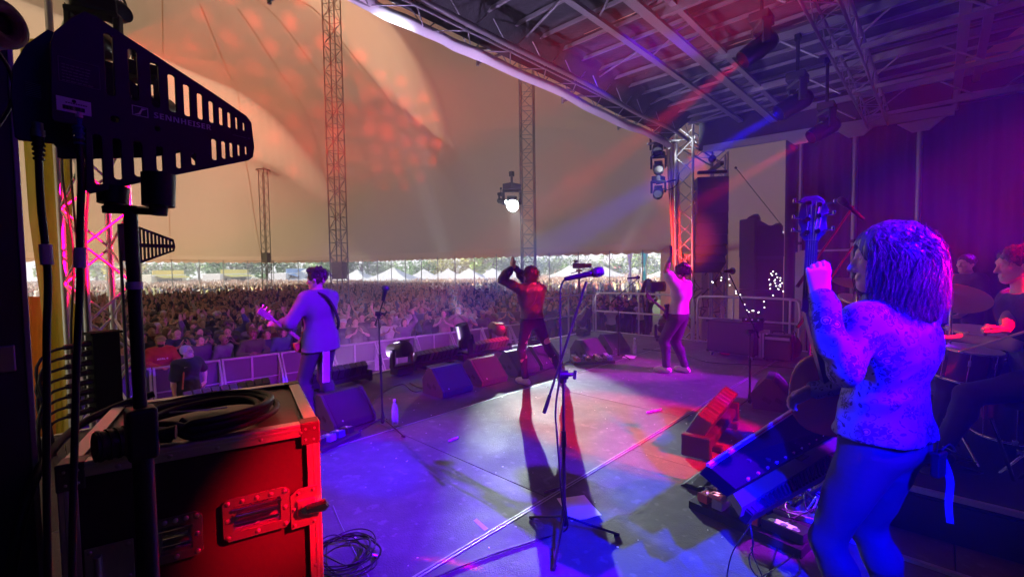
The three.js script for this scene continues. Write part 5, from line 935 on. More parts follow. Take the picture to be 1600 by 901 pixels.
[[F0(617, 664), 'plastic water bottle on the deck beside the left mic stand'], [F0(992, 554), 'plastic water bottle by the farthest monitor wedge']].forEach(([p, label], i) => { const o = i ? bottleProto.clone() : bottleProto; o.name = numbered('water_bottle'); scene.add(o); o.position.set(...p); o.scale.setScalar(i ? 1.3 : 1.15); o.userData = { label, category: 'bottle', group: 'water bottles on the stage' }; });

// keyboards on a low stand
{
  const Q = (pts) => pts.map(([x, y, h]) => atY(x, y, h));
  const slab = (name, q, th, m, parent) => { // a board from its four upper corners, thickness th below
    const n = q[1].clone().sub(q[0]).cross(q[3].clone().sub(q[0])).normalize(); if (n.y < 0) n.negate();
    const lo = q.map((p) => p.clone().addScaledVector(n, -th)), c = [...q, ...lo], g = new THREE.BufferGeometry(), f = [[0, 1, 2, 3], [7, 6, 5, 4], [0, 4, 5, 1], [1, 5, 6, 2], [2, 6, 7, 3], [3, 7, 4, 0]], ps = [];
    for (const [a, b, d, e] of f) for (const k of [a, b, d, a, d, e]) ps.push(c[k].x, c[k].y, c[k].z);
    g.setAttribute('position', new THREE.Float32BufferAttribute(ps, 3)); g.computeVertexNormals(); return obj(name, uvBox(g), m, parent);
  };
  const kb = thing('keyboard', 'long dark keyboard, the upper of the two in front of the bass player', 'keyboard');
  const A = Q([[1106, 727, 0.84], [1330, 580, 0.84], [1345, 655, 0.76], [1150, 764, 0.76]]);
  slab('housing', A, 0.06, mat([0.005, 0.005, 0.007], { rough: 0.75, bump: 0.0008, clearcoat: 0, specularIntensity: 0.3 }), kb);
  const n = A[1].clone().sub(A[0]).cross(A[3].clone().sub(A[0])).normalize(); if (n.y < 0) n.negate();
  const at = (u, v, o = 0.002) => A[0].clone().lerp(A[1], u).lerp(A[3].clone().lerp(A[2], u), v).addScaledVector(n, o);
  barMesh('trim', arr(at(0, 0.0)), arr(at(1, 0.0)), 0.012, 0.012, M.white, kb); barMesh('trim', arr(at(0, 0.06)), arr(at(1, 0.06)), 0.006, 0.006, mat([0.4, 0.03, 0.04], { rough: 0.4 }), kb); barMesh('trim', arr(at(0, 0.1)), arr(at(1, 0.1)), 0.008, 0.006, M.aluDull, kb);
  for (let i = 0; i < 9; i++) { const c = at(0.12 + i * 0.085, 0.45 + 0.25 * (i % 2)); obj('slider', [rbox(0.02, 0.012, 0.05, 0.003, arr(c))], M.matte, kb); }
  for (let i = 0; i < 14; i++) { const c = at(0.08 + i * 0.06, 0.93); obj('button', [rbox(0.022, 0.01, 0.012, 0.003, arr(c))], i % 3 ? mat([0.5, 0.12, 0.12], { rough: 0.4 }) : M.white, kb); }
  const k2 = thing('keyboard', 'second keyboard below, with a grey control strip and a small display', 'keyboard');
  const B = Q([[1140, 762, 0.66], [1345, 640, 0.66], [1350, 675, 0.64], [1160, 793, 0.64]]);
  slab('control_strip', B, 0.05, mat([0.045, 0.045, 0.05], { rough: 0.6, bump: 0.0006 }), k2);
  const C = Q([[1161, 794, 0.62], [1351, 676, 0.62], [1356, 704, 0.6], [1176, 806, 0.6]]);
  slab('key_bed', C, 0.06, M.black, k2);
  const bt = (u, v, o = 0.003) => B[0].clone().lerp(B[1], u).lerp(B[3].clone().lerp(B[2], u), v).addScaledVector(UP, o);
  const yaw = Math.atan2(-(B[1].z - B[0].z), B[1].x - B[0].x);
  obj('display', [rbox(0.1, 0.006, 0.05, 0.003, arr(bt(0.42, 0.5)), [0, yaw, 0])], mat([0.05, 0.035, 0.035], { rough: 0.15 }), k2);
  for (const s of [0.34, 0.5]) obj('screw', [sphere(0.005, arr(bt(s, 0.3)))], M.steel, k2);
  const wk = mat([0.7, 0.68, 0.66], { rough: 0.3 });
  for (let i = 0; i < 36; i++) { const c0 = C[0].clone().lerp(C[1], (i + 0.5) / 36), c1 = C[3].clone().lerp(C[2], (i + 0.5) / 36); barMesh('key', arr(c0.clone().lerp(c1, 0.15).addScaledVector(UP, 0.004)), arr(c0.clone().lerp(c1, 0.95).addScaledVector(UP, 0.004)), 0.021, 0.01, i % 7 === 3 ? M.black : M.matte, k2); } void wk;
  const st = thing('keyboard_stand', 'black stand carrying the two keyboards', 'stand');
  for (const u of [0.86, 0.98]) { const p = at(u, 0.7).addScaledVector(UP, -0.1), q = A[0].clone().lerp(A[1], u); rodMesh('leg', [p.x, 0.02, p.z + 0.16], [p.x, p.y, p.z - 0.12], 0.016, M.blackMetal, st, 10); rodMesh('leg', [p.x, 0.02, p.z - 0.3], [p.x, p.y - 0.12, p.z + 0.14], 0.016, M.blackMetal, st, 10); void q; }
  // bundle of leads from the keyboards
  reseed(21);
  const s0 = atY(1165, 780, 0.6);
  for (let i = 0; i < 3; i++) tag(obj('lead', tube([[s0.x, 0.6, s0.z], [s0.x - 0.03 + rr(-0.05, 0.05), 0.5 + rr(-0.1, 0.15), s0.z + 0.05], [s0.x + rr(-0.1, 0.05), 0.35, s0.z + rr(-0.05, 0.1)], [s0.x + rr(0, 0.3), 0.12, s0.z + rr(-0.1, 0.1)], [s0.x + rr(0.3, 0.6), 0.02, s0.z + rr(-0.2, 0.2)], [s0.x + rr(0.7, 1.1), 0.01, s0.z + rr(-0.1, 0.3)]], 0.003, 40, 5), M.rubber), ['first', 'second', 'third', 'fourth', 'fifth'][i] + ' of the thin leads looping down from the keyboards, counted from the left', 'cable', 'leads below the keyboards');
  // red lit sheet music and rack gear behind
  const cs = thing('open_case', 'low open case of leads and plugs under the keyboards', 'case', F0(1262, 800), 0.1);
  obj('tray', [rbox(0.6, 0.04, 0.36, 0.008, [0, 0.03, 0]), rbox(0.6, 0.1, 0.02, 0.005, [0, 0.06, -0.18]), rbox(0.02, 0.1, 0.36, 0.005, [-0.3, 0.06, 0])], mat([0.3, 0.28, 0.28], { rough: 0.5 }), cs);
  for (let i = 0; i < 7; i++) obj('lead', [tube([...Array(6)].map(() => [rr(-0.26, 0.3), rr(0.06, 0.22), rr(-0.16, 0.16)]), 0.006, 40, 5)], i % 2 ? M.rubber : M.aluDull, cs);
  const dk = thing('duct_strip', 'dark cable strip on the deck left of the keyboards', 'cable strip', F0(1108, 744), 0.0); obj('strip', [prism([[-0.09, 0], [0.09, 0], [0.05, 0.03], [-0.05, 0.03]], 0.62, 0.004).rotateY(PI / 2 - 0.05)], M.matte, dk); obj('lid', [rbox(0.6, 0.006, 0.09, 0.002, [0, 0.032, 0], [0, 0.05, 0])], M.black, dk);
}
// pedal boards
const litPurple = glow([0.35, 0.1, 0.9], 1.2), litPink = glow([1, 0.25, 0.4], 1.4);
function pedal(w, h, d, m, parent, p, r = 0, kind = 0) {
  const g = new THREE.Group(); g.name = 'pedal'; g.position.set(...p); g.rotation.y = r; parent.add(g);
  obj('housing', [prism([[-d / 2, 0], [d / 2, 0], [d / 2, h * 0.65], [-d / 2, h]], w, 0.004).rotateY(PI / 2)], m, g);
  const kn = []; for (let i = 0; i < 3; i++) kn.push(disc(w * 0.09, 0.014, [(i - 1) * w * 0.28, h * 0.95, d * 0.28], null, 12));
  obj('knob', kn, M.aluDull, g); obj('switch', [disc(0.009, 0.02, [0, h * 0.8, -d * 0.28], null, 12), disc(0.013, 0.006, [0, h * 0.74, -d * 0.28], null, 12)], M.chrome, g);
  if (kind) obj('indicator_light', [sphere(0.007, [0, h * 0.92, 0])], kind === 1 ? litPurple : litPink, g);
  return g;
}
{
  const a = F0(1112, 790), b = F0(1245, 848), yaw = Math.atan2(b[0] - a[0], b[2] - a[2]);
  const t = thing('pedal_board', 'black pedal board with small glowing pedals in front of the keyboards', 'pedal board', mix3(a, b, 0.5), yaw);
  const L = 0.72, w = 0.3, pcol = [[0.5, 0.1, 0.08], [0.03, 0.03, 0.03], [0.3, 0.3, 0.32], [0.06, 0.06, 0.2], [0.03, 0.03, 0.03], [0.4, 0.4, 0.42]].map((c) => mat(c, { rough: 0.35, metal: 0.2 }));
  obj('board', [prism([[-w / 2, 0], [w / 2, 0], [w / 2, 0.075], [-w / 2, 0.05]], L, 0.004)], M.matte, t);
  reseed(8);
  [[-0.28, -0.05], [-0.28, 0.08], [-0.17, -0.06], [-0.16, 0.07], [-0.05, -0.05], [-0.05, 0.08], [0.06, -0.05], [0.06, 0.07]].forEach(([z, x], i) => pedal(0.075, 0.05, 0.115, pcol[i % 6], t, [x, 0.062, z], -PI / 2 + rr(-0.05, 0.05), 1 + (i % 2)));
  const mu = pedal(0.24, 0.05, 0.15, pcol[1], t, [-0.02, 0.062, 0.23], -PI / 2, 1); obj('screen_glow', [rbox(0.12, 0.006, 0.05, 0.002, [0, 0.05, 0.03])], litPurple, mu);
  const red = obj('tuner', [rbox(0.07, 0.03, 0.09, 0.006, [-0.06, 0.12, -0.2])], mat([0.7, 0.3, 0.32], { rough: 0.4 }), t); obj('screen_glow', [rbox(0.04, 0.004, 0.03, 0.001, [-0.06, 0.136, -0.2])], litPink, red);
  obj('lettering', [lettering('metro', fontBold, 0.075, 0.02, 0.001).rotateY(-PI / 2).translate(-w / 2 - 0.0015, 0.018, 0.2)], M.white, t);
  obj('emblem', [prism([[0, 0], [0.02, 0], [0.02, 0.02], [0, 0.02]], 0.001, 0, [[[0.004, 0.008], [0.004, 0.011], [0.016, 0.011], [0.016, 0.008]]]).rotateY(-PI / 2).translate(-w / 2 - 0.0015, 0.018, 0.285)], M.white, t);
  const pts = []; for (let i = 0; i < 16; i++) pts.push([rr(-0.14, 0.16), 0.12 + rr(0, 0.05), -0.34 + i * 0.045]);
  for (let k = 0; k < 4; k++) obj('patch_lead', [tube(pts.slice(k * 3, k * 3 + 7).map((p, i) => [p[0] * (i % 2 ? 1 : -1), p[1] + 0.02 * k, p[2]]), 0.0042, 40, 5)], M.rubber, t);
  const t2 = thing('pedal_board', 'small cluster of pedals in haze before the far monitor wedge', 'pedal board', F0(925, 566), -0.7);
  obj('board', [rbox(0.75, 0.05, 0.36, 0.01, [0, 0.03, 0])], M.matte, t2); for (let i = 0; i < 8; i++) pedal(0.085, 0.07, 0.13, pcol[(i + 2) % 6], t2, [-0.3 + (i % 4) * 0.2, 0.055, i < 4 ? -0.09 : 0.09], PI + rr(-0.2, 0.2), i % 3);
  const t3 = thing('pedal_board', 'few pedals and leads by the feet of the guitarist in the pale jacket', 'pedal board', F0(520, 690), 0.3);
  obj('board', [rbox(0.5, 0.04, 0.28, 0.01, [0, 0.02, 0])], M.matte, t3); for (let i = 0; i < 4; i++) pedal(0.08, 0.06, 0.13, pcol[(i + 1) % 6], t3, [-0.18 + i * 0.12, 0.04, 0], rr(-0.1, 0.1), 1);
}
// guitars: a body, a neck and a head in their own plane (x along the neck towards the head)
function guitarParts(t, m, o = {}) {
  const k = o.k ?? 1, bod = [];
  const out = o.sg ? [[-0.02, 0.06], [0.07, 0.15], [0.1, 0.12], [0.05, 0.05]] : null; void out;
  const N = 40; for (let i = 0; i < N; i++) { const a = i / N * 2 * PI, cx = cos(a), sy = sin(a); let r = 0.165 + 0.02 * cos(2 * a) - 0.03 * exp(-((abs(a - PI / 2) < 2 ? abs(a - PI / 2) : abs(a - 3 * PI / 2)) ** 2) * 10); if (cx > 0.55) r *= 1 + 0.18 * (abs(sy) > 0.4 ? 1 : -0.8); bod.push([-0.2 + cx * r * 1.25, sy * r]); }
  obj('guitar_body', [prism(bod.map((p) => [p[0] * k, p[1] * k]), 0.042, 0.008)], m, t);
  obj('pickguard', [prism(bod.map((p) => [(-0.2 + (p[0] + 0.2) * 0.62) * k, (p[1] * 0.6 - 0.02) * k]), 0.006, 0.001).translate(0, 0, 0.024)], o.pg ?? M.white, t);
  obj('pickup', [-0.28, -0.2, -0.12].map((x) => rbox(0.03 * k, 0.08 * k, 0.012, 0.004, [x * k, 0, 0.03])), M.matte, t);
  obj('neck', [rbox(0.66 * k, 0.046 * k, 0.026, 0.01, [0.22 * k, 0, 0.018])], o.neck ?? mat([0.4, 0.26, 0.14], { rough: 0.4 }), t);
  obj('frets', [...Array(16)].map((_, i) => box(0.0025, 0.044 * k, 0.003, [(0.53 - 0.5 * (1 - pow(0.944, i)) * 1.6) * k, 0, 0.0325])), M.chrome, t);
  const hd = obj('headstock', [prism([[0.54, -0.024], [0.56, -0.04], [0.73, -0.048], [0.745, 0.0], [0.73, 0.035], [0.57, 0.03], [0.54, 0.024]].map((p) => [p[0] * k, p[1] * k]), 0.016, 0.003).translate(0, 0, 0.012)], o.head ?? o.neck ?? mat([0.4, 0.26, 0.14], { rough: 0.4 }), t);
  obj('tuning_peg', [0.58, 0.61, 0.64, 0.67, 0.7, 0.725].flatMap((x, i) => { const s = o.oneSide || i % 2 ? 1 : -1; return [rod([x * k, s * 0.03 * k, 0.012], [x * k, s * 0.062 * k, 0.012], 0.004), rbox(0.016, 0.02, 0.01, 0.004, [x * k, s * 0.068 * k, 0.012]), disc(0.006, 0.014, [x * k, s * 0.012, 0.024], [PI / 2, 0, 0], 8)]; }), M.chrome, hd);
  obj('strings', [-2.5, -1.5, -0.5, 0.5, 1.5, 2.5].map((i) => rod([-0.33 * k, i * 0.008 * k, 0.036], [0.6 * k, i * 0.006 * k, 0.034], 0.0007, 0.0007, 4, false)), M.chrome, t);
}
function guitar(name, label, bodyAt, headAt, faceDir, m, o) { // from the middle of the body to the head
  const x = nrm(sub(headAt, bodyAt)), z = nrm(sub(faceDir, x.map((v) => v * dot(x, faceDir)))), y = cross(z, x), t = thing(name, label, 'guitar', bodyAt);
  t.position.set(...add(bodyAt, x, 0.2 * (o.k ?? 1))); t.quaternion.setFromRotationMatrix(new THREE.Matrix4().makeBasis(V(...x), V(...y), V(...z))); guitarParts(t, m, o); return t;
}
// stage left: cabinets, amps, rail
{
  const cab = (name, label, c, w, h, d, turn, cat) => { const t = thing(name, label, cat, c, turn); return t; };
  const t = cab('speaker_cabinet', 'wide black speaker cabinet on castors with a red guitar leaning on it', [9.0, 0, -2.78], 0, 0, 0, -0.12 - PI / 2, 'speaker cabinet');
  obj('cabinet', [rbox(0.86, 0.6, 0.42, 0.015, [0, 0.38, 0])], M.black, t); obj('grille', [rbox(0.78, 0.52, 0.012, 0.004, [0, 0.38, 0.212])], grille, t); obj('corner', [-1, 1].flatMap((s) => [-1, 1].map((q) => rbox(0.05, 0.05, 0.05, 0.012, [s * 0.415, 0.38 + q * 0.282, 0.195]))), M.blackMetal, t);
  for (const s of [-1, 1]) for (const q of [-1, 1]) obj('castor', [disc(0.035, 0.03, [s * 0.36, 0.035, q * 0.15], [0, 0, PI / 2]), rbox(0.07, 0.02, 0.07, 0.004, [s * 0.36, 0.075, q * 0.15])], M.steel, t);
  const sm = thing('effects_box', 'small effects box with leads on top of the wide black cabinet', 'effects box', [8.95, 0.682, -2.45], -1.5); obj('housing', [rbox(0.34, 0.07, 0.16, 0.01, [0, 0.035, 0])], M.matte, sm); obj('knob', [-0.1, 0, 0.1].map((x) => disc(0.014, 0.02, [x, 0.05, 0.085], [PI / 2, 0, 0])), M.steel, sm);
  guitar('electric_guitar', 'red electric guitar leaning on the wide black cabinet', P(1133, 540, 8.75), P(1130, 497, 8.95), [-1, 0.1, 0.3], mat([0.6, 0.05, 0.05], { rough: 0.25 }), { pg: mat([0.7, 0.62, 0.5], { rough: 0.4 }), k: 0.85 });
  const a1 = thing('guitar_amp', 'pale ribbed amplifier standing beside the wide black cabinet', 'amplifier', [...F0(1188, 560)], -PI / 2 + 0.2); obj('case', [rbox(0.3, 0.5, 0.3, 0.015, [0, 0.27, 0])], mat([0.4, 0.36, 0.38], { rough: 0.5 }), a1); for (let i = 0; i < 5; i++) obj('rib', [rbox(0.035, 0.44, 0.012, 0.005, [-0.11 + i * 0.055, 0.27, 0.155])], M.white, a1); obj('foot', [-1, 1].map((s) => disc(0.02, 0.02, [s * 0.12, 0.01, 0.12])), M.rubber, a1);
  const a2 = thing('guitar_amp', 'black combo amplifier with a handle, right of the pale ribbed one', 'amplifier', [...F0(1216, 563)], -PI / 2 + 0.1); obj('case', [rbox(0.44, 0.46, 0.28, 0.02, [0, 0.25, 0])], M.black, a2); obj('grille', [rbox(0.38, 0.3, 0.01, 0.004, [0, 0.2, 0.143])], grille, a2); obj('control_panel', [rbox(0.38, 0.05, 0.01, 0.003, [0, 0.41, 0.142])], M.aluDull, a2); obj('handle', [tube([[-0.1, 0.48, 0], [-0.08, 0.52, 0], [0.08, 0.52, 0], [0.1, 0.48, 0]], 0.012, 20, 6)], M.rubber, a2);
  const bg = thing('bag', 'slumped black bag at the foot of the rail', 'bag', [9.6, 0, -2.05], 0.4); obj('bag_body', [sphere(0.3, [0, 0.2, 0], [1.1, 0.8, 0.8], 22, 16)].map((g) => { const p = g.attributes.position; for (let i = 0; i < p.count; i++) { const n = 1 + 0.16 * fbm(p.getX(i) * 6, p.getY(i) * 6, p.getZ(i) * 6, 3); p.setXYZ(i, p.getX(i) * n, max(0.004, p.getY(i) * n - 0.02), p.getZ(i) * n); } g.computeVertexNormals(); return g; }), M.matte, bg); obj('strap', [tube([[-0.2, 0.3, 0.1], [-0.1, 0.46, 0.12], [0.1, 0.44, 0.1], [0.2, 0.28, 0.12]], 0.014, 20, 6)], M.rubber, bg);
  const cg = thing('bag', 'dark bundle of bags on the deck behind the blue wedge', 'bag', [6.0, 0, -0.75], 0.2); obj('bag_body', [[0, 0.2, 0, 0.3], [0.4, 0.24, 0.2, 0.28], [0.75, 0.2, 0.1, 0.3]].map(([x, y, z, r], k) => { const g = sphere(r, [0, 0, 0], [1.2, 0.85, 0.8], 20, 14), p = g.attributes.position; for (let i = 0; i < p.count; i++) { const n = 1 + 0.22 * fbm(p.getX(i) * 5 + k * 9, p.getY(i) * 5, p.getZ(i) * 5, 3); p.setXYZ(i, p.getX(i) * n + x, max(0.004, p.getY(i) * n + y), p.getZ(i) * n + z); } g.computeVertexNormals(); return g; }), mat([0.03, 0.035, 0.05], { rough: 0.7 }), cg);
  const railM = M.alu;
  const rail = (label, pts, h = 1.02, mids = [0.55]) => { const t = thing('hand_rail', label, 'railing', [0, 0, 0], 0, 'rails at the stage end'), n = pts.length; const top = pts.map((p) => [p[0], h, p[2]]); const a = top[0], b = top[n - 1], u = nrm(sub(b, a)); obj('top_rail', [tube([[...pts[0]], [a[0], h - 0.12, a[2]], add([a[0], h - 0.02, a[2]], u, 0.03), add(a, u, 0.12), add(b, u, -0.12), add([b[0], h - 0.02, b[2]], u, -0.03), [b[0], h - 0.12, b[2]], [...pts[n - 1]]], 0.026, 90, 8)], railM, t); for (const m of mids) rodMesh('mid_rail', [a[0], m, a[2]], [b[0], m, b[2]], 0.02, railM, t, 8); for (let i = 1; i < n - 1; i++) rodMesh('post', pts[i], top[i], 0.022, railM, t, 8); return t; };
  rail('white tubular rail across the end of the stage behind the amplifiers', [[10.25, 0, -1.98], [10.25, 0, -2.14], [10.25, 0, -3.2], [10.25, 0, -3.95]]);
  rail('hazy tubular rail at the far front end of the stage behind the guitarist in white', [[10.25, 0, -4.05], [10.25, 0, -5.4], [10.25, 0, -6.65]]);
  { const t = thing('hand_rail', 'low dark rail frame along the far part of the stage front', 'railing', [0, 0, 0], 0, 'rails at the stage end'); for (const y of [0.5, 1.0]) rodMesh('rail', [8.0, y, -6.7], [10.25, y, -6.7], 0.02, M.aluDull, t, 8); for (const x of [8.0, 9.1, 10.2]) rodMesh('post', [x, 0, -6.7], [x, 1.0, -6.7], 0.022, M.aluDull, t, 8); }
  // posts of the stage end
  const posts = [['thin post at the left edge of the black curtain, with a wide foot panel', 1253, 215, 560, 0.045], ['middle post before the black curtain, with a joint in its upper part', 1338, 200, 560, 0.06], ['right hand post before the black curtain', 1439, 190, 560, 0.055]];
  posts.forEach(([label, x, y0, y1, r], i) => { const a = atX(x, y0, XE - 0.1), t = thing('stage_post', label, 'post', [a.x, GY, a.z], 0, 'posts at the end of the stage'); rodMesh('shaft', [0, 0, 0], [0, a.y - GY, 0], r, roofAlu, t, 10); obj('joint', [rod([0, 3.6, 0], [0, 3.68, 0], r * 1.3, r * 1.3, 12)], M.matte, t); if (i === 0) { obj('foot_panel', [rbox(0.12, 3.4, 0.26, 0.01, [-0.06, 1.7, 0.05])], roofAlu, t); barMesh('tie_bar', [-0.05, 3.42, 0], [-0.05, 3.42, 1.45], 0.05, 0.05, roofAlu, t); } else obj('foot', [rbox(0.3, 0.04, 0.3, 0.01, [0, 0.02, 0])], roofAlu, t); });
}
// line array and tower at the far front corner
{
  const t = thing('roof_tower', 'lattice tower at the far front corner of the stage, beside the line array', 'truss', [14.4, GY, -6.0], 0.35, 'front towers of the stage roof');
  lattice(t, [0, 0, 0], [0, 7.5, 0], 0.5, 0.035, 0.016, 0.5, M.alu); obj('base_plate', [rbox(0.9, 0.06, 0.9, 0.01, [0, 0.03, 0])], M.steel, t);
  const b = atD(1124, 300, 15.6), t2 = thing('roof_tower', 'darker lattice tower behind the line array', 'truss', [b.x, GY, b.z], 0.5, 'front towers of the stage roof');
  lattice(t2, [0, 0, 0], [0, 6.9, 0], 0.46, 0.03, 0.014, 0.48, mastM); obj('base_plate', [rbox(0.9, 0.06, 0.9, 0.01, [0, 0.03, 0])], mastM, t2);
  const la = thing('line_array', 'hanging line array of dark curved speaker boxes beside the far tower', 'speaker', arr(atD(1108, 275, 14.7)), -0.95);
  const pm = mat([0.05, 0.05, 0.06], { rough: 0.6 }); let y = -0.1, zz = 0, a = 0; const u = 14.7 / 706;
  obj('frame', [rbox(0.9, 0.1, 0.16, 0.02, [0.1, 0.12, 0]), rbox(0.12, 0.12, 1.5, 0.02, [0.1, 0.2, 0.25]), rod([0.1, 0.2, 0], [0.1, 1.3, 0], 0.02), sphere(0.12, [0.1, 0.55, 0])], M.black, la);
  for (let i = 0; i < 8; i++) { const h = 18.5 * u; const o = obj('speaker_box', [prism([[-0.46, -h / 2 + 0.02], [0.25, -h / 2 + 0.075], [0.25, h / 2 - 0.075], [-0.46, h / 2 - 0.02]], 0.95, 0.012)], pm, la); o.rotation.set(0, PI / 2, 0); o.position.set(0, y - h / 2 * cos(a), zz); const piv = new THREE.Matrix4(); void piv; o.rotation.order = 'YXZ'; o.rotation.z = -a; y -= h * cos(a); zz += -h * sin(a) * 0.5; a += 0.02 + 0.02 * i; }
  const lm = (label, x, y, d, s, aim) => lampHead('hung_lamp', label, P(x, y, d), P(...aim), [0.8, 0.8, 0.9], 0, 10, { s, glow: 0.03, group: 'lamps hung from the far tower', drop: 0.7 });
  lm('dark lamp at the top of the cluster left of the far tower', 1028, 232, 14, 1.25, [1010, 420, 8]); lm('dark lamp below the top one in the cluster left of the far tower', 1029, 262, 14, 1.25, [1040, 420, 8]); lm('single dark lamp hung from an arm left of the far tower', 1029, 300, 14, 1.2, [1000, 460, 8]);
  const arm = thing('lamp_bracket', 'thin arm reaching left from the far tower to the single lamp', 'bracket', [0, 0, 0]); rodMesh('arm', P(1026, 287, 14), P(1056, 281, 14.2), 0.03, M.blackMetal, arm, 8); obj('cable', [tube([P(1030, 292, 14), P(1045, 296, 14.1), P(1058, 288, 14.2), P(1062, 270, 14.2)], 0.014, 24, 6)], M.rubber, arm); rodMesh('arm', P(1012, 225, 14), P(1062, 218, 14.2), 0.04, M.aluDull, arm, 8);
  const sp = thing('speaker_stack', 'tall dark block of stacked speakers beyond the rail, sloping at its top', 'speaker', arr(atD(1188, 530, 15.5)), -0.75); sp.position.y = GY;
  { const u2 = 15.5 / 706, top = atD(1188, 350, 15.5).y - GY; for (let i = 0; i < 4; i++) obj('speaker_box', i < 3 ? [rbox(1.0, top / 4 - 0.012, 0.9, 0.02, [0, top / 4 * (i + 0.5), 0])] : [prism([[-0.5, 0], [0.5, 0], [0.5, top / 4 - 0.4], [-0.5, top / 4 + 0.15]], 0.9, 0.015).translate(0, top / 4 * 3, 0)], pm, sp); obj('grille', [...Array(4)].map((_, i) => rbox(0.9, top / 4 - 0.12, 0.02, 0.005, [0, top / 4 * (i + 0.46), 0.455])), grille, sp); void u2; }
  for (const [x, y, label] of [[1179, 342, 'dark lamp on a pole above the block of speakers'], [1214, 356, 'smaller lamp on a pole right of the block of speakers']]) { const h = atD(x, y, 16.4), t3 = thing('pole_lamp', label, 'stage light', [h.x, GY, h.z], 0.6, 'lamps on poles beyond the rail'); rodMesh('pole', [0, 0, 0], [0, h.y - GY, 0], 0.03, M.aluDull, t3, 8); obj('lamp_head', [lathe([[0.001, -0.2], [0.14, -0.18], [0.17, 0.05], [0.14, 0.16], [0.001, 0.18]], 16).rotateX(1.2).translate(0, h.y - GY, 0), rbox(0.1, 0.3, 0.12, 0.02, [0.12, h.y - GY - 0.1, 0])], M.black, t3); obj('lens_glow', [sphere(0.05, [-0.1, h.y - GY - 0.16, 0.14])], glow([1, 1, 0.95], 0.8), t3); }
  // string of small bulbs
  const wire = [[1110, 440], [1130, 436], [1150, 452], [1160, 470], [1172, 487], [1186, 486], [1198, 472], [1206, 455], [1212, 430], [1218, 450], [1220, 432], [1206, 428], [1204, 446], [1222, 452], [1214, 442]].map(([x, y]) => P(x, y, 12.4)), fl = thing('string_lights', 'string of tiny white bulbs drooping beyond the rail', 'string lights', [0, 0, 0]); const wc = new THREE.CatmullRomCurve3(wire.map((p) => V(...p)));
  obj('wire', [tube(wire, 0.006, 120, 4)], M.rubber, fl); const bm = glow([1, 0.95, 0.9], 1.2), bg = new THREE.SphereGeometry(0.017, 8, 6); for (let i = 0; i < 44; i++) { const p = wc.getPoint(i / 43), b = obj('bulb', bg, bm, fl); b.position.set(p.x + 0.05 * sin(i * 7), p.y + 0.06 * sin(i * 5), p.z + 0.05 * cos(i * 3)); }
  // cream printed cloths by the tower
  const prn = canvasTex(256, 512, (c, w, h) => { c.fillStyle = '#cdb98e'; c.fillRect(0, 0, w, h); c.strokeStyle = '#6a5c40'; c.lineWidth = 5; reseed(77); for (let i = 0; i < 26; i++) { let x = rnd() * w, y = rnd() * h; c.beginPath(); c.moveTo(x, y); for (let k = 0; k < 5; k++) { x += rr(-40, 40); y += rr(-60, 60); c.lineTo(x, y); } c.stroke(); } });
  const cm = mat([1, 1, 1], { map: prn, rough: 0.9, side: THREE.DoubleSide, transmission: 0.1 });
  const hang = (label, q, d, m) => { const N = 14, Ps = [], I = [], uv = []; for (let i = 0; i <= N; i++) for (let j = 0; j <= 8; j++) { const x = lerp(lerp(q[0][0], q[1][0], i / N), lerp(q[3][0], q[2][0], i / N), j / 8), y = lerp(lerp(q[0][1], q[1][1], i / N), lerp(q[3][1], q[2][1], i / N), j / 8), p = atD(x, y, d + 0.12 * sin(i * 1.7)); Ps.push(p.x, p.y, p.z); uv.push(i / N, 1 - j / 8); } for (let i = 0; i < N; i++) for (let j = 0; j < 8; j++) { const c = i * 9 + j; I.push(c, c + 1, c + 9, c + 1, c + 10, c + 9); } const g = new THREE.BufferGeometry(); g.setAttribute('position', new THREE.Float32BufferAttribute(Ps, 3)); g.setAttribute('uv', new THREE.Float32BufferAttribute(uv, 2)); g.setIndex(I); g.computeVertexNormals(); return tag(obj('cloth_banner', g, m), label, 'banner'); };
  hang('narrow cream cloth hanging left of the far tower', [[1040, 215], [1060, 215], [1066, 420], [1052, 420]], 15.4, mat([0.62, 0.5, 0.33], { rough: 0.9, side: THREE.DoubleSide, transmission: 0.12 }));
  hang('cream cloth with dark branch print below the line array', [[1062, 395], [1136, 410], [1136, 535], [1062, 545]], 16.2, cm);
  const st = atD(1150, 262, 15), en = atD(1222, 352, 17); rodMesh; const gl = thing('guy_line', 'thin dark line slanting from the line array down to the right', 'rope', [0, 0, 0]); rodMesh('rope', arr(st), arr(en), 0.012, M.matte, gl, 5); obj('shackle', [sphere(0.04, arr(st))], M.matte, gl);
}
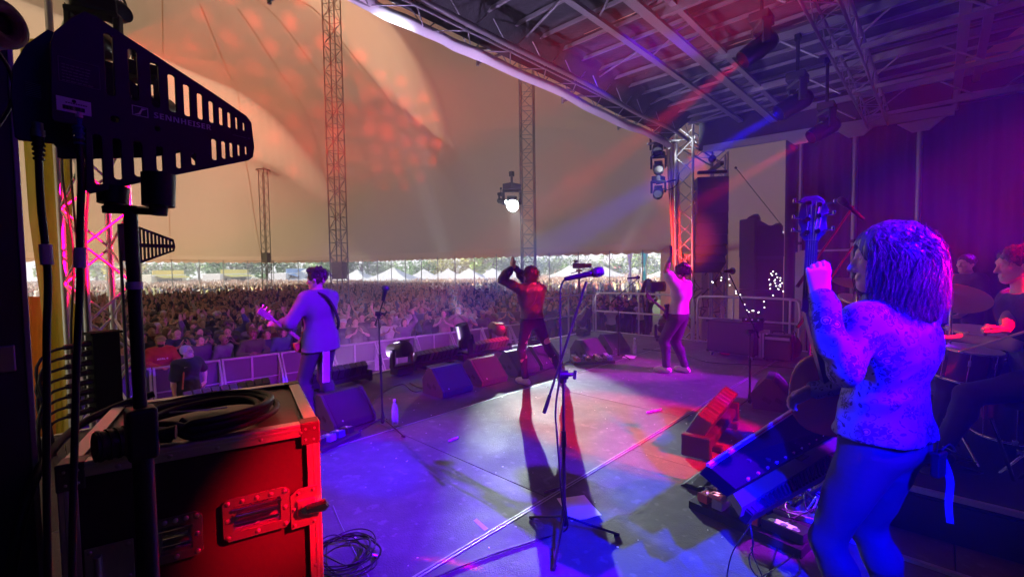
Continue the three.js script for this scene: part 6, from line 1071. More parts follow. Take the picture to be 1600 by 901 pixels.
// cables lying on the deck
reseed(31);
const cab = (label, pts, r = 0.007, m = M.rubber) => tag(obj('deck_cable', tube(pts.map(([x, y]) => F0(x, y, r * 0.9)), r, 60, 6), m), label, 'cable', 'cables lying on the deck');
cab('black cable winding past the foot of the left mic stand', [[680, 600], [650, 612], [628, 600], [600, 612], [575, 640], [560, 660], [540, 680]]);
cab('black cable across the dark front strip of the deck', [[900, 560], [860, 575], [810, 590], [760, 580], [700, 600], [660, 606], [640, 598]]);
cab('grey cable curving on the deck right of the rack case', [[520, 790], [530, 815], [545, 845], [560, 875], [578, 905]], 0.004, mat([0.2, 0.2, 0.22], { rough: 0.5 }));
cab('dark cable along the far end of the deck', [[1005, 545], [1060, 552], [1110, 566], [1180, 570], [1240, 575]], 0.008);
{ const c = F0(540, 880), t = thing('cable_coil', 'tangled heap of thin black cable on the deck at the foot of the rack case', 'cable', c); const pts = []; for (let i = 0; i < 150; i++) { const a = i * 0.38, r = 0.15 + 0.04 * noise3(i * 0.2, 1, 1); pts.push([r * cos(a) + 0.02 * sin(i), 0.012 + 0.05 * abs(noise3(i * 0.15, 3, 3)) + 0.0004 * i, r * sin(a) * 1.2]); } obj('cable', tube(pts, 0.0042, 500, 5), M.rubber, t); obj('plug', [rod([0.1, 0.05, 0.1], [0.15, 0.03, 0.13], 0.009)], M.steel, t); }

{ // scraps of paper and dust scattered on the deck, and strips of tape
  reseed(91); const bits = []; for (let i = 0; i < 240; i++) { const x = rr(0.8, 9.5), z = rr(-5.5, -0.3), s = rr(0.004, 0.013); bits.push(box(s, 0.002, s * rr(0.4, 1), [x, 0.0035, z], [0, rr(0, 3), 0])); }
  const b = obj('scraps', bits, M.paper); b.userData = { label: 'small pale scraps scattered over the deck', category: 'debris', kind: 'stuff' };
  [[[850, 770], [885, 760], 'strip of pale tape on the deck beside the hinge, behind the foreground mic stand'], [[700, 690], [716, 684], 'short strip of pale tape on the deck left of the bright patch'], [[1010, 645], [1034, 640], 'short strip of pale tape on the deck left of the ribbed lamp row'], [[742, 812], [760, 828], 'short strip of pale tape on the deck near the bottom hinge']].forEach(([a, c, label]) => { const p = F0(...a), q = F0(...c); tag(obj('tape_strip', [bar([p[0], 0.0032, p[2]], [q[0], 0.0032, q[2]], 0.03, 0.0012).translate(0, 0, 0)], M.gaffer), label, 'tape'); });
}
// ------------------------------------------------------------------ the band
const floral = canvasTex(1024, 1024, (c, w, h) => {
  c.fillStyle = '#66616a'; c.fillRect(0, 0, w, h); reseed(41);
  const ink = ['#1c1820', '#2b2530', '#4a4250'];
  const at = (x, y, f) => { for (const a of [-w, 0, w]) for (const b of [-h, 0, h]) { c.save(); c.translate(x + a, y + b); f(); c.restore(); } };
  for (let i = 0; i < 40; i++) { const x = rnd() * w, y = rnd() * h, R = rr(30, 78), n = 6 + floor(rnd() * 5), r0 = rnd() * 6; at(x, y, () => { c.rotate(r0); c.fillStyle = ink[1]; for (let k = 0; k < n; k++) { c.rotate(2 * PI / n); c.beginPath(); c.ellipse(R * 0.62, 0, R * 0.34, R * 0.2, 0, 0, 7); c.fill(); } c.fillStyle = '#8a848c'; c.beginPath(); c.arc(0, 0, R * 0.34, 0, 7); c.fill(); c.strokeStyle = ink[0]; c.lineWidth = 5; c.beginPath(); c.arc(0, 0, R * 0.22, 0, 7); c.stroke(); c.beginPath(); c.arc(0, 0, R * 1.02, 0, 7); c.setLineDash([9, 8]); c.stroke(); c.setLineDash([]); }); }
  for (let i = 0; i < 520; i++) { const x = rnd() * w, y = rnd() * h, r = rr(4, 17), a = rnd() * 6, k = rnd(); at(x, y, () => { c.rotate(a); c.fillStyle = ink[floor(k * 3)]; c.beginPath(); c.ellipse(0, 0, r, r * (0.3 + 0.6 * k), 0, 0, 7); c.fill(); if (k > 0.5) { c.strokeStyle = ink[0]; c.lineWidth = 3; c.beginPath(); c.arc(r, r, r * 1.4, 0, 3); c.stroke(); } }); }
});
floral.wrapS = floral.wrapT = THREE.RepeatWrapping; floral.repeat.set(1.35, 1.35);
function place(G, name, label, mats, p, th, o = {}) { const t = thing(name, label, 'person', p, th, o.group); buildPerson(t, G, mats); return t; }
const shoeBlack = mat([0.02, 0.02, 0.022], { rough: 0.5 }), shoeWhite = mat([0.7, 0.68, 0.66], { rough: 0.6 });
const REST = [0.35, 0.4, 0.45, 0.5], GRIP = [1.0, 1.1, 1.15, 1.2], OPEN = [0.06, 0.08, 0.1, 0.12], FRET = [0.85, 0.95, 1.0, 0.9];
// bass player, near, from behind
{
  const th = 160 * PI / 180, org = [2.42, 0, -0.16];
  const hairB = { p: [ell([0, 0.035, -0.02], [0.112, 0.108, 0.122], 0.03), cap([-0.07, -0.01, -0.04], [-0.1, -0.15, -0.03], 0.056, 0.038, 0.05), cap([0.07, -0.01, -0.03], [0.082, -0.12, 0.0], 0.05, 0.034, 0.05), cap([0, -0.02, -0.075], [0, -0.17, -0.1], 0.08, 0.06, 0.06), cap([-0.04, -0.02, -0.07], [-0.07, -0.17, -0.085], 0.06, 0.045, 0.05)], face: [[0.012, -0.06, 0.12], [0.06, 0.12, 0.085]], below: -1, amp: 0.0045, f: 66, strand: 0.14 };
  const G = figureGeos({
    size: 1.06, cell: 0.0095, headCell: 0.0045, hairCell: 0.0042, handCell: 0.0045, pel: [-0.01, 0.985, 0], up: [0.0, 1, -0.02], head: [0.0, 1.735, 0.0], headSize: 1.06, look: [0.6, -0.02, 0.05], hair: hairB, girth: 1.04, broad: 1.06,
    arms: [{ w: [0.345, 1.6, 0.07], e: [0.335, 1.315, -0.02], d: [-0.02, 1, 0.1], n: [0.75, 0.1, -0.6], curl: [0.55, 0.75, 0.9, 1.0], thumb: 0.25 }, { w: [-0.08, 1.1, 0.33], bend: [-1, -0.4, -0.6], d: [0.7, -0.4, 0.4], n: [-0.3, 0.3, 0.9], curl: REST }],
    legs: [{ a: [0.15, 0.085, 0.0], bend: [0.15, 0, 1] }, { a: [-0.14, 0.085, -0.04], bend: [-0.1, 0, 1] }],
    top: { g: 0.017, sleeve: 0.97, sleeveLoose: 0.9, hem: -0.02, skirt: 0.16, flare: 0.148, fold: 0.015, foldF: 14, collar: true }, leg: 0.008, legFold: 0.01,
  });
  G.hair = merged([G.hair, hairLocks(G.headM, 3200)]);
  const t = place(G, 'person', 'bass player with long wavy hair and patterned shirt, seen from behind in the right foreground', { skin: SK.fair, top: mat([1, 1, 1], { map: floral, rough: 0.75, bump: 0.0006, bumpMap: T.weave, sheen: 0.4 }), legs: mat([0.026, 0.028, 0.04], { rough: 0.85, bump: 0.0008, bumpMap: T.weave }), shoe: shoeBlack, hair: mat([0.06, 0.04, 0.03], { rough: 0.45, bump: 0.003 }) }, org, th);
  const W = (v) => arr(V(...v).applyAxisAngle(UP, th).add(V(...org)));
  // strap over the back, belt pack, hanging strap end
  const bp = thing('belt_pack', 'small black wireless pack clipped at the waist of the bass player', 'belt pack', W([-0.05, 0.93, -0.165]), th);
  obj('pack', [rbox(0.065, 0.1, 0.03, 0.008), rbox(0.065, 0.02, 0.034, 0.005, [0, 0.04, 0])], M.black, bp); obj('antenna', [rod([0.02, 0.05, 0], [0.024, 0.1, -0.005], 0.003)], M.rubber, bp); obj('lead', [tube([[-0.02, 0.05, 0], [-0.06, 0.07, -0.01], [-0.14, 0.02, 0.0], [-0.2, 0.01, 0.06]], 0.003, 24, 5)], M.rubber, bp);
  const sp = [[-0.2, 0.92, -0.12], [-0.225, 0.82, -0.14], [-0.25, 0.7, -0.13], [-0.3, 0.6, -0.12]].map(W), N = 20, cv = new THREE.CatmullRomCurve3(sp.map((p) => V(...p))), Ps = [], I = [];
  for (let i = 0; i <= N; i++) { const p = cv.getPoint(i / N); for (const s of [-1, 1]) Ps.push(p.x + 0.012 * s * 0.35, p.y, p.z + 0.012 * s); if (i) I.push(2 * i - 2, 2 * i - 1, 2 * i, 2 * i - 1, 2 * i + 1, 2 * i); }
  const g = new THREE.BufferGeometry(); g.setAttribute('position', new THREE.Float32BufferAttribute(Ps, 3)); g.setIndex(I); g.computeVertexNormals();
  tag(obj('strap_end', uvBox(g), mat([0.3, 0.3, 0.34], { rough: 0.7, side: THREE.DoubleSide })), 'loose end of a strap hanging from the waist of the bass player', 'strap');
  // bass guitar held upright: neck up to the head
  const hd = W([0.335, 1.98, 0.1]), bo = W([-0.16, 1.1, 0.3]), nk0 = W([0.305, 1.665, 0.13]);
  const x = nrm(sub(hd, nk0)), fc = nrm(sub(W([0.2, 1.9, 0.2]), W([0.4, 1.9, -0.3]))), tb = thing('bass_guitar', 'bass guitar held upright, its head with tuning pegs beside the face of the bass player', 'guitar', nk0);
  const away = nrm(sub(nk0, arr(EYE))), z = nrm(sub(away, x.map((v) => v * dot(x, away)))), y = cross(z, x); void fc;
  tb.quaternion.setFromRotationMatrix(new THREE.Matrix4().makeBasis(V(...x), V(...y), V(...z)));
  const nb = sub(bo, nk0), loc = (p) => { const d = sub(p, nk0); return [dot(d, x), dot(d, y), dot(d, z)]; }; void nb;
  const lb = loc(bo), lu = nrm(lb);
  obj('neck', [bar([0.155, 0, 0], [-0.14, 0, 0], 0.042, 0.028), bar([-0.13, 0, 0], lb, 0.042, 0.028)], mat([0.03, 0.025, 0.022], { rough: 0.35 }), tb);
  const hs = obj('headstock', [prism([[0.15, -0.024], [0.18, -0.05], [0.21, -0.045], [0.24, -0.058], [0.29, -0.06], [0.34, -0.05], [0.35, -0.06], [0.365, -0.04], [0.37, 0.01], [0.35, 0.035], [0.3, 0.058], [0.25, 0.05], [0.2, 0.058], [0.17, 0.035], [0.15, 0.024]], 0.02, 0.004)], mat([0.05, 0.045, 0.06], { rough: 0.3 }), tb);
  obj('tuning_peg', [[0.195, -1], [0.26, -1], [0.2, 1], [0.275, 1], [0.33, 1], [0.34, -1]].flatMap(([a, s]) => [rod([a, s * 0.045, -0.014], [a + 0.01, s * 0.08, -0.012], 0.005), rbox(0.022, 0.014, 0.018, 0.005, [a + 0.012, s * 0.084, -0.012]), disc(0.012, 0.02, [a, s * 0.022, -0.016], [PI / 2, 0, 0], 12)]), M.chrome, hs);
  obj('strings', [-3, -1, 1, 3].map((i) => rod([0.35, i * 0.011, -0.019], [0.15, i * 0.0045, -0.017], 0.0013, 0.0013, 5, false)).concat([-3, -1, 1, 3].map((i) => rod([0.15, i * 0.0045, -0.017], [-0.14, i * 0.005, -0.018], 0.0012, 0.0012, 5, false))), M.chrome, hs);
  obj('plate', [rbox(0.12, 0.004, 0.003, 0.001, [0.27, 0.018, -0.0125], [0, 0, 0.1]), rbox(0.1, 0.004, 0.003, 0.001, [0.23, -0.02, -0.0125], [0, 0, 0.1]), rbox(0.05, 0.004, 0.003, 0.001, [0.24, 0.03, -0.0125], [0, 0, 0.1])], M.white, hs);
  hs.scale.setScalar(0.8); hs.position.set(...[0.03, 0, 0]);
  const gb = []; for (let i = 0; i < 36; i++) { const a = i / 36 * 2 * PI; gb.push([lb[0] + lu[0] * 0.05 + 0.23 * cos(a) * (1 - 0.12 * cos(2 * a)), lb[1] + lu[1] * 0.05 + 0.165 * sin(a)]); }
  obj('guitar_body', [prism(gb, 0.045, 0.01).translate(0, 0, lb[2] + 0.03)], mat([0.25, 0.06, 0.03], { rough: 0.25 }), tb);
}
// singer
{
  const G = figureGeos({
    cell: 0.012, headCell: 0.007, handCell: 0.0055, hair: 'shag', pel: [0.02, 0.94, 0], up: [0.03, 1, 0.03], look: [0.25, -0.1, 0],
    arms: [{ w: [0.27, 1.72, 0.15], bend: [0.9, -0.5, -0.1], d: [-0.15, 1, 0.12], n: [0.95, 0.1, -0.1], curl: OPEN, thumb: 0.4 }, { w: [0.2, 1.725, 0.19], bend: [-0.5, -0.6, 0.6], d: [0.2, 1, 0.05], n: [-0.95, 0.1, 0.1], curl: OPEN, thumb: 0.4 }],
    legs: [{ a: [0.1, 0.09, 0.08], bend: [0.1, 0, 1] }, { a: [-0.4, 0.1, -0.16], bend: [-0.1, 0, 1], toe: [-0.5, 0, 1], tilt: 0.2 }],
    top: { g: 0.024, sleeve: 0.94, hem: -0.05, fold: 0.024, foldF: 12, collar: true }, leg: 0.009, slim: 0.9, legFold: 0.008,
  });
  G.hair = merged([G.hair, hairLocks(G.headM, 260, { l0: 0.1, l1: 0.2 })]);
  place(G, 'person', 'singer with shaggy hair in a shiny dark red jacket clapping overhead, seen from behind', { skin: SK.fair, top: mat([0.1, 0.06, 0.07], { rough: 0.28, bump: 0.001 }), topName: 'jacket', legs: cloth([0.016, 0.013, 0.017]), shoe: shoeWhite, hair: HR.auburn }, [4.98, 0, -4.3], 165 * PI / 180);
}
// guitarist in the pale jacket, left
{
  const org = [2.15, 0, -4.98], th = -158 * PI / 180;
  const G = figureGeos({
    cell: 0.012, headCell: 0.006, handCell: 0.0055, hair: 'tousled', pel: [0, 0.94, 0], up: [0, 1, 0.02], look: [0.35, 0.05, 0],
    arms: [{ w: [0.27, 1.13, 0.32], bend: [0.8, -0.9, -0.3], d: [0.5, 0.25, 0.8], n: [0.5, 0.6, -0.4], curl: FRET, thumb: 0.5 }, { w: [-0.1, 0.98, 0.26], bend: [-1, -0.3, -0.7], d: [0.75, -0.35, 0.3], n: [-0.2, 0.3, 0.9], curl: REST }],
    legs: [{ a: [0.13, 0.09, 0.05] }, { a: [-0.13, 0.09, -0.05] }],
    top: { g: 0.026, sleeve: 0.96, hem: 0.1, skirt: 0.16, flare: 0.14, fold: 0.011, foldF: 9, collar: true }, leg: 0.012,
  });
  G.hair = merged([G.hair, hairLocks(G.headM, 160, { l0: 0.015, l1: 0.04, a0: 0.6, a1: 5.7 })]);
  const t = place(G, 'person', 'guitarist in a long pale jacket lit violet, head turned left, at the stage front', { skin: SK.fair, top: mat([0.15, 0.145, 0.17], { rough: 0.8, bump: 0.0008, bumpMap: T.weave }), topName: 'jacket', legs: cloth([0.05, 0.045, 0.06]), shoe: shoeBlack, hair: HR.brown }, org, th);
  obj('shirt_tail', [rbox(0.1, 0.34, 0.02, 0.009, [0.09, 0.68, -0.15], [0.08, 0, 0.12])], cloth([0.5, 0.35, 0.5]), t);
  const W = (v) => arr(V(...v).applyAxisAngle(UP, th).add(V(...org)));
  const hd = P(420, 494, 4.55), bo = P(484, 541, 5.02), u = nrm(sub(hd, bo)), body = bo;
  guitar('electric_guitar', 'orange electric guitar with its neck pointing left, held by the guitarist in the pale jacket', body, hd, [-0.35, 0.25, -0.9], mat([0.62, 0.2, 0.06], { rough: 0.25 }), { neck: mat([0.5, 0.32, 0.2], { rough: 0.4 }), k: 0.8 });
  tag(obj('guitar_strap', tube([W([0.02, 1.0, 0.2]), W([0.09, 1.25, 0.16]), W([0.12, 1.47, 0.03]), W([0.05, 1.44, -0.13]), W([-0.1, 1.15, -0.165]), W([-0.18, 0.98, -0.03])].map((p) => p), 0.016, 40, 6), M.matte), 'dark guitar strap over the shoulder of the pale jacket', 'strap');
}
// guitarist in white, right
{
  const org = [7.05, 0, -2.97], th = PI;
  const G = figureGeos({
    cell: 0.012, headCell: 0.007, handCell: 0.0055, hair: 'curly', pel: [0.02, 0.93, 0.04], up: [0.02, 1, -0.1], look: [0.3, -0.15, 0],
    arms: [{ w: [0.23, 1.88, 0.08], bend: [0.6, -0.2, 0.5], d: [-0.08, 1, 0.05], n: [0.2, 0, -1], curl: OPEN, spread: 0.2, thumb: 0.6 }, { w: [-0.14, 1.04, 0.22], bend: [-1, -0.4, -0.7], d: [0.6, -0.4, 0.4], n: [-0.2, 0.3, 0.9], curl: REST }],
    legs: [{ a: [0.12, 0.09, 0.2] }, { a: [-0.1, 0.09, -0.02] }],
    top: { g: 0.022, sleeve: 0.34, sleeveLoose: 1.5, hem: -0.03, fold: 0.012, foldF: 10 }, leg: 0.02, slim: 1.05, legFold: 0.01,
  });
  G.hair = merged([G.hair, hairLocks(G.headM, 420, { l0: 0.03, l1: 0.09, a0: 0.5, a1: 5.8 })]);
  place(G, 'person', 'guitarist with curly hair in a white t-shirt raising one hand, right of the singer', { skin: SK.fair, top: cloth([0.55, 0.54, 0.54]), legs: cloth([0.045, 0.045, 0.07]), shoe: shoeWhite, hair: HR.black }, org, th);
  guitar('electric_guitar', 'dark electric guitar slung on the guitarist in white, its neck sticking out to the left', P(1047, 491, 7.25), P(1016, 464, 6.8), [-0.3, 0.1, -0.95], mat([0.03, 0.03, 0.035], { rough: 0.3 }), { neck: mat([0.04, 0.03, 0.03], { rough: 0.4 }), pg: M.black, k: 0.85 });
}
// drum riser, kit and drummer
{
  const rs = thing('drum_riser', 'black drum riser with an aluminium edge', 'riser', [5.2, 0, 0.7]);
  obj('deck', [rbox(2.8, 0.06, 2.9, 0.006, [0, 0.27, 0])], M.matte, rs); obj('edge', [rbox(0.03, 0.035, 2.9, 0.004, [-1.405, 0.283, 0]), rbox(2.8, 0.035, 0.03, 0.004, [0, 0.283, -1.455])], M.alu, rs); obj('skirt', [rbox(0.02, 0.24, 2.88, 0.004, [-1.4, 0.12, 0]), rbox(2.76, 0.24, 0.02, 0.004, [0, 0.12, -1.44])], M.matte, rs);
  barMesh('floor_edge', [-1.8, 0.012, -1.45], [-1.8, 0.012, 1.45], 0.03, 0.02, M.aluDull, rs);
  const shell = mat([0.05, 0.012, 0.015], { rough: 0.2, clearcoat: 0.6 }), headM = mat([0.72, 0.7, 0.68], { rough: 0.55 });
  const drum = (label, p, r, h, tilt) => { const t = thing('drum', label, 'drum', p, 0, 'drums of the kit'); t.rotation.set(tilt[0], 0, tilt[1]); obj('shell', [new THREE.CylinderGeometry(r, r, h, 28, 1, true)], shell, t); obj('drum_head', [disc(r * 1.01, 0.006, [0, h / 2 + 0.004, 0], null, 28)], headM, t); obj('drum_head', [disc(r * 1.01, 0.006, [0, -h / 2 - 0.004, 0], null, 28)], headM, t); obj('hoop', [1, -1].map((s) => new THREE.TorusGeometry(r * 1.02, 0.008, 8, 32).rotateX(PI / 2).translate(0, s * (h / 2 - 0.004), 0)), M.chrome, t); for (let i = 0; i < 8; i++) { const a = i / 8 * 2 * PI; obj('lug', [rbox(0.018, 0.045, 0.016, 0.004, [(r + 0.008) * cos(a), h * 0.18, (r + 0.008) * sin(a)], [0, -a, 0]), rod([(r + 0.014) * cos(a), h / 2, (r + 0.014) * sin(a)], [(r + 0.014) * cos(a), -h / 2, (r + 0.014) * sin(a)], 0.0035)], M.chrome, t); } return t; };
  shell.side = THREE.DoubleSide;
  drum('shallow red lit drum in front of the hands of the drummer, topmost of the kit', P(1528, 532, 3.5), 0.19, 0.16, [0.08, 0.1]);
  drum('deeper drum just below the topmost one, between the bass player and the drummer', P(1513, 568, 3.25), 0.17, 0.22, [0.1, 0.05]);
  drum('large floor drum in the dark below the arm of the drummer', P(1585, 640, 3.4), 0.22, 0.4, [0, 0]);
  const bd = P(1545, 690, 3.9); const kick = drum('big bass drum lying on its side at the back of the riser', [bd[0], 0.6, bd[2]], 0.29, 0.42, [PI / 2, 0]); void kick;
  drum('small drum seen past the left arm of the bass player', P(1332, 482, 4.6), 0.15, 0.2, [0.3, 0.2]);
  const cymbalM = mat([0.55, 0.42, 0.22], { rough: 0.32, metal: 0.55 });
  const cym = (label, p, r, tilt) => { const t = thing('cymbal', label, 'cymbal', p, 0, 'cymbals of the drum kit'); const c = obj('plate', lathe([[0.008, 0.03], [0.03, 0.026], [0.05, 0.008], [r * 0.6, -0.006], [r, -0.022], [r, -0.024], [r * 0.6, -0.009], [0.05, 0.005], [0.008, 0.026]], 40), cymbalM, t); c.rotation.set(...tilt); obj('stand_tube', [rod([0, 0.05, 0], [0, -p[1] + 0.32, 0], 0.011)], M.chrome, t); obj('wing_nut', [disc(0.012, 0.03, [0, 0.045, 0])], M.chrome, t); for (const a of [0.3, 2.4, 4.5]) obj('leg', [rod([0, -p[1] + 0.62, 0], [0.24 * cos(a), -p[1] + 0.31, 0.24 * sin(a)], 0.009)], M.chrome, t); return t; };
  cym('tilted cymbal lit violet behind the shoulder of the bass player', P(1487, 462, 3.3), 0.22, [0.15, 0, -0.55]);
  cym('red lit cymbal half hidden behind the raised arm of the bass player', P(1340, 440, 4.4), 0.2, [0.15, 0, -0.3]);
  cym('flat cymbal in the dark at the right edge, below the drummer', P(1575, 580, 3.8), 0.2, [0.1, 0, 0.1]);
  // kit hardware
  reseed(61);
  const hw = thing('drum_hardware', 'jumble of chrome stands and pedals at the foot of the drum kit', 'drum hardware', [4.1, 0.3, 0.0]);
  for (let i = 0; i < 9; i++) { const x = rr(-0.1, 0.9), z = rr(-0.3, 0.5), h = rr(0.25, 0.75); obj('stand_tube', [rod([x, 0, z], [x + rr(-0.15, 0.15), h, z + rr(-0.15, 0.15)], 0.011), rbox(0.03, 0.04, 0.03, 0.006, [x + 0.02, h * 0.6, z])], M.chrome, hw); }
  obj('pedal', [rbox(0.09, 0.02, 0.26, 0.006, [0.1, 0.05, -0.1], [0.3, 0.4, 0]), rod([0.1, 0.02, -0.24], [0.1, 0.26, -0.24], 0.012), sphere(0.03, [0.1, 0.26, -0.2])], M.chrome, hw);
  obj('lead', [tube([...Array(9)].map((_, i) => [-0.15 + i * 0.12, 0.02 + 0.04 * rnd(), rr(-0.4, 0.3)]), 0.006, 50, 5)], M.rubber, hw);
  const h = P(1596, 412, 3.0), org = [h[0], 0, h[2]];
  const th = -165 * PI / 180, toL = (p) => arr(V(...sub(p, org)).applyAxisAngle(UP, -th));
  const wl = toL(P(1500, 527, 3.15)), wr = toL(P(1566, 537, 2.7));
  const G = figureGeos({
    cell: 0.012, headCell: 0.005, handCell: 0.005, hair: 'short', pel: [0, 0.98, -0.12], up: [0, 1, 0.18], look: [0.1, 0.12, 0], head: [0, 1.7, 0.02],
    arms: [{ w: wl, bend: [0.3, -1, -0.2], d: nrm(sub(toL(P(1478, 528, 3.2)), wl)), n: [0, 1, 0.2], curl: GRIP, thumb: 0.2 }, { w: wr, bend: [-0.4, -1, -0.4], d: nrm(sub(toL(P(1545, 533, 2.72)), wr)), n: [0, 0.9, -0.3], curl: [0.7, 0.9, 1, 1.1], thumb: 0.2 }],
    legs: [{ a: [0.16, 0.42, 0.42], bend: [0.2, 1, 0.6] }, { a: [-0.18, 0.42, 0.36], bend: [-0.2, 1, 0.6] }],
    top: { g: 0.02, sleeve: 0.3, sleeveLoose: 1.5, hem: 0.05, fold: 0.01 }, leg: 0.015,
  });
  G.hair = merged([G.hair, hairLocks(G.headM, 420, { l0: 0.015, l1: 0.05, a0: 0.8, a1: 5.5 })]);
  place(G, 'person', 'drummer in a dark t-shirt in profile at the right edge, arms reaching over the drums', { skin: SK.fair, top: cloth([0.035, 0.035, 0.04]), legs: cloth([0.02, 0.02, 0.025]), shoe: shoeBlack, hair: HR.black }, org, th);
  const st = thing('drum_throne', 'black drum stool under the drummer', 'stool', [org[0] - 0.03, 0.3, org[2] + 0.12]); obj('seat', [disc(0.18, 0.09, [0, 0.5, 0], null, 24)], M.matte, st); obj('stem', [rod([0, 0.1, 0], [0, 0.46, 0], 0.016)], M.chrome, st); for (const a of [0, 2.1, 4.2]) obj('leg', [rod([0, 0.24, 0], [0.22 * cos(a), 0.01, 0.22 * sin(a)], 0.01)], M.chrome, st);
  const stickM = mat([0.55, 0.4, 0.24], { rough: 0.5 });
  for (const [a, b, lab] of [[P(1500, 549, 3.0), P(1606, 517, 2.68), 'wooden drum stick in the near hand of the drummer'], [P(1462, 541, 3.35), P(1515, 519, 3.1), 'wooden drum stick in the far hand of the drummer']]) tag(obj('drum_stick', [rod(a, b, 0.0055, 0.0075, 10), sphere(0.007, a)], stickM), lab, 'drum stick');
  const ch = atD(1498, 412, 6.2), G2 = figureGeos({ cell: 0.016, headCell: 0.009, handCell: 0.008, hair: 'short', look: [0.2, 0, 0], pel: [0, 0.96, 0], arms: [{ w: [0.2, 1.0, 0.2], curl: REST }, { w: [-0.18, 1.0, 0.22], curl: REST }], legs: [{ a: [0.12, 0.09, 0.02] }, { a: [-0.12, 0.09, -0.02] }], top: { g: 0.022, sleeve: 0.9, hem: 0.06 } });
  const px = place(G2, 'person', 'stage hand in dark clothes standing in the gloom behind the drum kit', { skin: SK.fair, top: cloth([0.03, 0.03, 0.04]), legs: cloth([0.02, 0.02, 0.03]), shoe: shoeBlack, hair: HR.black }, [ch.x, 0, ch.z + 0.1], -140 * PI / 180); px.position.y = ch.y - 1.64;
}
// people in the pit and at the barrier
const C = {};
{
  const rest = (o = {}) => ({ w: [0.24, 0.98, 0.12], curl: REST, ...o });
  const gp = atD(290, 549, 8.25);
  const G = figureGeos({ cell: 0.016, headCell: 0.008, handCell: 0.008, girth: 1.12, hair: { ...HAIRS.short, amp: 0.003, face: [[0, -0.06, 0.1], [0.082, 0.165, 0.1]] }, look: [0.3, -0.22, 0.05], arms: [{ w: [0.3, 0.99, 0.02], bend: [1, 0, -0.8], d: [-0.8, -0.3, 0.3], n: [0.3, 0.2, -0.9], curl: REST }, { w: [-0.26, 0.88, 0.06], bend: [-0.4, 0, -1], curl: REST }], legs: [{ a: [0.14, 0.09, 0] }, { a: [-0.14, 0.09, 0] }], top: { g: 0.024, sleeve: 0.4, sleeveLoose: 1.4, hem: 0.08, fold: 0.009, collar: true } });
  const g = place(G, 'person', 'security guard in a black polo shirt and glasses, standing in the pit before the barrier', { skin: SK.fair, top: cloth([0.015, 0.015, 0.018]), topName: 'polo_shirt', legs: cloth([0.02, 0.02, 0.02]), shoe: shoeBlack, hair: HR.grey }, [gp.x, GY, gp.z], 20 * PI / 180);
  const hm = G.headM; obj('glasses', [[-0.031, 1], [0.031, 1]].map(([x]) => new THREE.TorusGeometry(0.021, 0.0028, 6, 18).translate(x, 0.002, 0.095)).concat([rod([-0.012, 0.004, 0.096], [0.012, 0.004, 0.096], 0.0025), rod([0.05, 0.004, 0.09], [0.078, 0.004, 0], 0.0025), rod([-0.05, 0.004, 0.09], [-0.078, 0.004, 0], 0.0025)]).map((q) => q.applyMatrix4(hm)), M.black, g);
  obj('badge', [rbox(0.05, 0.014, 0.004, 0.002, [-0.1, 1.36, 0.142]), rbox(0.04, 0.012, 0.004, 0.002, [0.1, 1.33, 0.146])], M.white, g);
  obj('lanyard', [rod([-0.13, 1.3, 0.13], [-0.17, 0.98, 0.14], 0.014)], mat([0.5, 0.08, 0.08], { rough: 0.7 }), g);
  const rp = atD(249, 528, 9.55);
  const Gr = figureGeos({ cell: 0.016, headCell: 0.008, handCell: 0.008, girth: 1.16, hair: 'short', look: [-0.1, 0.1, 0], arms: [{ w: [0.1, 1.12, 0.34], bend: [1, -0.6, -0.2], d: [-0.8, -0.1, 0.4], n: [0.2, 0.9, 0.3], curl: REST }, { w: [-0.1, 1.12, 0.34], bend: [-1, -0.6, -0.2], d: [0.8, -0.1, 0.4], n: [-0.2, 0.9, 0.3], curl: REST }], legs: [{ a: [0.13, 0.09, 0] }, { a: [-0.13, 0.09, 0] }], top: { g: 0.03, sleeve: 0.96, hem: 0.05, fold: 0.01, hood: true, collar: true } });
  const r = place(Gr, 'person', 'bearded man in a red hooded top and cap leaning on the barrier behind the guard', { skin: SK.tan, top: cloth([0.42, 0.035, 0.03]), topName: 'hooded_top', legs: cloth([0.02, 0.02, 0.03]), shoe: shoeBlack, hair: HR.black }, [rp.x, GY, rp.z], 2 * PI / 180);
  obj('cap', [sphere(0.098, [0, 0.05, -0.01], [1, 0.82, 1.1], 18, 12), rbox(0.15, 0.012, 0.1, 0.006, [0, 0.045, 0.12], [0.25, 0, 0])].map((q) => q.applyMatrix4(Gr.headM)), cloth([0.25, 0.2, 0.1]), r);
  obj('beard', [ell([0, -0.075, 0.055], [0.055, 0.045, 0.048], 0.02)].map((p) => solid([p], 0.01, { warp: (x, y, z) => 0.006 * noise3(x * 60, y * 60, z * 60) })).map((q) => q.applyMatrix4(Gr.headM)), HR.black, r);
  obj('lettering', [lettering('AERL 6', fontBold, 0.19, 0.034, 0.004).rotateX(-0.12).translate(-0.095, 1.25, 0.168)], M.white, r);
}
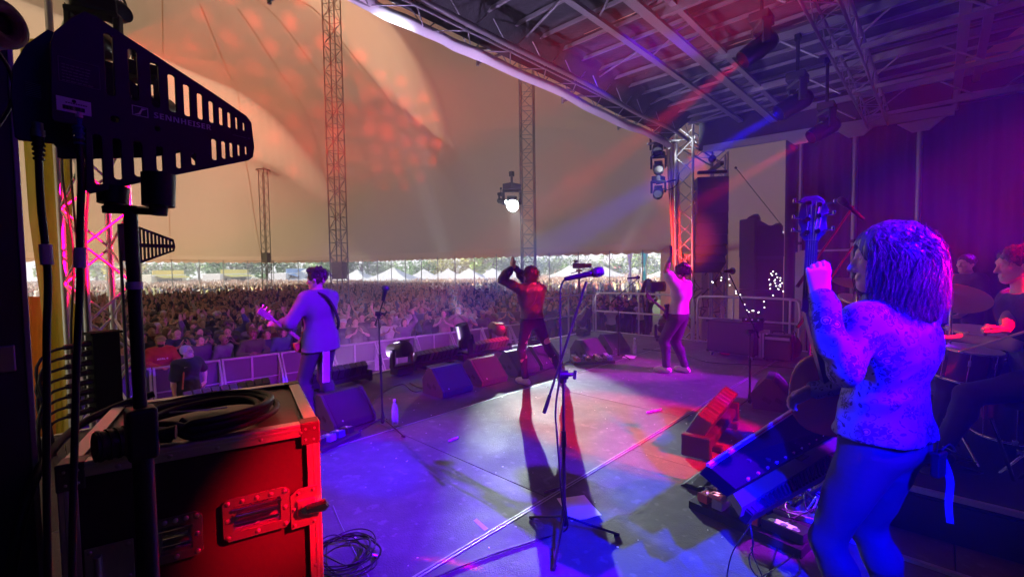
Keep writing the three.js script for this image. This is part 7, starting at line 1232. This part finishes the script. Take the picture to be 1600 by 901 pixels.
// ------------------------------------------------------------------ barrier, crowd, and the field outside
{
  const a = [-3.2, -12.1], b = [13.4, -10.35], n = 14, panelProto = new THREE.Group(), w = hypot(b[0] - a[0], b[1] - a[1]) / n;
  const bm = mat([0.3, 0.3, 0.32], { rough: 0.5, metal: 0.4, bump: 0.0006 }), bp = mat([0.07, 0.07, 0.075], { rough: 0.55, metal: 0.3, bump: 0.001 });
  obj('top_rail', [rod([-w / 2 + 0.01, 1.12, 0], [w / 2 - 0.01, 1.12, 0], 0.027, 0.027, 10)], bm, panelProto);
  obj('sheet', [rbox(w - 0.05, 0.98, 0.012, 0.004, [0, 0.62, 0])], bp, panelProto);
  for (const x of [-w / 2 + 0.03, 0, w / 2 - 0.03]) obj('post', [rbox(0.045, 1.1, 0.045, 0.006, [x, 0.56, 0.02])], bm, panelProto);
  for (const x of [-w / 2 + 0.03, w / 2 - 0.03]) obj('brace', [bar([x, 1.05, 0.03], [x, 0.06, 0.72], 0.04, 0.05)], bm, panelProto);
  obj('step', [rbox(w - 0.02, 0.03, 0.3, 0.004, [0, 0.32, 0.2])], bp, panelProto); obj('foot_plate', [rbox(w - 0.02, 0.02, 1.0, 0.004, [0, 0.02, 0.3])], bp, panelProto);
  obj('cross_rail', [rod([-w / 2 + 0.02, 0.62, 0.05], [w / 2 - 0.02, 0.62, 0.05], 0.016)], bm, panelProto);
  for (let i = 0; i < n; i++) { const t = (i + 0.5) / n, o = i ? panelProto.clone() : panelProto; o.name = numbered('crowd_barrier'); scene.add(o); o.position.set(lerp(a[0], b[0], t), GY, lerp(a[1], b[1], t)); o.rotation.y = Math.atan2(-(b[1] - a[1]), b[0] - a[0]); o.userData = { label: `metal crowd barrier panel with slanting braces, ${['first', 'second', 'third', 'fourth', 'fifth', 'sixth', 'seventh', 'eighth', 'ninth', 'tenth', 'eleventh', 'twelfth', 'thirteenth', 'last'][i]} in the row from the left`, category: 'barrier', group: 'barrier panels before the crowd' }; }
}
// crowd people: a few bodies, each built once
const R0 = { curl: REST };
const poses = [
  { hair: 'short', arms: [{ w: [0.26, 0.9, 0.08], ...R0 }, { w: [-0.26, 0.9, 0.08], ...R0 }], what: 'arms down' },
  { hair: 'shag', arms: [{ w: [0.06, 1.72, 0.26], bend: [1, -0.2, 0.1], d: [-0.1, 1, 0.1], n: [0.9, 0, -0.3], curl: OPEN }, { w: [-0.06, 1.72, 0.26], bend: [-1, -0.2, 0.1], d: [0.1, 1, 0.1], n: [-0.9, 0, -0.3], curl: OPEN }], what: 'clapping overhead' },
  { hair: 'long', arms: [{ w: [0.28, 1.88, 0.08], bend: [1, -0.1, 0], d: [0.1, 1, 0], n: [0, 0, -1], curl: OPEN }, { w: [-0.24, 0.92, 0.1], ...R0 }], what: 'one arm raised' },
  { hair: 'short', arms: [{ w: [0.09, 1.36, 0.34], bend: [1, -0.8, 0], d: [-0.3, 0.9, 0.3], n: [0.8, 0, -0.4], curl: OPEN }, { w: [-0.09, 1.36, 0.34], bend: [-1, -0.8, 0], d: [0.3, 0.9, 0.3], n: [-0.8, 0, -0.4], curl: OPEN }], what: 'clapping low' },
  { hair: 'curly', arms: [{ w: [0.12, 1.12, 0.24], bend: [1, -0.5, -0.4], d: [-0.9, 0.1, 0.2], n: [0.1, 0.3, 0.9], curl: REST }, { w: [-0.12, 1.16, 0.25], bend: [-1, -0.5, -0.4], d: [0.9, 0.1, 0.2], n: [-0.1, 0.3, 0.9], curl: REST }], what: 'arms folded' },
  { hair: 'tousled', arms: [{ w: [0.3, 1.84, 0.04], bend: [1, 0, 0.2], d: [0.15, 1, 0], n: [0, 0, -1], curl: OPEN }, { w: [-0.3, 1.84, 0.04], bend: [-1, 0, 0.2], d: [-0.15, 1, 0], n: [0, 0, -1], curl: OPEN }], what: 'both arms raised wide' },
  { hair: 'long', arms: [{ w: [0.05, 1.55, 0.36], bend: [1, -0.8, 0], d: [-0.4, 0.8, 0.2], n: [0.5, 0, 0.8], curl: GRIP }, { w: [-0.05, 1.55, 0.36], bend: [-1, -0.8, 0], d: [0.4, 0.8, 0.2], n: [-0.5, 0, 0.8], curl: GRIP }], what: 'hands before face' },
];
const crowdBodies = (cell, head, hand) => poses.map((p, i) => figureGeos({ cell, headCell: head, handCell: hand, hairCell: head * 1.4, pel: [0, 0.94, 0], up: [0.03 * (i % 3 - 1), 1, 0.03], look: [0.12 * (i % 3 - 1), -0.12, 0], hair: p.hair, girth: 0.95 + 0.08 * (i % 3), arms: p.arms, legs: [{ a: [0.12, 0.09, 0.02] }, { a: [-0.12, 0.09, -0.02] }], top: { g: 0.026, sleeve: i % 2 ? 0.36 : 0.92, hem: 0.06, fold: 0.012, foldF: 10 }, leg: 0.02 }));
const fine = crowdBodies(0.026, 0.0125, 0.0095), coarse = crowdBodies(0.042, 0.022, 0.0145);
const topCols = { black: [0.02, 0.02, 0.022], navy: [0.025, 0.03, 0.07], grey: [0.14, 0.14, 0.15], white: [0.42, 0.4, 0.38], olive: [0.08, 0.085, 0.045], red: [0.18, 0.035, 0.035], blue: [0.05, 0.08, 0.16], tan: [0.28, 0.2, 0.13], purple: [0.09, 0.05, 0.12] };
const tops = Object.fromEntries(Object.entries(topCols).map(([k, c]) => [k, cloth(c)])), topNames = ['black', 'black', 'navy', 'grey', 'black', 'white', 'olive', 'red', 'blue', 'tan', 'purple', 'navy', 'grey'];
const hairNames = ['black', 'brown', 'brown', 'light', 'grey', 'auburn'], skins = [SK.fair, SK.fair, SK.tan, SK.fair, SK.brown], legM = [cloth([0.03, 0.035, 0.06]), cloth([0.02, 0.02, 0.02]), cloth([0.12, 0.11, 0.09])];
reseed(101);
const barrierZ = (x) => lerp(-12.1, -10.35, (x + 3.2) / 16.6);
const spots = [];
for (let r = 0; r < 46; r++) for (let c = 0; c < 84; c++) {
  const x = -10 + c * 0.46 + rr(-0.16, 0.16) + (r % 2) * 0.23, z = barrierZ(x) - 0.5 - r * 0.52 + rr(-0.16, 0.16);
  const rel = V(x, 0.3, z).sub(EYE), f = V(cos(43.5 * PI / 180), 0, -sin(43.5 * PI / 180)), d = rel.dot(f), s = (x * sin(43.5 * PI / 180) + z * cos(43.5 * PI / 180));
  const px = 800 + 706 * s / d; if (px < 40 || px > 1090 || d < 3) continue;
  if (x > 18 + 0.25 * (r % 3) || z < -36.5) continue;
  const far = hypot(x, z), keep = 0.72 + 0.34 * noise3(x * 0.7, 1, z * 0.7) + (far < 22 ? 0.16 : 0.1); if (rnd() > keep) continue;
  if (hypot(x - 1.76, z + 11.95) < 0.6) continue;
  if (MASTS.some((m) => hypot(x - m.x, z - m.z) < 0.8)) continue;
  spots.push([x, z, d]);
}
spots.sort((p, q) => p[2] - q[2]);
const NEAR = 300, protoC = new Map();
const wordsC = {}; let shownC = 0;
const labelsC = new Set(), capGeo = merged([sphere(0.1, [0, 0.045, -0.012], [1, 0.85, 1.12], 14, 8), rbox(0.14, 0.012, 0.09, 0.005, [0, 0.045, 0.125], [0.25, 0, 0])]), capMs = [tops.black, tops.tan, tops.red, tops.white, tops.navy];
for (const [x, z, d] of spots.slice(0, NEAR)) {
  const fineOne = shownC < 70, sx = 800 + 706 * (x * sin(43.5 * PI / 180) + z * cos(43.5 * PI / 180)) / d;
  const row = d < 12.5 ? 'near barrier' : d < 14 ? 'second rank' : d < 16 ? 'further back' : 'mid crowd', at = sx < 240 ? 'beside the red tower' : sx < 310 ? 'above the guard' : sx < 385 ? 'right of the guard' : sx < 450 ? 'below the far mast' : sx < 560 ? 'behind the pale jacket' : sx < 650 ? 'by the left mic stand' : sx < 730 ? 'above the blue wedge' : sx < 800 ? 'left of the singer' : sx < 880 ? 'behind the singer' : sx < 960 ? 'behind foreground mic' : 'by the raised hand';
  let ki, tn, hn, label;
  for (let tries = 0; tries < 40; tries++) {
    const k = floor(rnd() * poses.length); ki = [1, 2, 5].includes(k) && rnd() < 0.2 ? [0, 3, 4][floor(rnd() * 3)] : k; tn = pick(topNames); hn = pick(hairNames);
    label = `person, ${tn} top, ${hn === 'light' ? 'fair' : hn} hair, ${poses[ki].what}, ${row}, ${at}`;
    if (!labelsC.has(label)) break;
  }
  labelsC.add(label);
  const G = (fineOne ? fine : coarse)[ki], key = ki + (fineOne ? 'f' : 'c');
  let t; if (!protoC.has(key)) { t = new THREE.Group(); buildPerson(t, G, { skin: SK.fair, top: tops.black, legs: legM[0], shoe: shoeBlack, hair: HR.black }); protoC.set(key, t); } else t = protoC.get(key).clone();
  t.name = numbered('person'); scene.add(t);
  const sk = pick(skins), lg = pick(legM);
  for (const m of [...t.children]) if (m.name === 'cap') t.remove(m); else m.material = m.name === 'body' ? sk : m.name === 'shirt' ? tops[tn] : m.name === 'trousers' ? lg : m.name === 'hair' ? HR[hn] : shoeBlack;
  if (ki < 6 && rnd() < 0.2) { const cp = obj('cap', capGeo, pick(capMs), t); cp.applyMatrix4(G.headM); }
  const s = rr(0.92, 1.06); t.scale.set(s * rr(0.97, 1.06), s, s); t.position.set(x, GY, z); t.rotation.y = Math.atan2(4.5 - x, -4 - z) + rr(-0.35, 0.35);
  t.userData = { label, category: 'person', group: 'people in the crowd under the tent' };
  shownC++;
}
{ const pp = atD(393, 482, 17.5), ph = thing('phone', 'lit phone held up in the crowd left of the guitarist in the pale jacket', 'phone', arr(pp), 0.6); obj('case', [rbox(0.085, 0.17, 0.012, 0.006)], M.black, ph); obj('lamp_glow', [disc(0.03, 0.008, [0.0, 0.05, 0.008], [PI / 2, 0, 0], 12)], glow([1, 0.97, 0.9], 6), ph); }
{ // the rest of the crowd reads as one mass
  const paint = (g, c) => { g = clean(g.clone()); g.deleteAttribute('uv'); const n = g.attributes.position.count, a = new Float32Array(n * 3); for (let i = 0; i < n; i++) a.set(c, i * 3); g.setAttribute('color', new THREE.BufferAttribute(a, 3)); return g; };
  const mass = crowdBodies(0.06, 0.034, 0.02).map((G) => G), parts = [];
  reseed(207); let q = 0;
  for (let i = 0; i < 5; i++) for (let j = 0; j < 4; j++) {
    const G = mass[(q++ * 5 + (q % 3)) % mass.length], m = new THREE.Matrix4().compose(V((i - 2) * 0.47 + rr(-0.1, 0.1), 0, (j - 1.5) * 0.56 + rr(-0.12, 0.12)), new THREE.Quaternion().setFromAxisAngle(UP, rr(-0.4, 0.4)), V(1, rr(0.91, 1.06), 1));
    const tc = topCols[pick(topNames)], hc = pick([[0.02, 0.015, 0.012], [0.06, 0.035, 0.02], [0.2, 0.13, 0.07], [0.3, 0.29, 0.28]]);
    for (const [g, c] of [[G.body, [0.42, 0.26, 0.18]], [G.shirt, tc], [G.hair, hc], [G.trousers, [0.03, 0.03, 0.05]]]) if (g) parts.push(paint(g, c).applyMatrix4(m));
  }
  const g = mergeGeometries(parts), mm = new THREE.MeshStandardMaterial({ vertexColors: true, roughness: 0.85 });
  const rest = spots.slice(NEAR), cells = new Map(); for (const [x, z] of rest) { const k = floor(x / 2.4) + ',' + floor(z / 2.3); cells.set(k, (cells.get(k) ?? 0) + 1); }
  const keys = [...cells.entries()].filter(([, n]) => n > 4), im = new THREE.InstancedMesh(g, mm, keys.length), M4 = new THREE.Matrix4();
  keys.forEach(([k], i) => { const [a, b] = k.split(',').map(Number), x = a * 2.4 + 1.2 + rr(-0.2, 0.2), z = b * 2.3 + 1.15 + rr(-0.2, 0.2); M4.compose(V(x, GY, z), new THREE.Quaternion().setFromAxisAngle(UP, Math.atan2(4.5 - x, -4 - z) + rr(-0.15, 0.15)), V(rnd() < 0.5 ? 1 : -1, rr(0.95, 1.04), 1)); im.setMatrixAt(i, M4); });
  for (let i = 0; i < keys.length; i++) { im.getMatrixAt(i, M4); if (M4.determinant() < 0) { M4.scale(V(-1, 1, 1)); im.setMatrixAt(i, M4); } }
  im.name = 'crowd'; im.userData = { label: 'dense crowd filling the back of the tent', category: 'crowd', kind: 'stuff' }; scene.add(im);
  // sunlit visitors on the field
  const lightP = []; reseed(303);
  for (let i = 0; i < 9; i++) { const G = mass[i % mass.length], m = new THREE.Matrix4().compose(V(rr(-2.6, 2.6), 0, rr(-2.2, 2.2)), new THREE.Quaternion().setFromAxisAngle(UP, rr(0, 6)), V(1, rr(0.88, 1.05), 1)), tc = pick([[0.8, 0.78, 0.74], [0.75, 0.7, 0.6], [0.8, 0.8, 0.75], [0.7, 0.6, 0.5], [0.5, 0.2, 0.15], [0.2, 0.3, 0.55], [0.65, 0.6, 0.3], [0.08, 0.08, 0.1], [0.6, 0.6, 0.62], [0.1, 0.35, 0.35]]); for (const [gg, c] of [[G.body, [0.5, 0.33, 0.24]], [G.shirt, tc], [G.hair, pick([[0.05, 0.03, 0.02], [0.3, 0.2, 0.1]])], [G.trousers, pick([[0.1, 0.12, 0.2], [0.4, 0.38, 0.33], [0.03, 0.03, 0.03]])]]) if (gg) lightP.push(paint(gg, c).applyMatrix4(m)); }
  const out = []; for (let i = 0; i < 900; i++) { const px = rr(20, 1090), d = 42 + 34 * pow(rnd(), 1.2), p = atD(px, 430, d); if (p.z > -14) continue; out.push([p.x, p.z]); }
  const im2 = new THREE.InstancedMesh(mergeGeometries(lightP), mm, out.length); out.forEach(([x, z], i) => im2.setMatrixAt(i, M4.compose(V(x, GY, z), new THREE.Quaternion().setFromAxisAngle(UP, rr(0, 6)), V(1, 1, 1))));
  im2.name = 'field_crowd'; im2.userData = { label: 'sunlit crowd of visitors out on the bright field beyond the tent', category: 'crowd', kind: 'stuff' }; scene.add(im2);
}
// white marquees, stalls, flags and trees on the field
const marqM = mat([0.5, 0.5, 0.48], { rough: 0.7, side: THREE.DoubleSide, transmission: 0.1 });
const marquee = (label, px, d, w, h, n = 1, col = marqM) => {
  const p = atD(px, 420, d), t = thing('marquee', label, 'marquee', [p.x, GY, p.z], 0.75 + 0.1 * sin(px)), roof = [];
  const N = 8, Ps = [], I = []; for (let s = 0; s < 4; s++) { const a = [[-1, -1], [1, -1], [1, 1], [-1, 1]], A = a[s], B = a[(s + 1) % 4], k0 = Ps.length / 3; for (let i = 0; i <= N; i++) for (let j = 0; j <= 3; j++) { const u = i / N, v = j / 3, x = lerp(A[0], B[0], u) * (1 - v), z = lerp(A[1], B[1], u) * (1 - v), y = h + (pow(v, 1.5)) * w * 0.24; Ps.push(x * w / 2, y, z * w / 2); } for (let i = 0; i < N; i++) for (let j = 0; j < 3; j++) { const c = k0 + i * 4 + j; I.push(c, c + 1, c + 4, c + 1, c + 5, c + 4); } }
  const g = new THREE.BufferGeometry(); g.setAttribute('position', new THREE.Float32BufferAttribute(Ps, 3)); g.setIndex(I); g.computeVertexNormals(); void roof;
  obj('canvas_roof', uvBox(g), col, t);
  obj('valance', [[0, 1], [0, -1], [1, 0], [-1, 0]].map(([x, z]) => box(x ? 0.02 : w, 0.35, z ? 0.02 : w, [x * w / 2, h - 0.16, z * w / 2])), col, t);
  for (const [x, z] of [[-1, -1], [1, -1], [1, 1], [-1, 1]]) rodMesh('pole', [x * w / 2, 0, z * w / 2], [x * w / 2, h, z * w / 2], 0.05, M.aluDull, t, 6);
  obj('back_wall', [box(w, h, 0.03, [0, h / 2, -w / 2 + 0.05]), box(0.03, h, w, [-w / 2 + 0.05, h / 2, 0])], col, t);
  return t;
};
[[558, 54, 5, 'white peaked marquee farthest left of the row, just right of the near mast'], [614, 52, 6, 'larger white peaked marquee with a deep skirt, second in the row'], [662, 56, 5, 'white peaked marquee third in the row, before the yellowish tree'], [700, 54, 5, 'white peaked marquee fourth in the row'], [733, 53, 5, 'white peaked marquee fifth in the row'], [770, 54, 5, 'white peaked marquee sixth in the row, left of the spotlight mast'], [806, 56, 5, 'white peaked marquee behind the spotlight mast'], [890, 58, 6, 'white marquee far off right of the singer'], [945, 56, 5, 'white marquee behind the foreground microphone'], [1048, 50, 5, 'white marquee near the raised hand of the guitarist in white'], [478, 60, 6, 'white marquee far off left of the near mast']].forEach(([px, d, w, label]) => marquee(label, px, d, w, 1.9));
{
  const stall = (label, px, d, w, col, sign) => { const p = atD(px, 425, d), t = thing('food_stall', label, 'stall', [p.x, GY, p.z], 0.75, null); obj('wall', [rbox(w, 2.6, 2.4, 0.05, [0, 1.5, 0])], mat(col, { rough: 0.6 }), t); obj('hatch', [box(w * 0.7, 0.9, 0.1, [0, 1.75, 1.2])], mat([0.05, 0.05, 0.06], { rough: 0.5 }), t); obj('awning', [box(w * 0.8, 0.04, 1.2, [0, 2.5, 1.75], [0.25, 0, 0])], mat(sign, { rough: 0.7 }), t); obj('sign_board', [rbox(w * 0.9, 0.6, 0.08, 0.02, [0, 3.05, 1.1])], mat(sign, { rough: 0.5 }), t); for (const x of [-0.35, 0.35]) obj('wheel', [disc(0.3, 0.2, [x * w, 0.3, 1.1], [PI / 2, 0, 0], 16)], M.rubber, t); };
  stall('pale food stall at the far left of the bright field', 250, 60, 6, [0.7, 0.66, 0.5], [0.75, 0.6, 0.1]); stall('cream food stall with a yellow sign left of the far mast', 355, 64, 7, [0.72, 0.7, 0.65], [0.8, 0.68, 0.15]); stall('white food van right of the far mast', 450, 60, 6, [0.75, 0.75, 0.75], [0.3, 0.45, 0.7]); stall('tan roofed food stall behind the foreground microphone', 878, 78, 7, [0.65, 0.5, 0.35], [0.6, 0.42, 0.25]); stall('pale food stall with a red sign under the trees, left of the two flags', 955, 80, 6, [0.7, 0.66, 0.62], [0.6, 0.12, 0.1]);
  const flag = (label, px, y0, y1, wpx, d, c) => { const a = atD(px, y0, d), u = d / 706, t = thing('feather_flag', label, 'flag', [a.x, GY, a.z], 0.76, 'feather flags on the field'), h = a.y - GY, low = atD(px, y1, d).y - GY; rodMesh('pole', [0, 0, 0], [0, h + 0.1, 0], 0.04, M.aluDull, t, 6); const N = 10, Ps = [], I = []; for (let i = 0; i <= N; i++) for (let j = 0; j <= 4; j++) { const v = i / N, w = wpx * u * (1 - 0.12 * v); Ps.push(w * j / 4, lerp(h, low, v), 0.12 * sin(v * 7 + j)); } for (let i = 0; i < N; i++) for (let j = 0; j < 4; j++) { const q = i * 5 + j; I.push(q, q + 1, q + 5, q + 1, q + 6, q + 5); } const g = new THREE.BufferGeometry(); g.setAttribute('position', new THREE.Float32BufferAttribute(Ps, 3)); g.setIndex(I); g.computeVertexNormals(); obj('cloth', uvBox(g), mat(c, { rough: 0.8, side: THREE.DoubleSide, transmission: 0.3 }), t); };
  flag('tall lilac feather flag on the field, left of the turquoise one', 986, 385, 440, 15, 33, [0.6, 0.42, 0.68]); flag('tall turquoise feather flag on the field, near the raised hand', 1010, 385, 438, 19, 32, [0.1, 0.6, 0.62]);
  // camera on a tripod platform, and a crane wheel
  const cp = atD(905, 415, 26), ct = thing('video_camera', 'video camera on a tall stand over the heads of the crowd', 'camera', [cp.x, GY, cp.z], 0.4); const hc = cp.y - GY; rodMesh('stand_tube', [0, 0, 0], [0, hc - 0.2, 0], 0.06, M.matte, ct, 8); obj('camera_body', [rbox(0.34, 0.3, 0.7, 0.04, [0, hc, 0]), rod([0, hc, 0.35], [0, hc, 0.7], 0.11, 0.13, 14), rbox(0.2, 0.18, 0.2, 0.03, [0.05, hc + 0.25, -0.2])], M.matte, ct); obj('pan_head', [rbox(0.6, 0.12, 0.25, 0.03, [0, hc - 0.28, 0]), rod([0, hc - 0.3, 0], [0.5, hc - 0.45, -0.6], 0.025)], M.matte, ct);
  const jp = atD(1012, 462, 15), jt = thing('camera_crane', 'dark camera crane with a curved arm rising over the crowd at the right', 'camera crane', [jp.x, GY, jp.z], 0.75); const u = 15 / 706, hj = jp.y - GY; obj('arm', [tube([[-30 * u, hj, 0], [-22 * u, hj + 18 * u, 0], [-4 * u, hj + 24 * u, 0], [14 * u, hj + 18 * u, 0], [34 * u, hj - 4 * u, 0]], 0.07, 40, 8)], M.matte, jt); obj('camera_body', [rbox(0.4, 0.3, 0.4, 0.05, [-38 * u, hj + 16 * u, 0]), disc(0.16, 0.2, [-38 * u, hj + 16 * u, 0.2], [PI / 2, 0, 0])], M.matte, jt); rodMesh('stand_tube', [0, 0, 0], [-4 * u, hj + 22 * u, 0], 0.07, M.matte, jt, 8); rodMesh('strut', [0, 0.8, 0], [30 * u, hj, 0], 0.04, M.matte, jt, 6);
  // trees
  const leafQ = (r, m, cx, cy, cz, rx, ry, rz) => { const p = [], nn = []; for (let i = 0; i < m; i++) { let a, b, c, l; do { a = rr(-1, 1); b = rr(-1, 1); c = rr(-1, 1); l = hypot(a, b, c); } while (l > 1 || l < 0.2); const k = pow(l, -0.45), lump = 0.75 + 0.35 * noise3(a * 2.2 + cx, b * 2.2, c * 2.2 + cz), x = cx + a * k * lump * rx, y = cy + b * k * lump * ry, z = cz + c * k * lump * rz, s = r * rr(0.6, 1.3), t1 = nrm([rr(-1, 1), rr(-0.6, 0.6), rr(-1, 1)]), t2 = nrm(cross(t1, [rr(-1, 1), 1, rr(-1, 1)])), N = nrm([a, b + 0.3, c]); const q = [add([x, y, z], t1, s), add([x, y, z], t2, s * 0.6), add([x, y, z], t1, -s), add([x, y, z], t2, -s * 0.6)]; for (const k2 of [0, 1, 2, 0, 2, 3]) { p.push(...q[k2]); nn.push(...N); } } const g = new THREE.BufferGeometry(); g.setAttribute('position', new THREE.Float32BufferAttribute(p, 3)); g.setAttribute('normal', new THREE.Float32BufferAttribute(nn, 3)); return g; };
  const leafM = [[0.16, 0.4, 0.03], [0.26, 0.46, 0.03], [0.09, 0.26, 0.03], [0.65, 0.65, 0.02]].map((c) => mat(c, { rough: 0.8, side: THREE.DoubleSide, transmission: 0.5 })), bark = mat([0.1, 0.075, 0.05], { rough: 0.9, bump: 0.01 });
  const tree = (label, px, d, h, w, k) => { const p = atD(px, 420, d), t = thing('tree', label, 'tree', [p.x, GY, p.z], rnd() * 6, 'trees along the edge of the field'); obj('trunk', [rod([0, 0, 0], [0.1, h * 0.5, 0], h * 0.03, h * 0.018, 8), rod([0.05, h * 0.35, 0], [h * 0.15, h * 0.65, 0.2], h * 0.014, h * 0.006, 6), rod([0.05, h * 0.4, 0], [-h * 0.14, h * 0.7, -0.3], h * 0.013, h * 0.006, 6)], bark, t); obj('crown', [[0, 0.62, 0, 0.36], [0.28, 0.5, 0.1, 0.26], [-0.27, 0.5, -0.1, 0.27], [0.05, 0.4, 0.28, 0.26], [0, 0.42, -0.28, 0.26]].map(([x, y, z, s]) => leafQ(h * 0.03, 360, x * w, y * h, z * w, s * w, s * h * 0.9, s * w)), leafM[k], t); };
  reseed(404);
  const tl = [[200, 3], [255, 0], [310, 1], [360, 2], [420, 0], [470, 1], [520, 0], [565, 2], [605, 1], [650, 0], [690, 3], [735, 3], [770, 1], [815, 0], [860, 1], [905, 2], [950, 0], [1000, 1], [1045, 0], [1085, 2], [150, 1], [90, 0]];
  const names = ['mid green leafy tree', 'light green leafy tree', 'darker green leafy tree', 'yellow green leafy tree'];
  const seen = new Set(); tl.forEach(([px, k], i) => { const where = px < 300 ? 'far left on the field edge' : px < 440 ? 'left of the near mast' : px < 560 ? 'behind the guitarist in the pale jacket' : px < 680 ? 'by the left mic stand' : px < 800 ? 'left of the spotlight mast' : px < 930 ? 'behind the singer' : 'behind the flags at the right'; let lb = `${names[k]} ${where}, beyond the tents`; if (seen.has(lb)) lb = `second ${names[k]} ${where}, beyond the tents`; seen.add(lb); tree(lb, px, 70 + (i % 3) * 4, 7 + rr(-1, 1.5), 7.5, k); });
}
scene.traverse((o) => { if (o.isMesh) { o.castShadow = true; o.receiveShadow = true; } });
renderer.render(scene, camera);
